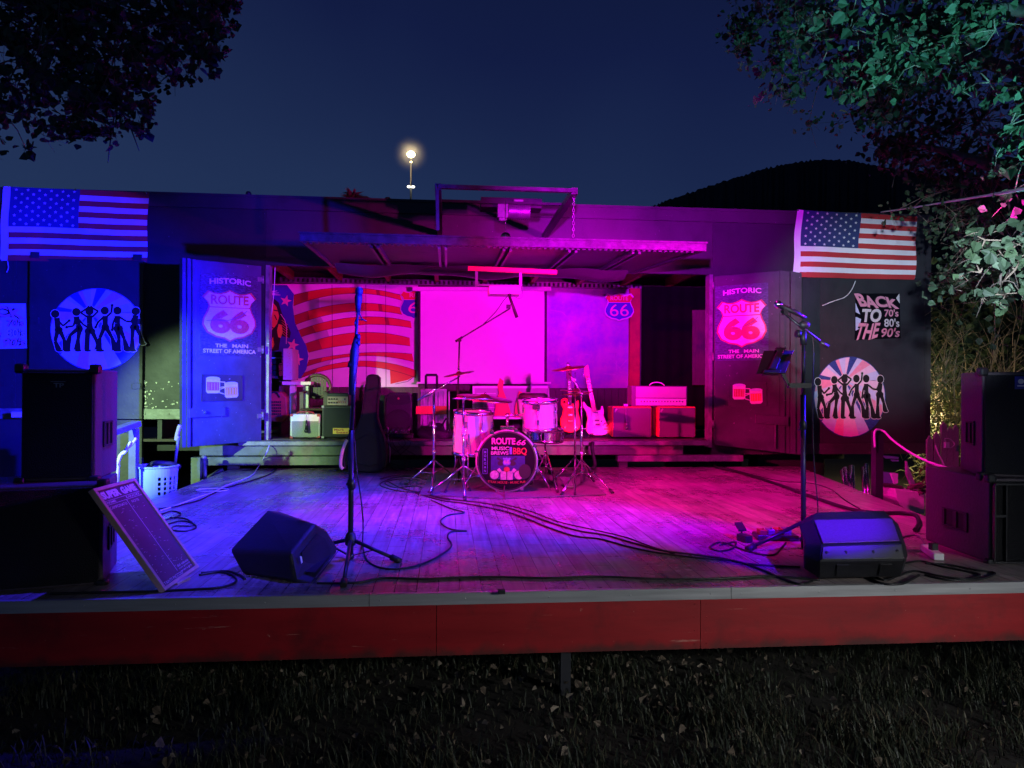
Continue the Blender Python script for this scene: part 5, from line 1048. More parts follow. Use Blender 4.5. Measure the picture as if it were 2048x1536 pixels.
# plastic chair
t = thing('plastic_chair', on_floor(637, 9.6), 'brown plastic garden chair with slatted back behind the bass cabinet', 'chair')
def CH(px, py, dy=0): return pt(px, py, 9.6 + dy)
mb = MB(); oc = [CH(635 + 26 * math.cos(a), 774 - 24 * math.sin(a) * (1.0 if math.sin(a) > 0 else .9)) for a in [6.2832 * k / 28 for k in range(29)]]; mb.ring(oc, .022, 8, cap=False)
for k in range(6): xx = 620 + k * 6; hh = 21 * math.sqrt(max(.1, 1 - ((xx - 635) / 26) ** 2)); mb.beam(CH(xx, 774 - hh), CH(xx, 774 + hh * .9), .035, .012, up=(0, 1, 0))
mb.build('backrest', K['brown_plastic'], t)
z = CH(635, 815).z; xa, xb = CH(610, 815).x, CH(662, 815).x; mb = MB(); mb.bb(xa, 9.25, z - .03, xb, 9.7, z); mb.build('seat', K['brown_plastic'], t, bevel=.02)
for a in (xa + .02, xb - .02):
    for yy, top_ in ((9.28, z + .18), (9.66, z + .22)): mb = MB(); mb.beam((a, yy, PL), (a, yy, top_), .045, .03); mb.build('leg', K['brown_plastic'], t)
    mb = MB(); mb.beam((a, 9.25, z + .19), (a, 9.68, z + .22), .05, .025); mb.build('armrest', K['brown_plastic'], t)
# PA speaker
t = thing('pa_speaker', on_floor(797, 9.35), 'grey plastic two-way speaker standing between the guitar bag and the trolley', 'loudspeaker')
o = [(772, 876), (770, 850), (771, 800), (774, 788), (781, 785), (815, 785), (822, 789), (824, 800), (824, 850), (822, 876)]
P = [pt(a, b, 9.3) for a, b in o]; 
for p in P: p.z = max(p.z, PL + .003)
mb = MB(); mb.slab(P, (0, .32, 0)); mb.build('cabinet', K['black_plastic'], t, bevel=.015, seg=3)
c = pt(797, 845, 9.3); mb = MB(); mb.lathe([(.17, 0), (.165, .012), (.15, .004), (.05, -.0), (0, .012)], (c.x, 9.298, c.z), (0, -1, 0), 32); mb.build('woofer', K['grille_grey'], t)
q = [pt(774, 790, 9.3), pt(821, 790, 9.3), pt(821, 806, 9.3), pt(810, 810, 9.3), pt(785, 810, 9.3), pt(774, 806, 9.3)]; mb = MB(); mb.slab([p + Vector((0, -.012, 0)) for p in q], (0, .011, 0)); mb.build('horn', K['grille_grey'], t, bevel=.004)
mb = MB(); c = pt(797, 797, 9.28); mb.lathe([(.014, 0), (.014, .01), (0, .01)], c, (0, -1, 0), 10); mb.build('horn_throat', K['poster_red'], t)
# mixer with jacks
t = thing('mixing_console', on_floor(796, 8.95), 'small mixer with many plugged leads on the trailer floor in front of the speaker', 'mixer')
xa, xb = pt(768, 872, 8.95).x, pt(826, 872, 8.95).x; mb = MB(); mb.slab([(xa, 8.92, PL + .01), (xb, 8.92, PL + .01), (xb, 9.12, PL + .01), (xa, 9.12, PL + .01)], (0, 0, .05)); mb.build('case', K['black_metal'], t, bevel=.006)
mb = MB(); 
for i in range(9): x = xa + .05 + i * (xb - xa - .1) / 8; mb.cyl((x, 9.0, PL + .06), (x, 9.0, PL + .10 + .02 * (i % 3)), .007, n=6); mb.cyl((x, 8.95, PL + .06), (x, 8.95, PL + .075), .008, n=6)
mb.build('jacks', K['chrome'], t)
mb = MB(); r = random.Random(5)
for i in range(7):
    a = Vector((xa + .05 + i * (xb - xa - .1) / 7, 8.98, PL + .10)); mb.ring(smooth([a, a + Vector((r.uniform(-.05, .05), -.05, .05)), a + Vector((r.uniform(-.1, .1), -.10, -.02)), Vector((a.x + r.uniform(-.15, .15), 8.58, PL - .03)), Vector((a.x + r.uniform(-.2, .25), 8.5, ST + .1)), Vector((a.x + r.uniform(-.3, .4), 8.35, ST + .01))]), .004, 5)
mb.build('leads', K['cable'], t)
mb = MB(); mb.ring(smooth([pt(777, 855, 8.9), pt(776, 870, 8.85), pt(780, 900, 8.5), pt(779, 925, 8.4)]), .005, 5); mb.build('pink_lead', K['white_cable'], t)
# trolley case
t = thing('trolley_case', on_floor(865, 9.45), 'upright wheeled case with raised handle and an orange strap box', 'case')
xa, xb = pt(833, 820, 9.4).x, pt(893, 820, 9.4).x; z = pt(862, 778, 9.4).z; mb = MB(); mb.bb(xa + .05, 9.4, PL + .03, xb, 9.65, z)
for k in range(6): x = xa + .08 + k * .065; mb.bb(x, 9.385, PL + .05, x + .02, 9.399, z - .03)
mb.build('shell', K['mural_grey'], t, bevel=.008)
mb = MB(); mb.ring([pt(852, 782, 9.5), pt(852, 752, 9.5), pt(853, 750, 9.5), pt(873, 750, 9.5), pt(874, 752, 9.5), pt(874, 782, 9.5)], .018, 6); mb.build('pull_handle', K['black_metal'], t)
mb = MB(); a = pt(832, 812, 9.34); b_ = pt(893, 828, 9.34); mb.bb(a.x, 9.3, b_.z, b_.x, 9.38, a.z); mb.build('strap_box', K['orange_strap'], t)
for x in (xa + .1, xb - .05): mb = MB(); mb.lathe([(0, 0), (.03, 0), (.03, .03), (0, .03)], (x, 9.42, PL + .03), (1, 0, 0), 12); mb.build('wheel', K['black_plastic'], t)
# soft bag heap
mb = MB(); c = on_floor(866, 9.12); NN = 26; vs = []
for j in range(9):
    for i in range(NN): a = 6.2832 * i / NN; k = j / 8; rr_ = math.cos(k * 1.5) ** .8 * (1 + .12 * math.sin(a * 3 + j) + .06 * math.sin(a * 7)); vs.append((c.x + .24 * rr_ * math.cos(a), c.y + .14 * rr_ * math.sin(a), PL + .001 + .13 * math.sin(k * 1.5) + .012 * math.sin(a * 5 + j * 2) * (j > 0) + (.05 if math.cos(a) > .5 and j > 5 else 0)))
mb.add(vs, [(j * NN + i, j * NN + (i + 1) % NN, (j + 1) * NN + (i + 1) % NN, (j + 1) * NN + i) for j in range(8) for i in range(NN)], 0, True)
mb.ring(smooth([(c.x + .1, 9.1, PL + .1), (c.x + .17, 9.08, PL + .24), (c.x + .22, 9.1, PL + .06)]), .012, 6)
tag(mb.build('soft_bag', K['bag']), 'crumpled dark cloth bag slumped before the trolley case', 'bag')
# pale panel behind the kit, red reflections painted on as flat shapes
t = thing('leaning_panel', on_floor(1022, 10.3), 'pale framed panel with a painted-on red reflection leaning behind the drum kit', 'panel')
f = pq(945, 772, 1099, 838, 10.3); mb = MB(); mb.slab([f(0, 0), f(1, 0), f(1, 1), f(0, 1)], (0, .03, 0)); mb.build('panel_board', K['mural_grey'], t)
mb = MB()
for q_ in ((0, 0, 1, .07), (0, .93, 1, 1), (0, .07, .025, .93), (.975, .07, 1, .93)): mb.slab([f(q_[0], q_[1], .001), f(q_[2], q_[1], .001), f(q_[2], q_[3], .001), f(q_[0], q_[3], .001)], (0, -.02, 0))
for k in range(5): mb.slab([f(.05, .2 + .14 * k, .001), f(.30, .2 + .14 * k, .001), f(.30, .22 + .14 * k, .001), f(.05, .22 + .14 * k, .001)], (0, -.006, 0))
mb.build('panel_frame', K['white'], t)
mb = MB(); poly(mb, f, [(.28, .1), (.30, .5), (.34, .8), (.32, 1.0), (.35, 1.25), (.40, 1.15), (.39, .9), (.44, .6), (.48, .3), (.50, .1)], .024, 0); poly(mb, f, [(.54, .05), (.55, .4), (.60, .85), (.65, .8), (.68, .4), (.66, .05)], .024, 0); mb.build('red_reflection', K['red_tolex'], t)  # reflections on the panel drawn as flat red shapes
mb = MB(); q = [pt(1036, 800, 9.0), pt(1044, 786, 9.0), pt(1060, 784, 9.0), pt(1066, 800, 9.0), pt(1062, 835, 9.0), pt(1040, 835, 9.0)]; mb.slab(q, (0, .25, 0)); mb.bb(q[5].x + .05, 9.02, PL, q[5].x + .09, 9.2, q[5].z); tag(mb.build('canvas_bag', K['tweed'], bevel=.02), 'greenish canvas bag propped behind the silver tom', 'bag')
# ------------------------------------------------ guitars
def guitar(label, Y, outline, ctr, neck, head, body_m, pick=None, extra=None, sb=.6, th=.045):
    c = on_floor(ctr[0], Y); t = thing('electric_guitar', c, label, 'electric guitar', 'guitars on stands'); lean = lambda p: Vector((p.x, Y + (p.z - PL) * .14, p.z))
    g = lambda px, py: lean(pt(px, py, Y))
    mb = MB(); mb.slab([g(*p) for p in outline], (0, th, 0)); mb.build('body', K[body_m], t, bevel=.010, seg=3)
    a, b = g(*neck[0]), g(*neck[1]); mb = MB(); mb.beam(a + Vector((0, -.008, 0)), b + Vector((0, -.006, 0)), neck[2], .018, up=(0, 1, 0)); nk = mb.build('neck', K['maple' if body_m != 'guitar_red' else 'dark_wood'], t)
    mb = MB()
    for k in range(20): p = a.lerp(b, 1 - (1 - 2 ** (-k / 12)) * 1.42) if False else b.lerp(a, 1 - 2 ** (-(k + 1) / 12.) ) ; mb.obox(p + Vector((0, -.019, 0)), neck[2] * .98, .002, .002)
    for k in (3, 5, 7, 9, 12): p = b.lerp(a, (1 - 2 ** (-(k) / 12.) + 1 - 2 ** (-(k - 1) / 12.)) / 2); mb.obox(p + Vector((0, -.019, 0)), neck[2] * .5, .002, .012)
    mb.build('frets', K['chrome'], nk)
    mb = MB(); mb.slab([g(*p) + Vector((0, .002, 0)) for p in head], (0, .016, 0)); hd_ = mb.build('headstock', K['maple' if body_m != 'guitar_red' else 'dark_wood'], nk)
    if pick: mb = MB(); mb.slab([g(*p) + Vector((0, -.012, 0)) for p in pick], (0, .003, 0)); mb.build('pickguard', K['white'], t)
    for px, py, w_, h_ in extra: mb = MB(); mb.obox(g(px, py) + Vector((0, -.018, 0)), w_, .010, h_); mb.build('pickup' if w_ > .04 else 'knob_group', K['purple_grille' if body_m != 'guitar_red' else 'chrome'], t)
    mb = MB(); d = (b - a).normalized(); s = d.cross(Vector((0, 1, 0))).normalized()
    for k in range(6): mb.cyl(g(*ctr) + s * (k - 2.5) * .0085 + Vector((0, -.024, 0)), b + s * (k - 2.5) * .006 + Vector((0, -.021, 0)), .0008, n=4)
    mb.build('strings', K['chrome'], t); return t, g
t, g = guitar('pale pink double-cut electric guitar on a stand beside the left red cabinet', 9.15,
  [(1166, 806), (1170, 803), (1176, 812), (1186, 818), (1192, 822), (1202, 820), (1205, 812), (1208, 812), (1210, 822), (1209, 832), (1213, 842), (1220, 855), (1221, 862), (1216, 868), (1205, 871), (1190, 871), (1178, 869), (1173, 862), (1174, 848), (1177, 838), (1174, 825), (1168, 815)],
  (1199, 852), ((1190, 824), (1178, 752), .052), [(1173, 733), (1180, 729), (1182, 740), (1182, 755), (1175, 756), (1172, 748)], 'guitar_pink',
  [(1184, 824), (1190, 821), (1205, 826), (1210, 840), (1215, 852), (1218, 862), (1210, 862), (1203, 852), (1188, 850), (1185, 838)], [(1192, 825, .055, .012), (1194.5, 841, .055, .022), (1195.5, 849, .055, .022), (1212, 858, .05, .015)])
mb = MB()
for k in range(6): p = g(1172 - (.4), 735 + k * 3.6); mb.cyl(p, p + Vector((-.02, 0, 0)), .003, n=5); mb.ball(p + Vector((-.024, 0, 0)), .005, 6)
mb.build('tuning_pegs', K['chrome'], t); mb = MB(); p = g(1205, 851) + Vector((0, -.03, 0)); mb.cyl(p, g(1220, 838) + Vector((0, -.05, 0)), .003, n=5)
for a, b_ in ((1204, 843), (1210, 847), (1213, 852)): mb.lathe([(0, .012), (.010, .012), (.012, 0)], g(a, b_) + Vector((0, -.012, 0)), (0, -1, 0), 8)
mb.build('controls', K['chrome'], t)
t, g = guitar('bright red single-cut electric guitar on a stand behind the cymbal stand', 9.12,
  [(1124, 800), (1130, 796), (1137, 797), (1142, 804), (1148, 808), (1156, 802), (1160, 800), (1160, 812), (1158, 820), (1160, 832), (1163, 845), (1160, 858), (1152, 865), (1138, 866), (1127, 862), (1122, 852), (1121, 840), (1126, 828), (1128, 818), (1124, 810)],
  (1141, 850), ((1141, 810), (1141, 757), .048), [(1136, 757), (1135, 738), (1141, 734), (1147, 738), (1146, 757)], 'guitar_red', None, [(1141, 815, .06, .018), (1141, 830, .06, .022), (1141, 842, .06, .012), (1130, 855, .02, .02), (1153, 855, .02, .02)])
mb = MB(); 
for px in (1130, 1131): p = g(1130, 804) + Vector((0, -.012, 0)); mb.lathe([(.016, 0), (.016, .004), (.006, .004)], p, (0, -1, 0), 12)
mb.build('selector_ring', K['cream'], t)
for px, sx, lab in ((1141, .0, 'low black guitar stand under the red guitar'), (1197, 0, 'low black guitar stand under the pale pink guitar')):
    c = on_floor(px, 9.2); t = thing('guitar_stand', c, lab, 'guitar stand', 'guitar stands'); mb = MB()
    mb.cyl((c.x, 9.30, PL + .04), (c.x, 9.42, PL + .40), .008); mb.build('pole', K['black_metal'], t)
    for a in (-1, 1):
        mb = MB(); mb.cyl((c.x, 9.30, PL + .12), (c.x + a * .16, 9.08, PL + .008), .008); mb.build('leg', K['black_metal'], t)
        mb = MB(); mb.ring(smooth([(c.x, 9.28, PL + .05), (c.x + a * .09, 9.2, PL + .02), (c.x + a * .10, 9.08, PL + .02), (c.x + a * .10, 9.06, PL + .06)]), .009, 6); mb.build('yoke', K['black_plastic'], t)
    mb = MB(); mb.cyl((c.x, 9.32, PL + .12), (c.x, 9.55, PL + .008), .008); mb.build('leg', K['black_metal'], t)
# red cabs and head
c1 = amp_combo(1224, 813, 1304, 879, 9.02, .27, 'left one of two red guitar cabinets, with a microphone hanging before it', 'speaker cabinet', 'guitar_cabinet', 'red_tolex', 'purple_grille', 'red guitar cabinets', .035, bev=.02)
c2 = amp_combo(1316, 813, 1392, 879, 9.02, .27, 'right one of two red guitar cabinets, next to the dark door jamb', 'speaker cabinet', 'guitar_cabinet', 'red_tolex', 'purple_grille', 'red guitar cabinets', .035, bev=.02)
for t_, f_, *_ in (c1, c2): mb = MB(); stroke(mb, f_, [(.06, .84), (.11, .93)], .012, .009); stroke(mb, f_, [(.075, .82), (.13, .92)], .008, .009); mb.build('logo_plate', K['white'], t_)
zc = c1[5] + .002; xa, xb = pt(1272, 790, 9.04).x, pt(1375, 790, 9.04).x; zt_ = zc + .26
zt_ = pt(1325, 772, 9.04).z; t = thing('amplifier_head', ((xa + xb) / 2, 9.1, zc), 'wide pale amplifier head with a row of knobs on the two red cabinets', 'amplifier head')
mb = MB(); mb.bb(xa - .055, 9.05, zc, xb, 9.27, zt_); mb.build('case', K['purple_grille'], t, bevel=.008); f = quadmap((xa, 9.05, zt_), (xb, 9.05, zt_), (xb, 9.05, zc), (xa, 9.05, zc))
mb = MB(); mb.slab([f(.0, .42, .001), f(.975, .42, .001), f(.975, .96, .001), f(.0, .96, .001)], (0, -.010, 0)); mb.build('front_plate', K['mural_grey'], t, bevel=.003)
mb = MB(); mb.slab([f(.0, .05, .001), f(.975, .05, .001), f(.975, .38, .001), f(.0, .38, .001)], (0, -.008, 0)); mb.build('control_plate', K['mural_white'], t, bevel=.002)
mb = MB()
for k in range(15): mb.lathe([(0, .016), (.008, .014), (.010, 0)], f(.10 + k * .057, .24, .009), (0, -1, 0), 8)
mb.build('knobs', K['chrome'], t)
mb = MB(); text(mb, f, 'BRBS', .36, .64, .62, .86, .0125, 0, .035); mb.build('nameplate', K['poster_pink'], t)
mb = MB(); mb.ring(smooth([f(.30, 1.03, -.1), f(.38, 1.16, -.1), f(.52, 1.16, -.1), f(.60, 1.03, -.1)]), .007, 6); mb.build('carry_handle', K['white'], t)
mb = MB(); f_ = c1[1]; mb.ring(smooth([f_(.33, 1.04, .0), f_(.33, 1.0, .02), f_(.33, .8, .03), f_(.335, .55, .035), f_(.335, .42, .035)]), .0035, 5); mic(mb, f_(.335, .33, .05), (0, 0, -1), .06, .022); mb.obox(f_(.34, 1.04, -.02), .05, .05, .03)
tag(mb.build('hanging_microphone', [K['grey_metal'], K['chrome']]), 'microphone hanging on its lead before the left red cabinet', 'microphone')
mb = MB(); c = pt(1187, 905, 8.4); mb.ring(smooth([pt(1186, 884, 8.56), pt(1184, 895, 8.54), pt(1187, 912, 8.54), pt(1190, 930, 8.5), pt(1184, 938, 8.45)]), .022, 8); tag(mb.build('hanging_strap', K['bag']), 'dark strap dangling over the sill below the pink guitar', 'strap')
# dim painted figure panel in the dark right recess
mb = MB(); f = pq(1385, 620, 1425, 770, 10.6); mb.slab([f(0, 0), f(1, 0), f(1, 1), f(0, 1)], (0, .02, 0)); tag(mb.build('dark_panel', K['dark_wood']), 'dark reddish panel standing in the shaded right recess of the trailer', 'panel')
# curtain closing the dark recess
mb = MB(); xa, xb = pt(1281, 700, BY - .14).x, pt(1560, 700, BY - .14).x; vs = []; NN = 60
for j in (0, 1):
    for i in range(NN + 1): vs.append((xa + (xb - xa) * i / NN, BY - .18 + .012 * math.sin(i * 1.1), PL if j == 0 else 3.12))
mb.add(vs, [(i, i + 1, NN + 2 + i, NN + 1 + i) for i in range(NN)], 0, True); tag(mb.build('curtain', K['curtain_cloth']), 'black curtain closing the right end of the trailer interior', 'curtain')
# ------------------------------------------------ chalkboard
t = thing('chalkboard', onz(330, 1185, ST), 'leaning chalkboard in a pale wooden frame against the left speakers', 'chalkboard')
q = [atd(183, 979, 3.36), atd(267, 957, 3.82), None, atd(328, 1183, 3.42)]; nb = (q[1] - q[0]).cross(q[3] - q[0]).normalized(); rb_ = ray(396, 1135); q[2] = CAMP + rb_ * ((q[0] - CAMP).dot(nb) / rb_.dot(nb))
f = quadmap(*q); n = f(0, 0, 1) - f(0, 0, 0); mb = MB(); mb.slab([f(.03, .02), f(.97, .02), f(.97, .98), f(.03, .98)], -n * .012); mb.build('board', K['chalkboard'], t)
mb = MB()
for q_ in ((0, 0, 1, .03), (0, .97, 1, 1), (0, .03, .055, .97), (.945, .03, 1, .97)): mb.slab([f(q_[0], q_[1], .008), f(q_[2], q_[1], .008), f(q_[2], q_[3], .008), f(q_[0], q_[3], .008)], -n * .028)
mb.build('frame', K['pale_wood'], t, bevel=.002)
mb = MB(); text(mb, f, 'SUPER', .09, .885, .50, .955, .001, 0, .06); text(mb, f, 'GAME', .54, .885, .90, .955, .001, 0, .06)
rect(mb, f, .08, .868, .92, .871, .001); text(mb, f, 'KARAOKE', .55, .842, .88, .862, .001, 0, .0); rect(mb, f, .08, .832, .92, .835, .001); rect(mb, f, .515, .08, .523, .832, .001)
text(mb, f, 'NOME', .10, .842, .30, .862, .001); text(mb, f, 'CAMPIONATO', .09, .79, .48, .815, .001, 0, .0); text(mb, f, 'NOTE', .60, .79, .78, .812, .001, 0, .0)
text(mb, f, 'TANTI PICCOLI', .10, .035, .60, .062, .001, 0, .0)
for k, s_ in enumerate(('dal sabato', 'con premi', 'serate e gare')): text(mb, f, s_, .58, .105 - k * .03, .90, .127 - k * .03, .001, 0, .0)
r = random.Random(9)
for _ in range(70):
    u, v = r.uniform(.1, .85), r.uniform(.12, .77); stroke(mb, f, [(u, v), (u + r.uniform(.01, .05), v + r.uniform(-.008, .008))], .0022, .001)
mb.build('chalk_writing', K['chalk'], t)
mb = MB(); mb.beam(atd(350, 1170, 3.56), atd(376, 1156, 3.66), .03, .02); tag(mb.build('wood_block', K['pale_wood'], bevel=.003), 'short pale wooden block under the lower corner of the chalkboard', 'wood block')
# small dark box behind the board
mb = MB(); a = onz(272, 1003, ST); mb.bb(a.x - .25, a.y - .6, ST, a.x + .06, a.y - .3, ST + .16); tag(mb.build('small_case', K['speaker_side'], bevel=.008), 'small dark case behind the top corner of the chalkboard', 'case')
mb = MB(); P = [atd(205, 1085, 3.9), atd(212, 1030, 3.95), atd(262, 1070, 3.9), atd(268, 1090, 3.85)]
# ------------------------------------------------ left background: basket, rail, rope
c = onz(313, 995, .55); yb_ = 7.1; cx = ony(313, 950, yb_).x; zt_ = ony(313, 932, yb_).z; rb = .5 * (ony(355, 950, yb_).x - ony(272, 950, yb_).x)
t = thing('laundry_basket', (cx, yb_, .25), 'pale round plastic basket with slotted sides beside the stage', 'basket')
N1, rows = 44, 12; z0 = .25; hgt = zt_ - z0; mb = MB()
def bp(i, z): k = .86 + .14 * (z - z0) / hgt; a = 6.2832 * i / N1; return (cx + rb * k * math.cos(a), yb_ + rb * k * math.sin(a), z)
for j in range(rows):
    za, zb_ = z0 + hgt * j / rows, z0 + hgt * (j + 1) / rows
    for i in range(N1):
        hole = 4 <= j <= 9 and i % 2 == 0 and (i // 11) % 1 == 0 and not (30 <= i <= 35)
        if hole:
            zm = za + (zb_ - za) * .3; mb.add([bp(i, za), bp(i + 1, za), bp(i + 1, zm), bp(i, zm)], [(0, 1, 2, 3)])
        else: mb.add([bp(i, za), bp(i + 1, za), bp(i + 1, zb_), bp(i, zb_)], [(0, 1, 2, 3)])
mb.add([bp(i, z0) for i in range(N1)], [tuple(range(N1))]); b = mb.build('basket_wall', K['basket'], t); so = b.modifiers.new('s', 'SOLIDIFY'); so.thickness = .006
mb = MB(); mb.ring([bp(i, zt_) for i in range(N1 + 1)], .010, 6, cap=False); mb.build('rim', K['basket'], t)
mb = MB(); mb.ring(smooth([(cx - .1, yb_ + .05, zt_ - .02), (cx, yb_ - .05, zt_ + .03), (cx + .12, yb_, zt_ + .02), (cx + .18, yb_ + .08, zt_ - .02)]), .025, 7); mb.build('contents', K['bag'], t)
t = thing('broom', ony(350, 985, 7.2), 'thin pale stick with a knotted end leaning beside the basket', 'stick'); mb = MB(); mb.cyl(ony(349, 935, 7.2), ony(357, 872, 7.2), .014); mb.build('handle', K['green_paint'], t); mb = MB(); mb.ring(smooth([ony(357, 872, 7.2), ony(352, 880, 7.2), ony(356, 862, 7.2), ony(360, 850, 7.2)]), .02, 6); mb.build('knot', K['tweed'], t)
yr = 6.9; t = thing('hand_rail', ony(262, 985, yr), 'green and blue lit steel hand rail of the stage steps behind the left speaker', 'hand rail')
mb = MB(); mb.beam(ony(180, 880, yr - .5), ony(274, 847, yr), .10, .055); mb.build('top_rail', K['green_paint'], t, bevel=.01)
mb = MB(); mb.bb(ony(257, 900, yr).x, yr, .1, ony(271, 900, yr).x, yr + .08, ony(262, 858, yr).z); mb.build('post', K['green_paint'], t)
mb = MB(); mb.bb(ony(180, 900, yr + .1).x, yr + .1, .1, ony(256, 900, yr).x, yr + .13, ony(250, 868, yr).z); mb.build('infill_panel', K['wall_paint'], t)
cord([ony(273, 876, 6.7), ony(262, 890, 6.7), ony(248, 903, 6.7), ony(238, 915, 6.7), ony(236, 940, 6.7), ony(233, 985, 6.7)], .014, 'thick white rope tied to the hand rail behind the left speaker', 'rope', name='rope')
cord([ony(262, 883, 6.68), ony(256, 892, 6.68), ony(250, 905, 6.68), ony(242, 910, 6.68), ony(235, 930, 6.68)], .012, 'second short strand of white rope on the left hand rail', 'rope', name='rope')
mb = MB(); mb.beam(ony(25, 829, 8.7), ony(60, 829, 8.7), .05, .06); tag(mb.build('marker_light', K['white']), 'small pale reflector on the trailer side left of the tall speaker', 'reflector')
mb = MB(); c = ony(497, 388, 8.9); mb.ball((c.x, c.y, c.z), .035, 10); mb.cyl((c.x, c.y, c.z - .06), (c.x, c.y, c.z), .012); tag(mb.build('roof_lamp_dome', K['black_plastic']), 'small dark dome fixture on the trailer roof edge', 'lamp')
# ------------------------------------------------ right background
yg = 6.7; t = thing('rope_post', ony(1762, 1000, yg), 'dark square post carrying a white rope right of the stage', 'post'); mb = MB(); mb.bb(ony(1752, 900, yg).x, yg, 0, ony(1767, 900, yg).x, yg + .08, ony(1760, 862, yg).z); mb.build('post_shaft', K['black_paint'], t)
cord([ony(1750, 895, yg - .02), ony(1750, 862, yg - .02), ony(1768, 863, yg - .02), ony(1785, 880, yg - .3), ony(1820, 905, yg - .8), ony(1865, 927, yg - 1.4), ony(1920, 943, yg - 2.1)], .011, 'thick white rope sagging from the dark post to the right speakers', 'rope', name='rope')
cord([ony(1871, 890, 7.3), ony(1876, 905, 7.3), ony(1886, 925, 7.3), ony(1895, 947, 7.3)], .008, 'short pale cord crossing behind the sagging rope', 'cord')
for i, (x0, y0, x1, y1, r_) in enumerate(((1684, 940, 1702, 985, .022), (1690, 935, 1715, 988, .026), (1703, 932, 1706, 990, .03), (1727, 935, 1733, 992, .028), (1732, 928, 1740, 996, .022), (1748, 928, 1750, 1000, .026))):
    a = ony(x0, y0, 7.6); b_ = ony(x1, y1 + 40, 7.6 - .25); mb = MB(); mb.cyl(a, b_, r_, n=14)
    o_ = mb.build('steel_tube', K['chrome']); tag(o_, 'shiny bare steel tube in the bundle leaning right of the stage', 'steel tube', 'shiny steel tubes leaning beside the stage')
t = thing('folding_ladder', ony(1800, 1000, 7.4), 'turquoise and grey folding step ladder standing right of the rope post', 'ladder')
for q_ in ([(1768, 911), (1798, 914), (1796, 918), (1772, 917)], [(1765, 944), (1779, 945), (1788, 967), (1765, 966)], [(1784, 919), (1798, 920), (1797, 923), (1786, 923)]): mb = MB(); mb.slab([ony(*p, 7.5) for p in q_], (0, .03, 0)); mb.build('tread', K['turquoise'], t)
mb = MB(); mb.slab([ony(*p, 7.4) for p in [(1814, 922), (1818, 936), (1836, 980), (1830, 986), (1815, 950)]], (0, .04, 0)); mb.build('rail', K['alu'], t)
mb = MB(); mb.slab([ony(*p, 7.45) for p in [(1782, 946), (1796, 947), (1796, 966), (1790, 968)]], (0, .03, 0)); mb.build('rail', K['white'], t)
mb = MB(); mb.slab([ony(*p, 7.3) for p in [(1765, 968), (1805, 972), (1805, 978), (1765, 973)]], (0, .2, 0)); tag(mb.build('plank', K['dark_wood']), 'dark plank crossing low in front of the folding ladder', 'plank')
t = thing('wheelbarrow', ony(1815, 1010, 7.2), 'pale curved barrow tub heaped with dry wood right of the stage', 'wheelbarrow'); mb = MB()
P = [ony(*p, 7.2) for p in [(1790, 978), (1792, 995), (1800, 1010), (1815, 1022), (1835, 1028), (1850, 1028), (1850, 985)]]; mb.slab(P, (0, .35, 0)); mb.build('tub', K['cream'], t, bevel=.01); mb = MB(); r = random.Random(6)
for _ in range(26): a = ony(r.uniform(1795, 1850), r.uniform(970, 990), 7.2 + r.uniform(0, .3)); mb.cyl(a, a + Vector((r.uniform(-.15, .15), r.uniform(-.1, .1), r.uniform(-.02, .05))), r.uniform(.008, .02), n=6)
mb.build('wood_pieces', K['litter'], t)
for i, (px, tp_) in enumerate(((1874, 872), (1888, 852), (1900, 862), (1912, 858), (1860, 880))):
    mb = MB(); a = ony(px - 5, tp_, 8.3); b_ = ony(px + 6, tp_, 8.3); mb.slab([(a.x, 8.3, -.02), (b_.x, 8.3, -.02), (b_.x, 8.3, b_.z), ((a.x + b_.x) / 2, 8.3, a.z + .05), (a.x, 8.3, a.z)], (0, .03, 0)); tag(mb.build('fence_picket', K['tweed']), 'weathered upright board of the low fence behind the right speakers', 'fence board', 'weathered fence boards behind the right speakers')
mb = MB(); c = ony(1893, 890, 8.2); mb.obox(c, .05, .04, .07); mb.ring(smooth([c, ony(1890, 878, 8.2), ony(1900, 878, 8.2), ony(1909, 888, 8.2), ony(1900, 896, 8.2), c]), .006, 6); tag(mb.build('cable_plug', K['white_cable'], bevel=.004), 'white plug with looped lead hooked on the fence boards', 'plug')
# ------------------------------------------------ floor clutter
mb = MB(); c = onz(1489, 1083, ST); mb.obox((c.x, c.y, ST + .022), .055, .10, .044, Matrix.Rotation(.2, 3, 'Z')); pd = None
t = thing('effects_pedal', (c.x, c.y, ST), 'small dark effects pedal on the boards left of the tripod foot', 'effects pedal'); mb.build('case', K['black_metal'], t, bevel=.004)
mb = MB(); mb.slab([(c.x - .03, c.y + .02, ST + .06), (c.x + .025, c.y + .03, ST + .06), (c.x + .025, c.y + .10, ST + .095), (c.x - .03, c.y + .09, ST + .095)], (0, 0, .012)); mb.cyl((c.x, c.y + .04, ST + .03), (c.x, c.y + .05, ST + .07), .006); mb.build('treadle', K['black_plastic'], t)
t = thing('pedalboard', onz(1548, 1080, ST), 'cluttered black pedal board tucked beside the right stage monitor', 'pedal board'); c = onz(1550, 1078, ST); mb = MB(); mb.obox((c.x, c.y, ST + .02), .26, .14, .03, Matrix.Rotation(-.15, 3, 'Z')); mb.build('base', K['black_metal'], t, bevel=.003)
for i in range(4): mb = MB(); p = (c.x - .09 + i * .06, c.y + .01 * i, ST + .05); mb.obox(p, .045, .08, .03, Matrix.Rotation(-.15, 3, 'Z')); mb.lathe([(0, .018), (.007, .018), (.007, 0)], (p[0], p[1] - .02, p[2] + .01), (0, 0, 1), 8); mb.build('pedal', K['grey_metal'] if i % 2 else K['red_wood'], t, bevel=.003)
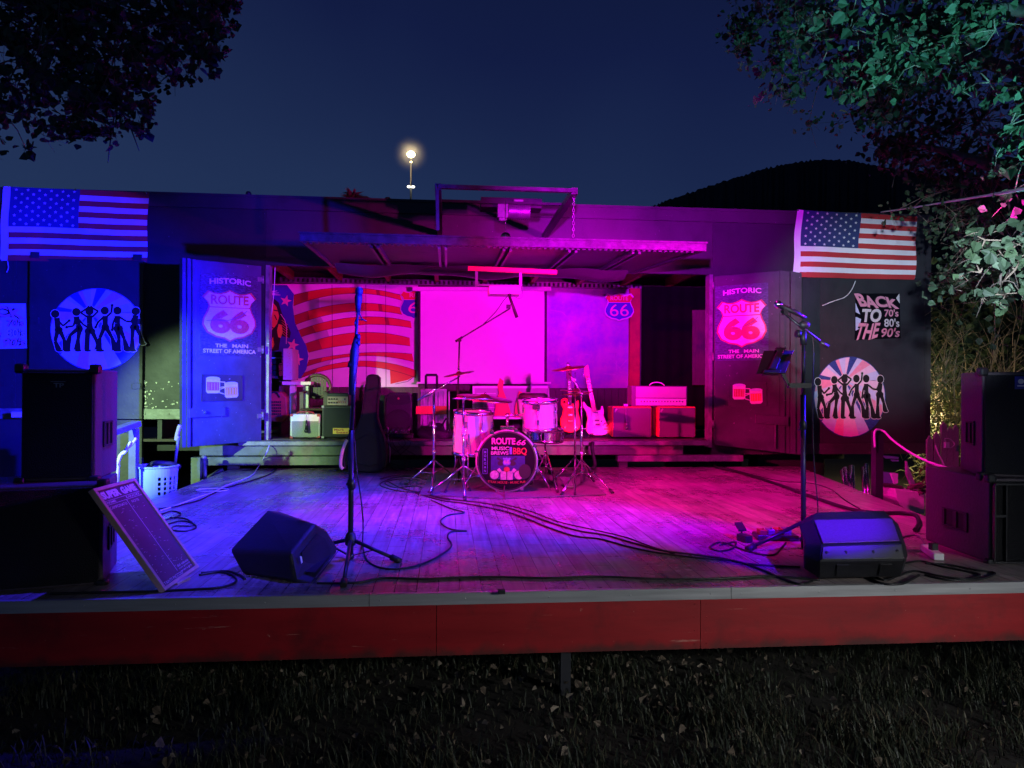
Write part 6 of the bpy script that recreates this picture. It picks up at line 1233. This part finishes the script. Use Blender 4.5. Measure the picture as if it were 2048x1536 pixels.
t = thing('power_strip', onz(1862, 1112, ST), 'white power strip with plugs on the boards by the right subwoofer', 'power strip'); a = onz(1850, 1102, ST); b_ = onz(1878, 1122, ST); mb = MB(); mb.beam((a.x, a.y, ST + .022), (b_.x, b_.y, ST + .022), .055, .04); mb.build('body', K['white'], t, bevel=.006)
mb = MB(); m_ = a.lerp(b_, .6); mb.obox((m_.x, m_.y, ST + .06), .035, .035, .04); mb.build('plug', K['black_plastic'], t)
def cable(px, label, r_=.0055, m='cable', z=ST, grp='black cables on the stage boards', k=8, cat='cable'):
    pts = []
    for i, p in enumerate(px): q_ = onz(p[0], p[1], z + r_ + (p[2] if len(p) > 2 else 0)); pts.append(q_)
    mb = MB(); mb.ring(smooth(pts, k), r_, 6); return tag(mb.build('cable', K[m]), label, cat, grp)
cable([(725, 1085), (731, 1114), (751, 1132), (790, 1138), (840, 1129), (880, 1111), (903, 1091), (895, 1073), (904, 1063), (933, 1062), (905, 1059), (886, 1050), (882, 1040), (898, 1030), (928, 1025), (905, 1018), (885, 1010), (862, 1000)], 'black microphone cable curving from the front left stand toward the drums', .0055)
mb = MB(); mb.ring(smooth([S(709, 880), S(712, 930), S(721, 990), S(726, 1040), onz(725, 1085, ST + .01)]), .0045, 6); tag(mb.build('cable', K['cable']), 'black cable hanging down beside the front left stand pole', 'cable', 'black cables on the stage boards')
cable([(634, 1166), (680, 1166), (722, 1164), (766, 1156), (850, 1158), (920, 1155), (1000, 1154), (1100, 1156), (1200, 1153), (1300, 1157), (1400, 1158), (1480, 1155), (1540, 1152), (1640, 1160)], 'long black cable along the very front edge of the stage', .006)
cable([(775, 962), (800, 975), (850, 988), (900, 998), (960, 1005), (1010, 1014), (1060, 1030), (1110, 1048), (1160, 1062), (1210, 1070), (1260, 1084), (1320, 1100), (1380, 1108), (1440, 1116), (1500, 1128), (1600, 1134)], 'long black cable crossing the stage, upper one of the crossing bundle', .006)
cable([(830, 985), (880, 1000), (930, 1007), (1000, 1020), (1050, 1036), (1100, 1056), (1150, 1072), (1200, 1078), (1260, 1094), (1320, 1106), (1400, 1116), (1470, 1122), (1520, 1138), (1560, 1155), (1600, 1168), (1625, 1162)], 'long black cable crossing the stage, lower one of the crossing bundle', .006)
cable([(1000, 1006), (1060, 1022), (1120, 1044), (1190, 1060), (1250, 1074), (1300, 1092), (1350, 1108)], 'thin black cable between the two long crossing cables', .004)
cable([(1440, 1090), (1470, 1084), (1466, 1096), (1440, 1102), (1420, 1094), (1445, 1085), (1500, 1104), (1545, 1110), (1562, 1096), (1572, 1085)], 'black cable looped beside the effects pedal', .0055)
cable([(1422, 895), (1428, 928), (1440, 936), (1480, 945), (1520, 957), (1560, 970), (1600, 985), (1640, 999), (1680, 1012), (1720, 1022), (1760, 1026), (1800, 1026), (1830, 1030), (1838, 1045), (1830, 1060)], 'thick black cable bundle running along the right side of the stage', .016)
cable([(1440, 932), (1500, 948), (1560, 962), (1620, 966), (1660, 978), (1690, 1000), (1720, 1018)], 'thin black cable beside the thick bundle at the right of the stage', .005)
cable([(540, 885, .30), (533, 905, .2), (517, 933, .02), (500, 953), (453, 971), (426, 985), (400, 993), (360, 1008), (320, 1022)], 'white cable dropping from the sill and running along the left of the stage', .006, 'white_cable', grp=None)
cable([(560, 925), (545, 945), (500, 962), (464, 972), (430, 985), (400, 1000), (370, 1008), (345, 1014), (318, 1018)], 'black cable parallel to the white one at the left of the stage', .006)
cable([(330, 1050), (360, 1042), (385, 1046), (392, 1056), (370, 1062), (345, 1060), (350, 1052), (380, 1052), (388, 1048), (370, 1037), (340, 1035)], 'black cable coil on the boards right of the chalkboard', .005)
cable([(318, 1030), (345, 1022), (362, 1028), (345, 1036), (322, 1040)], 'small loop of black cable beside the chalkboard edge', .005)
cable([(398, 1150), (440, 1144), (468, 1152), (470, 1165), (440, 1175), (400, 1178), (360, 1180), (300, 1183), (200, 1185), (100, 1188)], 'black cable looping out from under the left stage monitor', .006)
cable([(402, 1146), (450, 1142), (480, 1150), (490, 1158)], 'short black cable arc behind the left stage monitor corner', .006)
cable([(840, 960), (800, 958), (770, 965), (790, 975), (830, 972), (850, 980), (820, 984), (780, 978), (760, 968), (790, 955), (830, 952)], 'tangle of black leads on the boards left of the kit', .005)
cable([(760, 958), (800, 950), (850, 958), (880, 972), (860, 990), (900, 1000)], 'black lead winding toward the left cymbal stand', .005)
cable([(1010, 998), (1008, 985, .02), (1012, 965, .08), (1030, 955, .10), (1045, 952, .10)], 'brown lead curving up in front of the bass drum', .005, 'brown_plastic', grp=None)
cable([(1800, 1128), (1840, 1122), (1880, 1132), (1930, 1142), (1960, 1150), (1930, 1158), (1880, 1152), (1830, 1142), (1800, 1150), (1770, 1160), (1750, 1150), (1780, 1135)], 'heap of looped black cable in front of the right subwoofer', .006)
cable([(1850, 1126), (1900, 1130), (1950, 1140), (1990, 1146), (1960, 1158), (1900, 1160), (1850, 1150)], 'second loop of black cable before the right subwoofer', .006)
cable([(1760, 1130), (1740, 1150), (1760, 1166), (1800, 1168), (1820, 1160), (1838, 1150)], 'black cable loop at the foot of the right stage monitor', .007)
cable([(1800, 1075), (1830, 1070), (1845, 1080), (1850, 1098)], 'grey cable arching to the white power strip', .006, 'grey_metal', grp=None)
t = None
mb = MB(); a = onz(1003, 1183, ST + .012); mb.obox(a, .035, .03, .02); tag(mb.build('cable_clip', K['black_plastic'], bevel=.003), 'small black clip on the front edge of the stage', 'clip')
mb = MB(); q_ = [onz(425, 980, ST + .01) + Vector((.14 * math.cos(a), .10 * math.sin(a), 0)) for a in [6.2832 * k / 24 for k in range(25)]]; mb.ring(q_, .006, 5, cap=False); tag(mb.build('cable_loop', K['white_cable']), 'white wire loop lying at the left back of the stage', 'wire loop')
# ------------------------------------------------ flood masts behind
t = thing('floodlight_mast', atd(822, 770, 60) * 1, 'tall slender floodlight mast glowing high behind the trailer', 'floodlight'); t.location.z = 0; c = atd(822, 309, 60)
mb = MB(); mb.cyl((c.x, c.y, 0), (c.x, c.y, c.z - .4), .14, .06, 10); mb.build('mast', K['frame_metal'], t); mb = MB(); mb.ball(c, .34, 14, sc=(1, .6, .8)); mb.build('lamp_head', K['lamp_glow'], t); mb = MB(); cc = atd(822, 324, 60); mb.ball(cc, .08, 8); mb.build('lower_lamp', K['lamp_glow'], t); LAMPC = c.copy()
t = thing('twin_lamp_post', atd(822, 770, 38) * 1, 'shorter white post with two glowing lamp heads behind the trailer', 'street lamp'); t.location.z = 0; c = atd(822, 374, 38)
mb = MB(); mb.cyl((c.x, c.y, 0), (c.x, c.y, c.z + .05), .08, .05, 10); mb.cyl((c.x - .18, c.y, c.z), (c.x + .18, c.y, c.z), .03); mb.build('post', K['old_metal'], t)
for s_ in (-1, 1): mb = MB(); mb.ball((c.x + s_ * .11, c.y - .05, c.z), .085, 12, sc=(1.15, .8, .8)); mb.build('lamp_head', K['lamp_white'], t)

point('mast_lamp', tuple(LAMPC + Vector((0, -.6, 0))), 330, (1, .80, .45), .2)
hm = bpy.data.materials.new('halo_volume'); hm.use_nodes = True; hn = hm.node_tree; hn.nodes.remove(hn.nodes['Principled BSDF'])
vs_ = hn.nodes.new('ShaderNodeVolumeScatter'); vs_.inputs['Color'].default_value = (1, .95, .85, 1); hg = hn.nodes.new('ShaderNodeTexCoord'); hv = hn.nodes.new('ShaderNodeVectorMath'); hv.operation = 'LENGTH'; hr = hn.nodes.new('ShaderNodeMapRange'); hr.interpolation_type = 'SMOOTHERSTEP'; hr.inputs['From Min'].default_value = 0; hr.inputs['From Max'].default_value = 1.7; hr.inputs['To Min'].default_value = .10; hr.inputs['To Max'].default_value = 0; hn.links.new(hg.outputs['Object'], hv.inputs[0]); hn.links.new(hv.outputs['Value'], hr.inputs[0]); hn.links.new(hr.outputs[0], vs_.inputs['Density']); hn.links.new(vs_.outputs[0], hn.nodes['Material Output'].inputs['Volume'])
mb = MB(); mb.ball((0, 0, 0), 1.8, 24); o = mb.build('halo', hm, loc=(0, 0, 0)); o.location = LAMPC; tag(o, kind='stuff', label='faint scattering ball added as the glow around the tall mast lamp', cat='halo')  # scattering ball added to give the mast lamp its halo

mb = MB(); a = pt(824, 830, 9.62); mb.bb(a.x, 9.62, PL + .001, pt(834, 830, 9.62).x, 9.9, pt(829, 786, 9.62).z); tag(mb.build('flight_case', K['black_plastic'], bevel=.006), 'narrow black upright case between the grey speaker and the trolley case', 'case')
mb = MB(); a = pt(757, 830, 9.66); mb.bb(a.x, 9.66, PL + .001, pt(769, 830, 9.66).x, 9.9, pt(763, 790, 9.66).z); tag(mb.build('flight_case', K['green_paint'], bevel=.006), 'narrow greenish upright case just right of the guitar bag', 'case')
mb = MB(); r = random.Random(77)
for i in range(5):
    x = pt(590 + i * 22, 880, 8.9).x; mb.ring(smooth([(x, 8.95, PL + .01), (x + r.uniform(-.1, .2), 8.82, PL + .012), (x + r.uniform(0, .3), 8.74, PL + .012), (x + r.uniform(.1, .4), 8.9, PL + .01)]), .005, 5)
tag(mb.build('lead_tangle', K['cable']), 'tangle of black leads on the sill in front of the small amplifiers', 'cable')
# ================================================================ TREES AND PLANTS
LM = [K['leaf%d' % i] for i in range(4)]
def foliage(name, root, clusters, size, seed, dens=1.0, droop=.5):
    r = random.Random(seed); mb = MB(); tw = MB()
    for (px, py, d, rad, n) in clusters:
        c = atd(px, py, d)
        subs = [c + Vector((r.gauss(0, .42), r.gauss(0, .7), r.gauss(0, .42))) * rad for _ in range(max(3, n // 14))]
        for s_ in subs:
            q_ = c.lerp(s_, .5) + Vector((r.gauss(0, .1), r.gauss(0, .1), r.uniform(0, .15))) * rad; tw.ring([c, q_, s_], [.0045, .0035, .0022], 4)
            for _ in range(3): tw.ring([s_, s_ + Vector((r.gauss(0, .2), r.gauss(0, .2), r.gauss(-.05, .2))) * rad], [.0022, .0012], 3)
            m = r.choices([0, 1, 2, 3], [4, 3, 3, 1])[0]
            for _ in range(int(n * dens / len(subs))):
                p = s_ + Vector((r.gauss(0, .20), r.gauss(0, .3), r.gauss(0, .20))) * rad
                U, Vv = rbasis(r, 1.1, (0, -.5, .3)); mm = m if r.random() < .7 else r.randrange(4)
                leafshape(mb, p, size * (.72 if d < 3.8 else 1) * r.choice([r.uniform(.35, .8), r.uniform(.7, 1.25)]), U, Vv, mm, r.uniform(.05, .25))
    tw.build('twigs', K['twig'], root); return mb.build(name, LM, root)
def branches(root, paths, seed, name='limb', m='bark', tw=1.0):
    r = random.Random(seed)
    for pts, r0, r1 in paths:
        mb = MB(); P = smooth([Vector(p) for p in pts], 5); n = len(P); mb.ring(P, [r0 + (r1 - r0) * i / (n - 1) for i in range(n)], 8)
        for k in range(3, n - 1, 2):
            q_ = P[k]
            for _ in range(2):
                e = q_ + Vector((r.uniform(-.35, .35), r.uniform(-.4, .4), r.uniform(-.45, .25))) * (tw if P[k].y > 4.9 else .4 * tw); mb.ring(smooth([q_, q_.lerp(e, .5) + Vector((0, 0, .05)), e], 3), [(.006 if P[k].y > 4.9 else .003) * q2 for q2 in (1.2, 1.1, 1, .9, .8, .6, .4)], 5)
        mb.build(name, K[m], root)
# left tree
t = thing('poplar_tree', (-5.2, 5.2, 0), 'dark broad-leaved tree reaching over the upper left of the stage', 'tree', None)
mb = MB(); mb.ring(smooth([(-5.2, 5.2, -.1), (-5.15, 5.2, 1.5), (-5.0, 5.15, 3), (-4.9, 5.1, 4.6), (-4.7, 5.1, 6.2)], 5), [.24 - .006 * i for i in range(21)], 12); mb.build('trunk', K['bark'], t)
CL = [(30, 30, 5.2, .38, 260), (110, 20, 5.0, .36, 260), (200, 40, 5.2, .36, 260), (280, 20, 5.0, .34, 240), (350, 30, 5.1, .30, 230), (410, 15, 5.0, .25, 200), (415, 70, 4.9, .20, 170), (410, 108, 4.9, .13, 90), (300, 90, 5.1, .30, 240), (230, 110, 5.0, .32, 260), (340, 110, 5.0, .18, 110), (150, 90, 5.2, .30, 190), (60, 130, 5.1, .26, 190), (30, 180, 5.0, .22, 170), (10, 230, 4.9, .17, 110), (130, 160, 5.0, .28, 210), (180, 190, 5.0, .24, 200), (150, 230, 4.9, .18, 150), (172, 265, 4.9, .12, 80), (230, 170, 5.0, .22, 120), (265, 145, 5.0, .14, 60), (240, 205, 4.9, .12, 50), (300, 230, 4.9, .11, 60), (268, 255, 4.9, .10, 50), (80, 90, 5.3, .22, 110), (450, 10, 5.1, .16, 100), (-60, 60, 5.2, .5, 260), (-60, 200, 5.1, .35, 180), (250, -60, 5.2, .5, 200), (60, -60, 5.2, .5, 200), (-250, 0, 5.3, .6, 260), (-260, 180, 5.2, .5, 220), (-420, 60, 5.4, .7, 260), (-400, 260, 5.4, .5, 160), (-200, -180, 5.4, .7, 240)]
foliage('crown', t, CL, .060, 21, .95)
branches(t, [([(-4.9, 5.1, 4.4), atd(-60, 40, 5.3), atd(60, 130, 5.1), atd(120, 165, 5), atd(180, 180, 5), atd(260, 235, 4.9)], .06, .008), ([(-4.85, 5.1, 4.7), atd(-40, -20, 5.3), atd(150, 10, 5.2), atd(300, 40, 5.1), atd(400, 60, 5)], .06, .008), ([(-4.8, 5.1, 3.6), atd(-80, 130, 5.1), atd(0, 200, 5)], .05, .01)], 2)
# right tree
t = thing('poplar_tree', (5.6, 5.6, 0), 'leafy tree at the upper right with teal-lit leaves hanging over the loudspeakers', 'tree', None)
mb = MB(); mb.ring(smooth([(5.6, 5.6, -.1), (5.55, 5.6, 1.6), (5.45, 5.5, 3.1), (5.3, 5.5, 4.8), (5.1, 5.4, 6.4)], 5), [.27 - .007 * i for i in range(21)], 12); mb.build('trunk', K['bark'], t)
CN = [(1640, 20, 4.6, .26, 150), (1700, 60, 4.5, .26, 150), (1760, 110, 4.5, .24, 150), (1800, 60, 4.6, .3, 160), (1720, 150, 4.5, .16, 80), (1750, 175, 4.4, .10, 36), (1860, 40, 4.4, .28, 150), (1830, 130, 4.5, .20, 110), (1890, 90, 4.3, .16, 80), (1930, 30, 4.4, .26, 110), (1990, 60, 4.3, .26, 110), (1980, 165, 4.2, .16, 60), (2020, 250, 4.2, .2, 80), (2010, 280, 4.2, .14, 50), (1970, 480, 3.4, .11, 40), (2000, 510, 3.4, .15, 60), (2030, 540, 3.4, .15, 60), (2040, 450, 3.45, .15, 50), (1960, 545, 3.4, .10, 24), (2010, 590, 3.4, .09, 24), (2080, 500, 3.4, .25, 90), (2100, 200, 4.2, .35, 130), (2030, 380, 4.3, .2, 60)]
CF = [(1500, 60, 6.6, .22, 130), (1490, 95, 6.5, .16, 80), (1540, 40, 6.6, .30, 200), (1560, 115, 6.4, .24, 150), (1600, 60, 6.4, .36, 240), (1590, 10, 6.5, .4, 240), (1660, 130, 6.3, .34, 240), (1700, 40, 6.4, .4, 260), (1750, 170, 6.4, .38, 300), (1800, 230, 6.5, .42, 340), (1770, 215, 6.4, .2, 110), (1860, 170, 6.5, .45, 320), (1770, 300, 6.6, .16, 90), (1825, 300, 6.6, .30, 240), (1885, 300, 6.5, .40, 300), (1925, 370, 6.5, .36, 280), (1960, 240, 6.3, .5, 330), (1980, 400, 6.3, .5, 330), (1975, 470, 6.5, .36, 240), (1935, 440, 6.9, .3, 160), (2040, 320, 6.2, .5, 260), (2060, 130, 6.2, .5, 260), (1930, 560, 7.2, .3, 120), (1990, 600, 7.0, .5, 200), (1800, 100, 6.6, .4, 240), (1930, 80, 6.5, .5, 260), (2030, 30, 6.4, .5, 240), (1850, -30, 6.5, .5, 200)]
foliage('crown', t, [(a, b, d, r_, int(n * .7)) for a, b, d, r_, n in CN], .068, 33); foliage('crown', t, CF, .060, 35, .95)
branches(t, [([(5.35, 5.5, 4.2), atd(2060, 30, 4.8), atd(1960, 20, 4.6), atd(1860, 25, 4.6), atd(1760, 35, 4.6)], .05, .010), ([(5.4, 5.5, 3.6), atd(2060, 250, 4.6), atd(2010, 262, 4.4), atd(1960, 270, 4.4)], .035, .008), ([(5.45, 5.5, 3.2), atd(1980, 330, 6.0), atd(1880, 300, 6.4), atd(1780, 280, 6.5)], .07, .01), ([(5.4, 5.5, 3.9), atd(1900, 100, 6.3), atd(1700, 70, 6.4), atd(1540, 80, 6.5)], .07, .01), ([(5.5, 5.5, 2.9), atd(2160, 380, 4.0), atd(2060, 450, 3.6), atd(2010, 520, 3.4), atd(2000, 570, 3.4)], .012, .005)], 4)
# reed and brush thicket behind the right speakers
def thicket():
    t = thing('shrub', (7.4, 10.6, 0), 'tangled bare-twigged shrub and reeds lit yellow from below behind the right speakers', 'shrub'); r = random.Random(12); mb = MB()
    def grow(p, d, L, rad, lv):
        e = p + d * L; m = p.lerp(e, .5) + Vector((r.uniform(-.06, .06), r.uniform(-.06, .06), 0)) * L
        mb.ring(smooth([p, m, e], 3), [rad * (1 - .45 * i / 6) for i in range(7)], 5)
        if lv:
            for _ in range(r.choice([2, 3, 3])): grow(p.lerp(e, r.uniform(.45, 1)), (d + Vector((r.gauss(0, .45), r.gauss(0, .4), r.gauss(.05, .3)))).normalized(), L * r.uniform(.5, .8), rad * .6, lv - 1)
    for px in (1855, 1862, 1875, 1890, 1915, 1965, 2010, 2030): c = ony(px, 900, r.uniform(9.4, 10.8)); grow(Vector((c.x, c.y, 0)), Vector((r.uniform(-.15, .3), 0, 1)).normalized(), r.uniform(1.1, 1.5), .022, 3)
    mb.build('stems', K['twig'], t); mb = MB()
    for _ in range(3800):
        px = r.choice([r.gauss(1885, 30), r.uniform(1835, 2070)]); Y = r.uniform(9.2, 11.2); z = abs(r.gauss(.2, 1.0)) + r.uniform(0, .7); x = ony(px, 800, Y).x
        a = r.uniform(0, 6.283); L = r.uniform(.12, .34); d = Vector((math.cos(a) * .5, math.sin(a) * .5, r.uniform(-.4, 1))).normalized(); s = d.orthogonal().normalized() * r.uniform(.006, .014); p = Vector((x, Y, z)); m = p + d * L * .5 + Vector((0, 0, .02))
        mb.add([p - s * .5, p + s * .5, m + s, m - s, p + d * L - Vector((0, 0, L * .2))], [(0, 1, 2, 3), (3, 2, 4)], r.choices([0, 1, 2], [3, 3, 1.5])[0])
    mb.build('leaves', [K['reed%d' % i] for i in range(3)], t)
thicket()
# tops of shrubs peeping over the trailer roof
def tuft(px, py, d, w_, h_, n, label, seed):
    c = atd(px, py, d); t = thing('palm_top', (c.x, c.y, 0), label, 'palm', 'plants showing over the trailer roof'); r = random.Random(seed); mb = MB(); mb.cyl((c.x, c.y, 0), (c.x, c.y, c.z - .05), .09, .07); mb.build('trunk', K['bark'], t); mb = MB()
    for _ in range(n):
        a = r.uniform(0, 6.283); el = r.uniform(.1, 1.2); L = r.uniform(.5, 1) ; dv = Vector((math.cos(a) * math.cos(el) * w_, math.sin(a) * math.cos(el) * w_, math.sin(el) * h_)) * L; s = dv.orthogonal().normalized() * .018; p = Vector(c); m = p + dv * .55 + Vector((0, 0, .05))
        mb.add([p - s, p + s, m + s, m - s, p + dv], [(0, 1, 2, 3), (3, 2, 4)], 0)
    mb.build('crown', K['guitar_pink' if False else 'reed0'], t)
tuft(705, 402, 13, .34, .26, 90, 'feathery plant top, larger of the two showing over the trailer roof', 1); tuft(722, 404, 13.3, .26, .12, 50, 'low feathery plant top right of the larger one over the trailer roof', 5)
tuft(775, 404, 13, .10, .09, 40, 'small round spiky plant top over the trailer roof near the mast', 2)
# dark hedge far behind closing the view under the trailer and to the sides
for i, (px, py, d, rad) in enumerate(((300, 880, 13, 1.1), (120, 880, 13.5, 1.1), (480, 900, 13.5, .9), (1900, 700, 13.5, 1.3), (2030, 640, 13.5, 1.5), (2030, 880, 13, 1.1))):
    c = atd(px, py, d); t = thing('hedge_bush', (c.x, c.y, 0), ['low dark bush seen under the trailer near the basket', 'low dark bush under the far left of the trailer', 'low dark bush under the trailer sill', 'tall dark bush directly beyond the right end of the trailer', 'tallest dark bush at the right picture edge', 'lower dark bush behind the right loudspeaker'][i], 'bush', 'dark bushes behind the trailer')
    mb = MB(); mb.cyl((c.x, c.y, 0), (c.x, c.y, c.z), .05); mb.build('stem', K['bark'], t); r = random.Random(40 + i); mb = MB()
    for _ in range(1500): p = Vector((c.x + r.gauss(0, .45) * rad, c.y + r.gauss(0, .3) * rad, abs(c.z + r.gauss(0, .5) * rad))); U, Vv = rbasis(r); leafshape(mb, p, r.uniform(.08, .16), U, Vv, r.randrange(3))
    mb.build('foliage', LM, t)
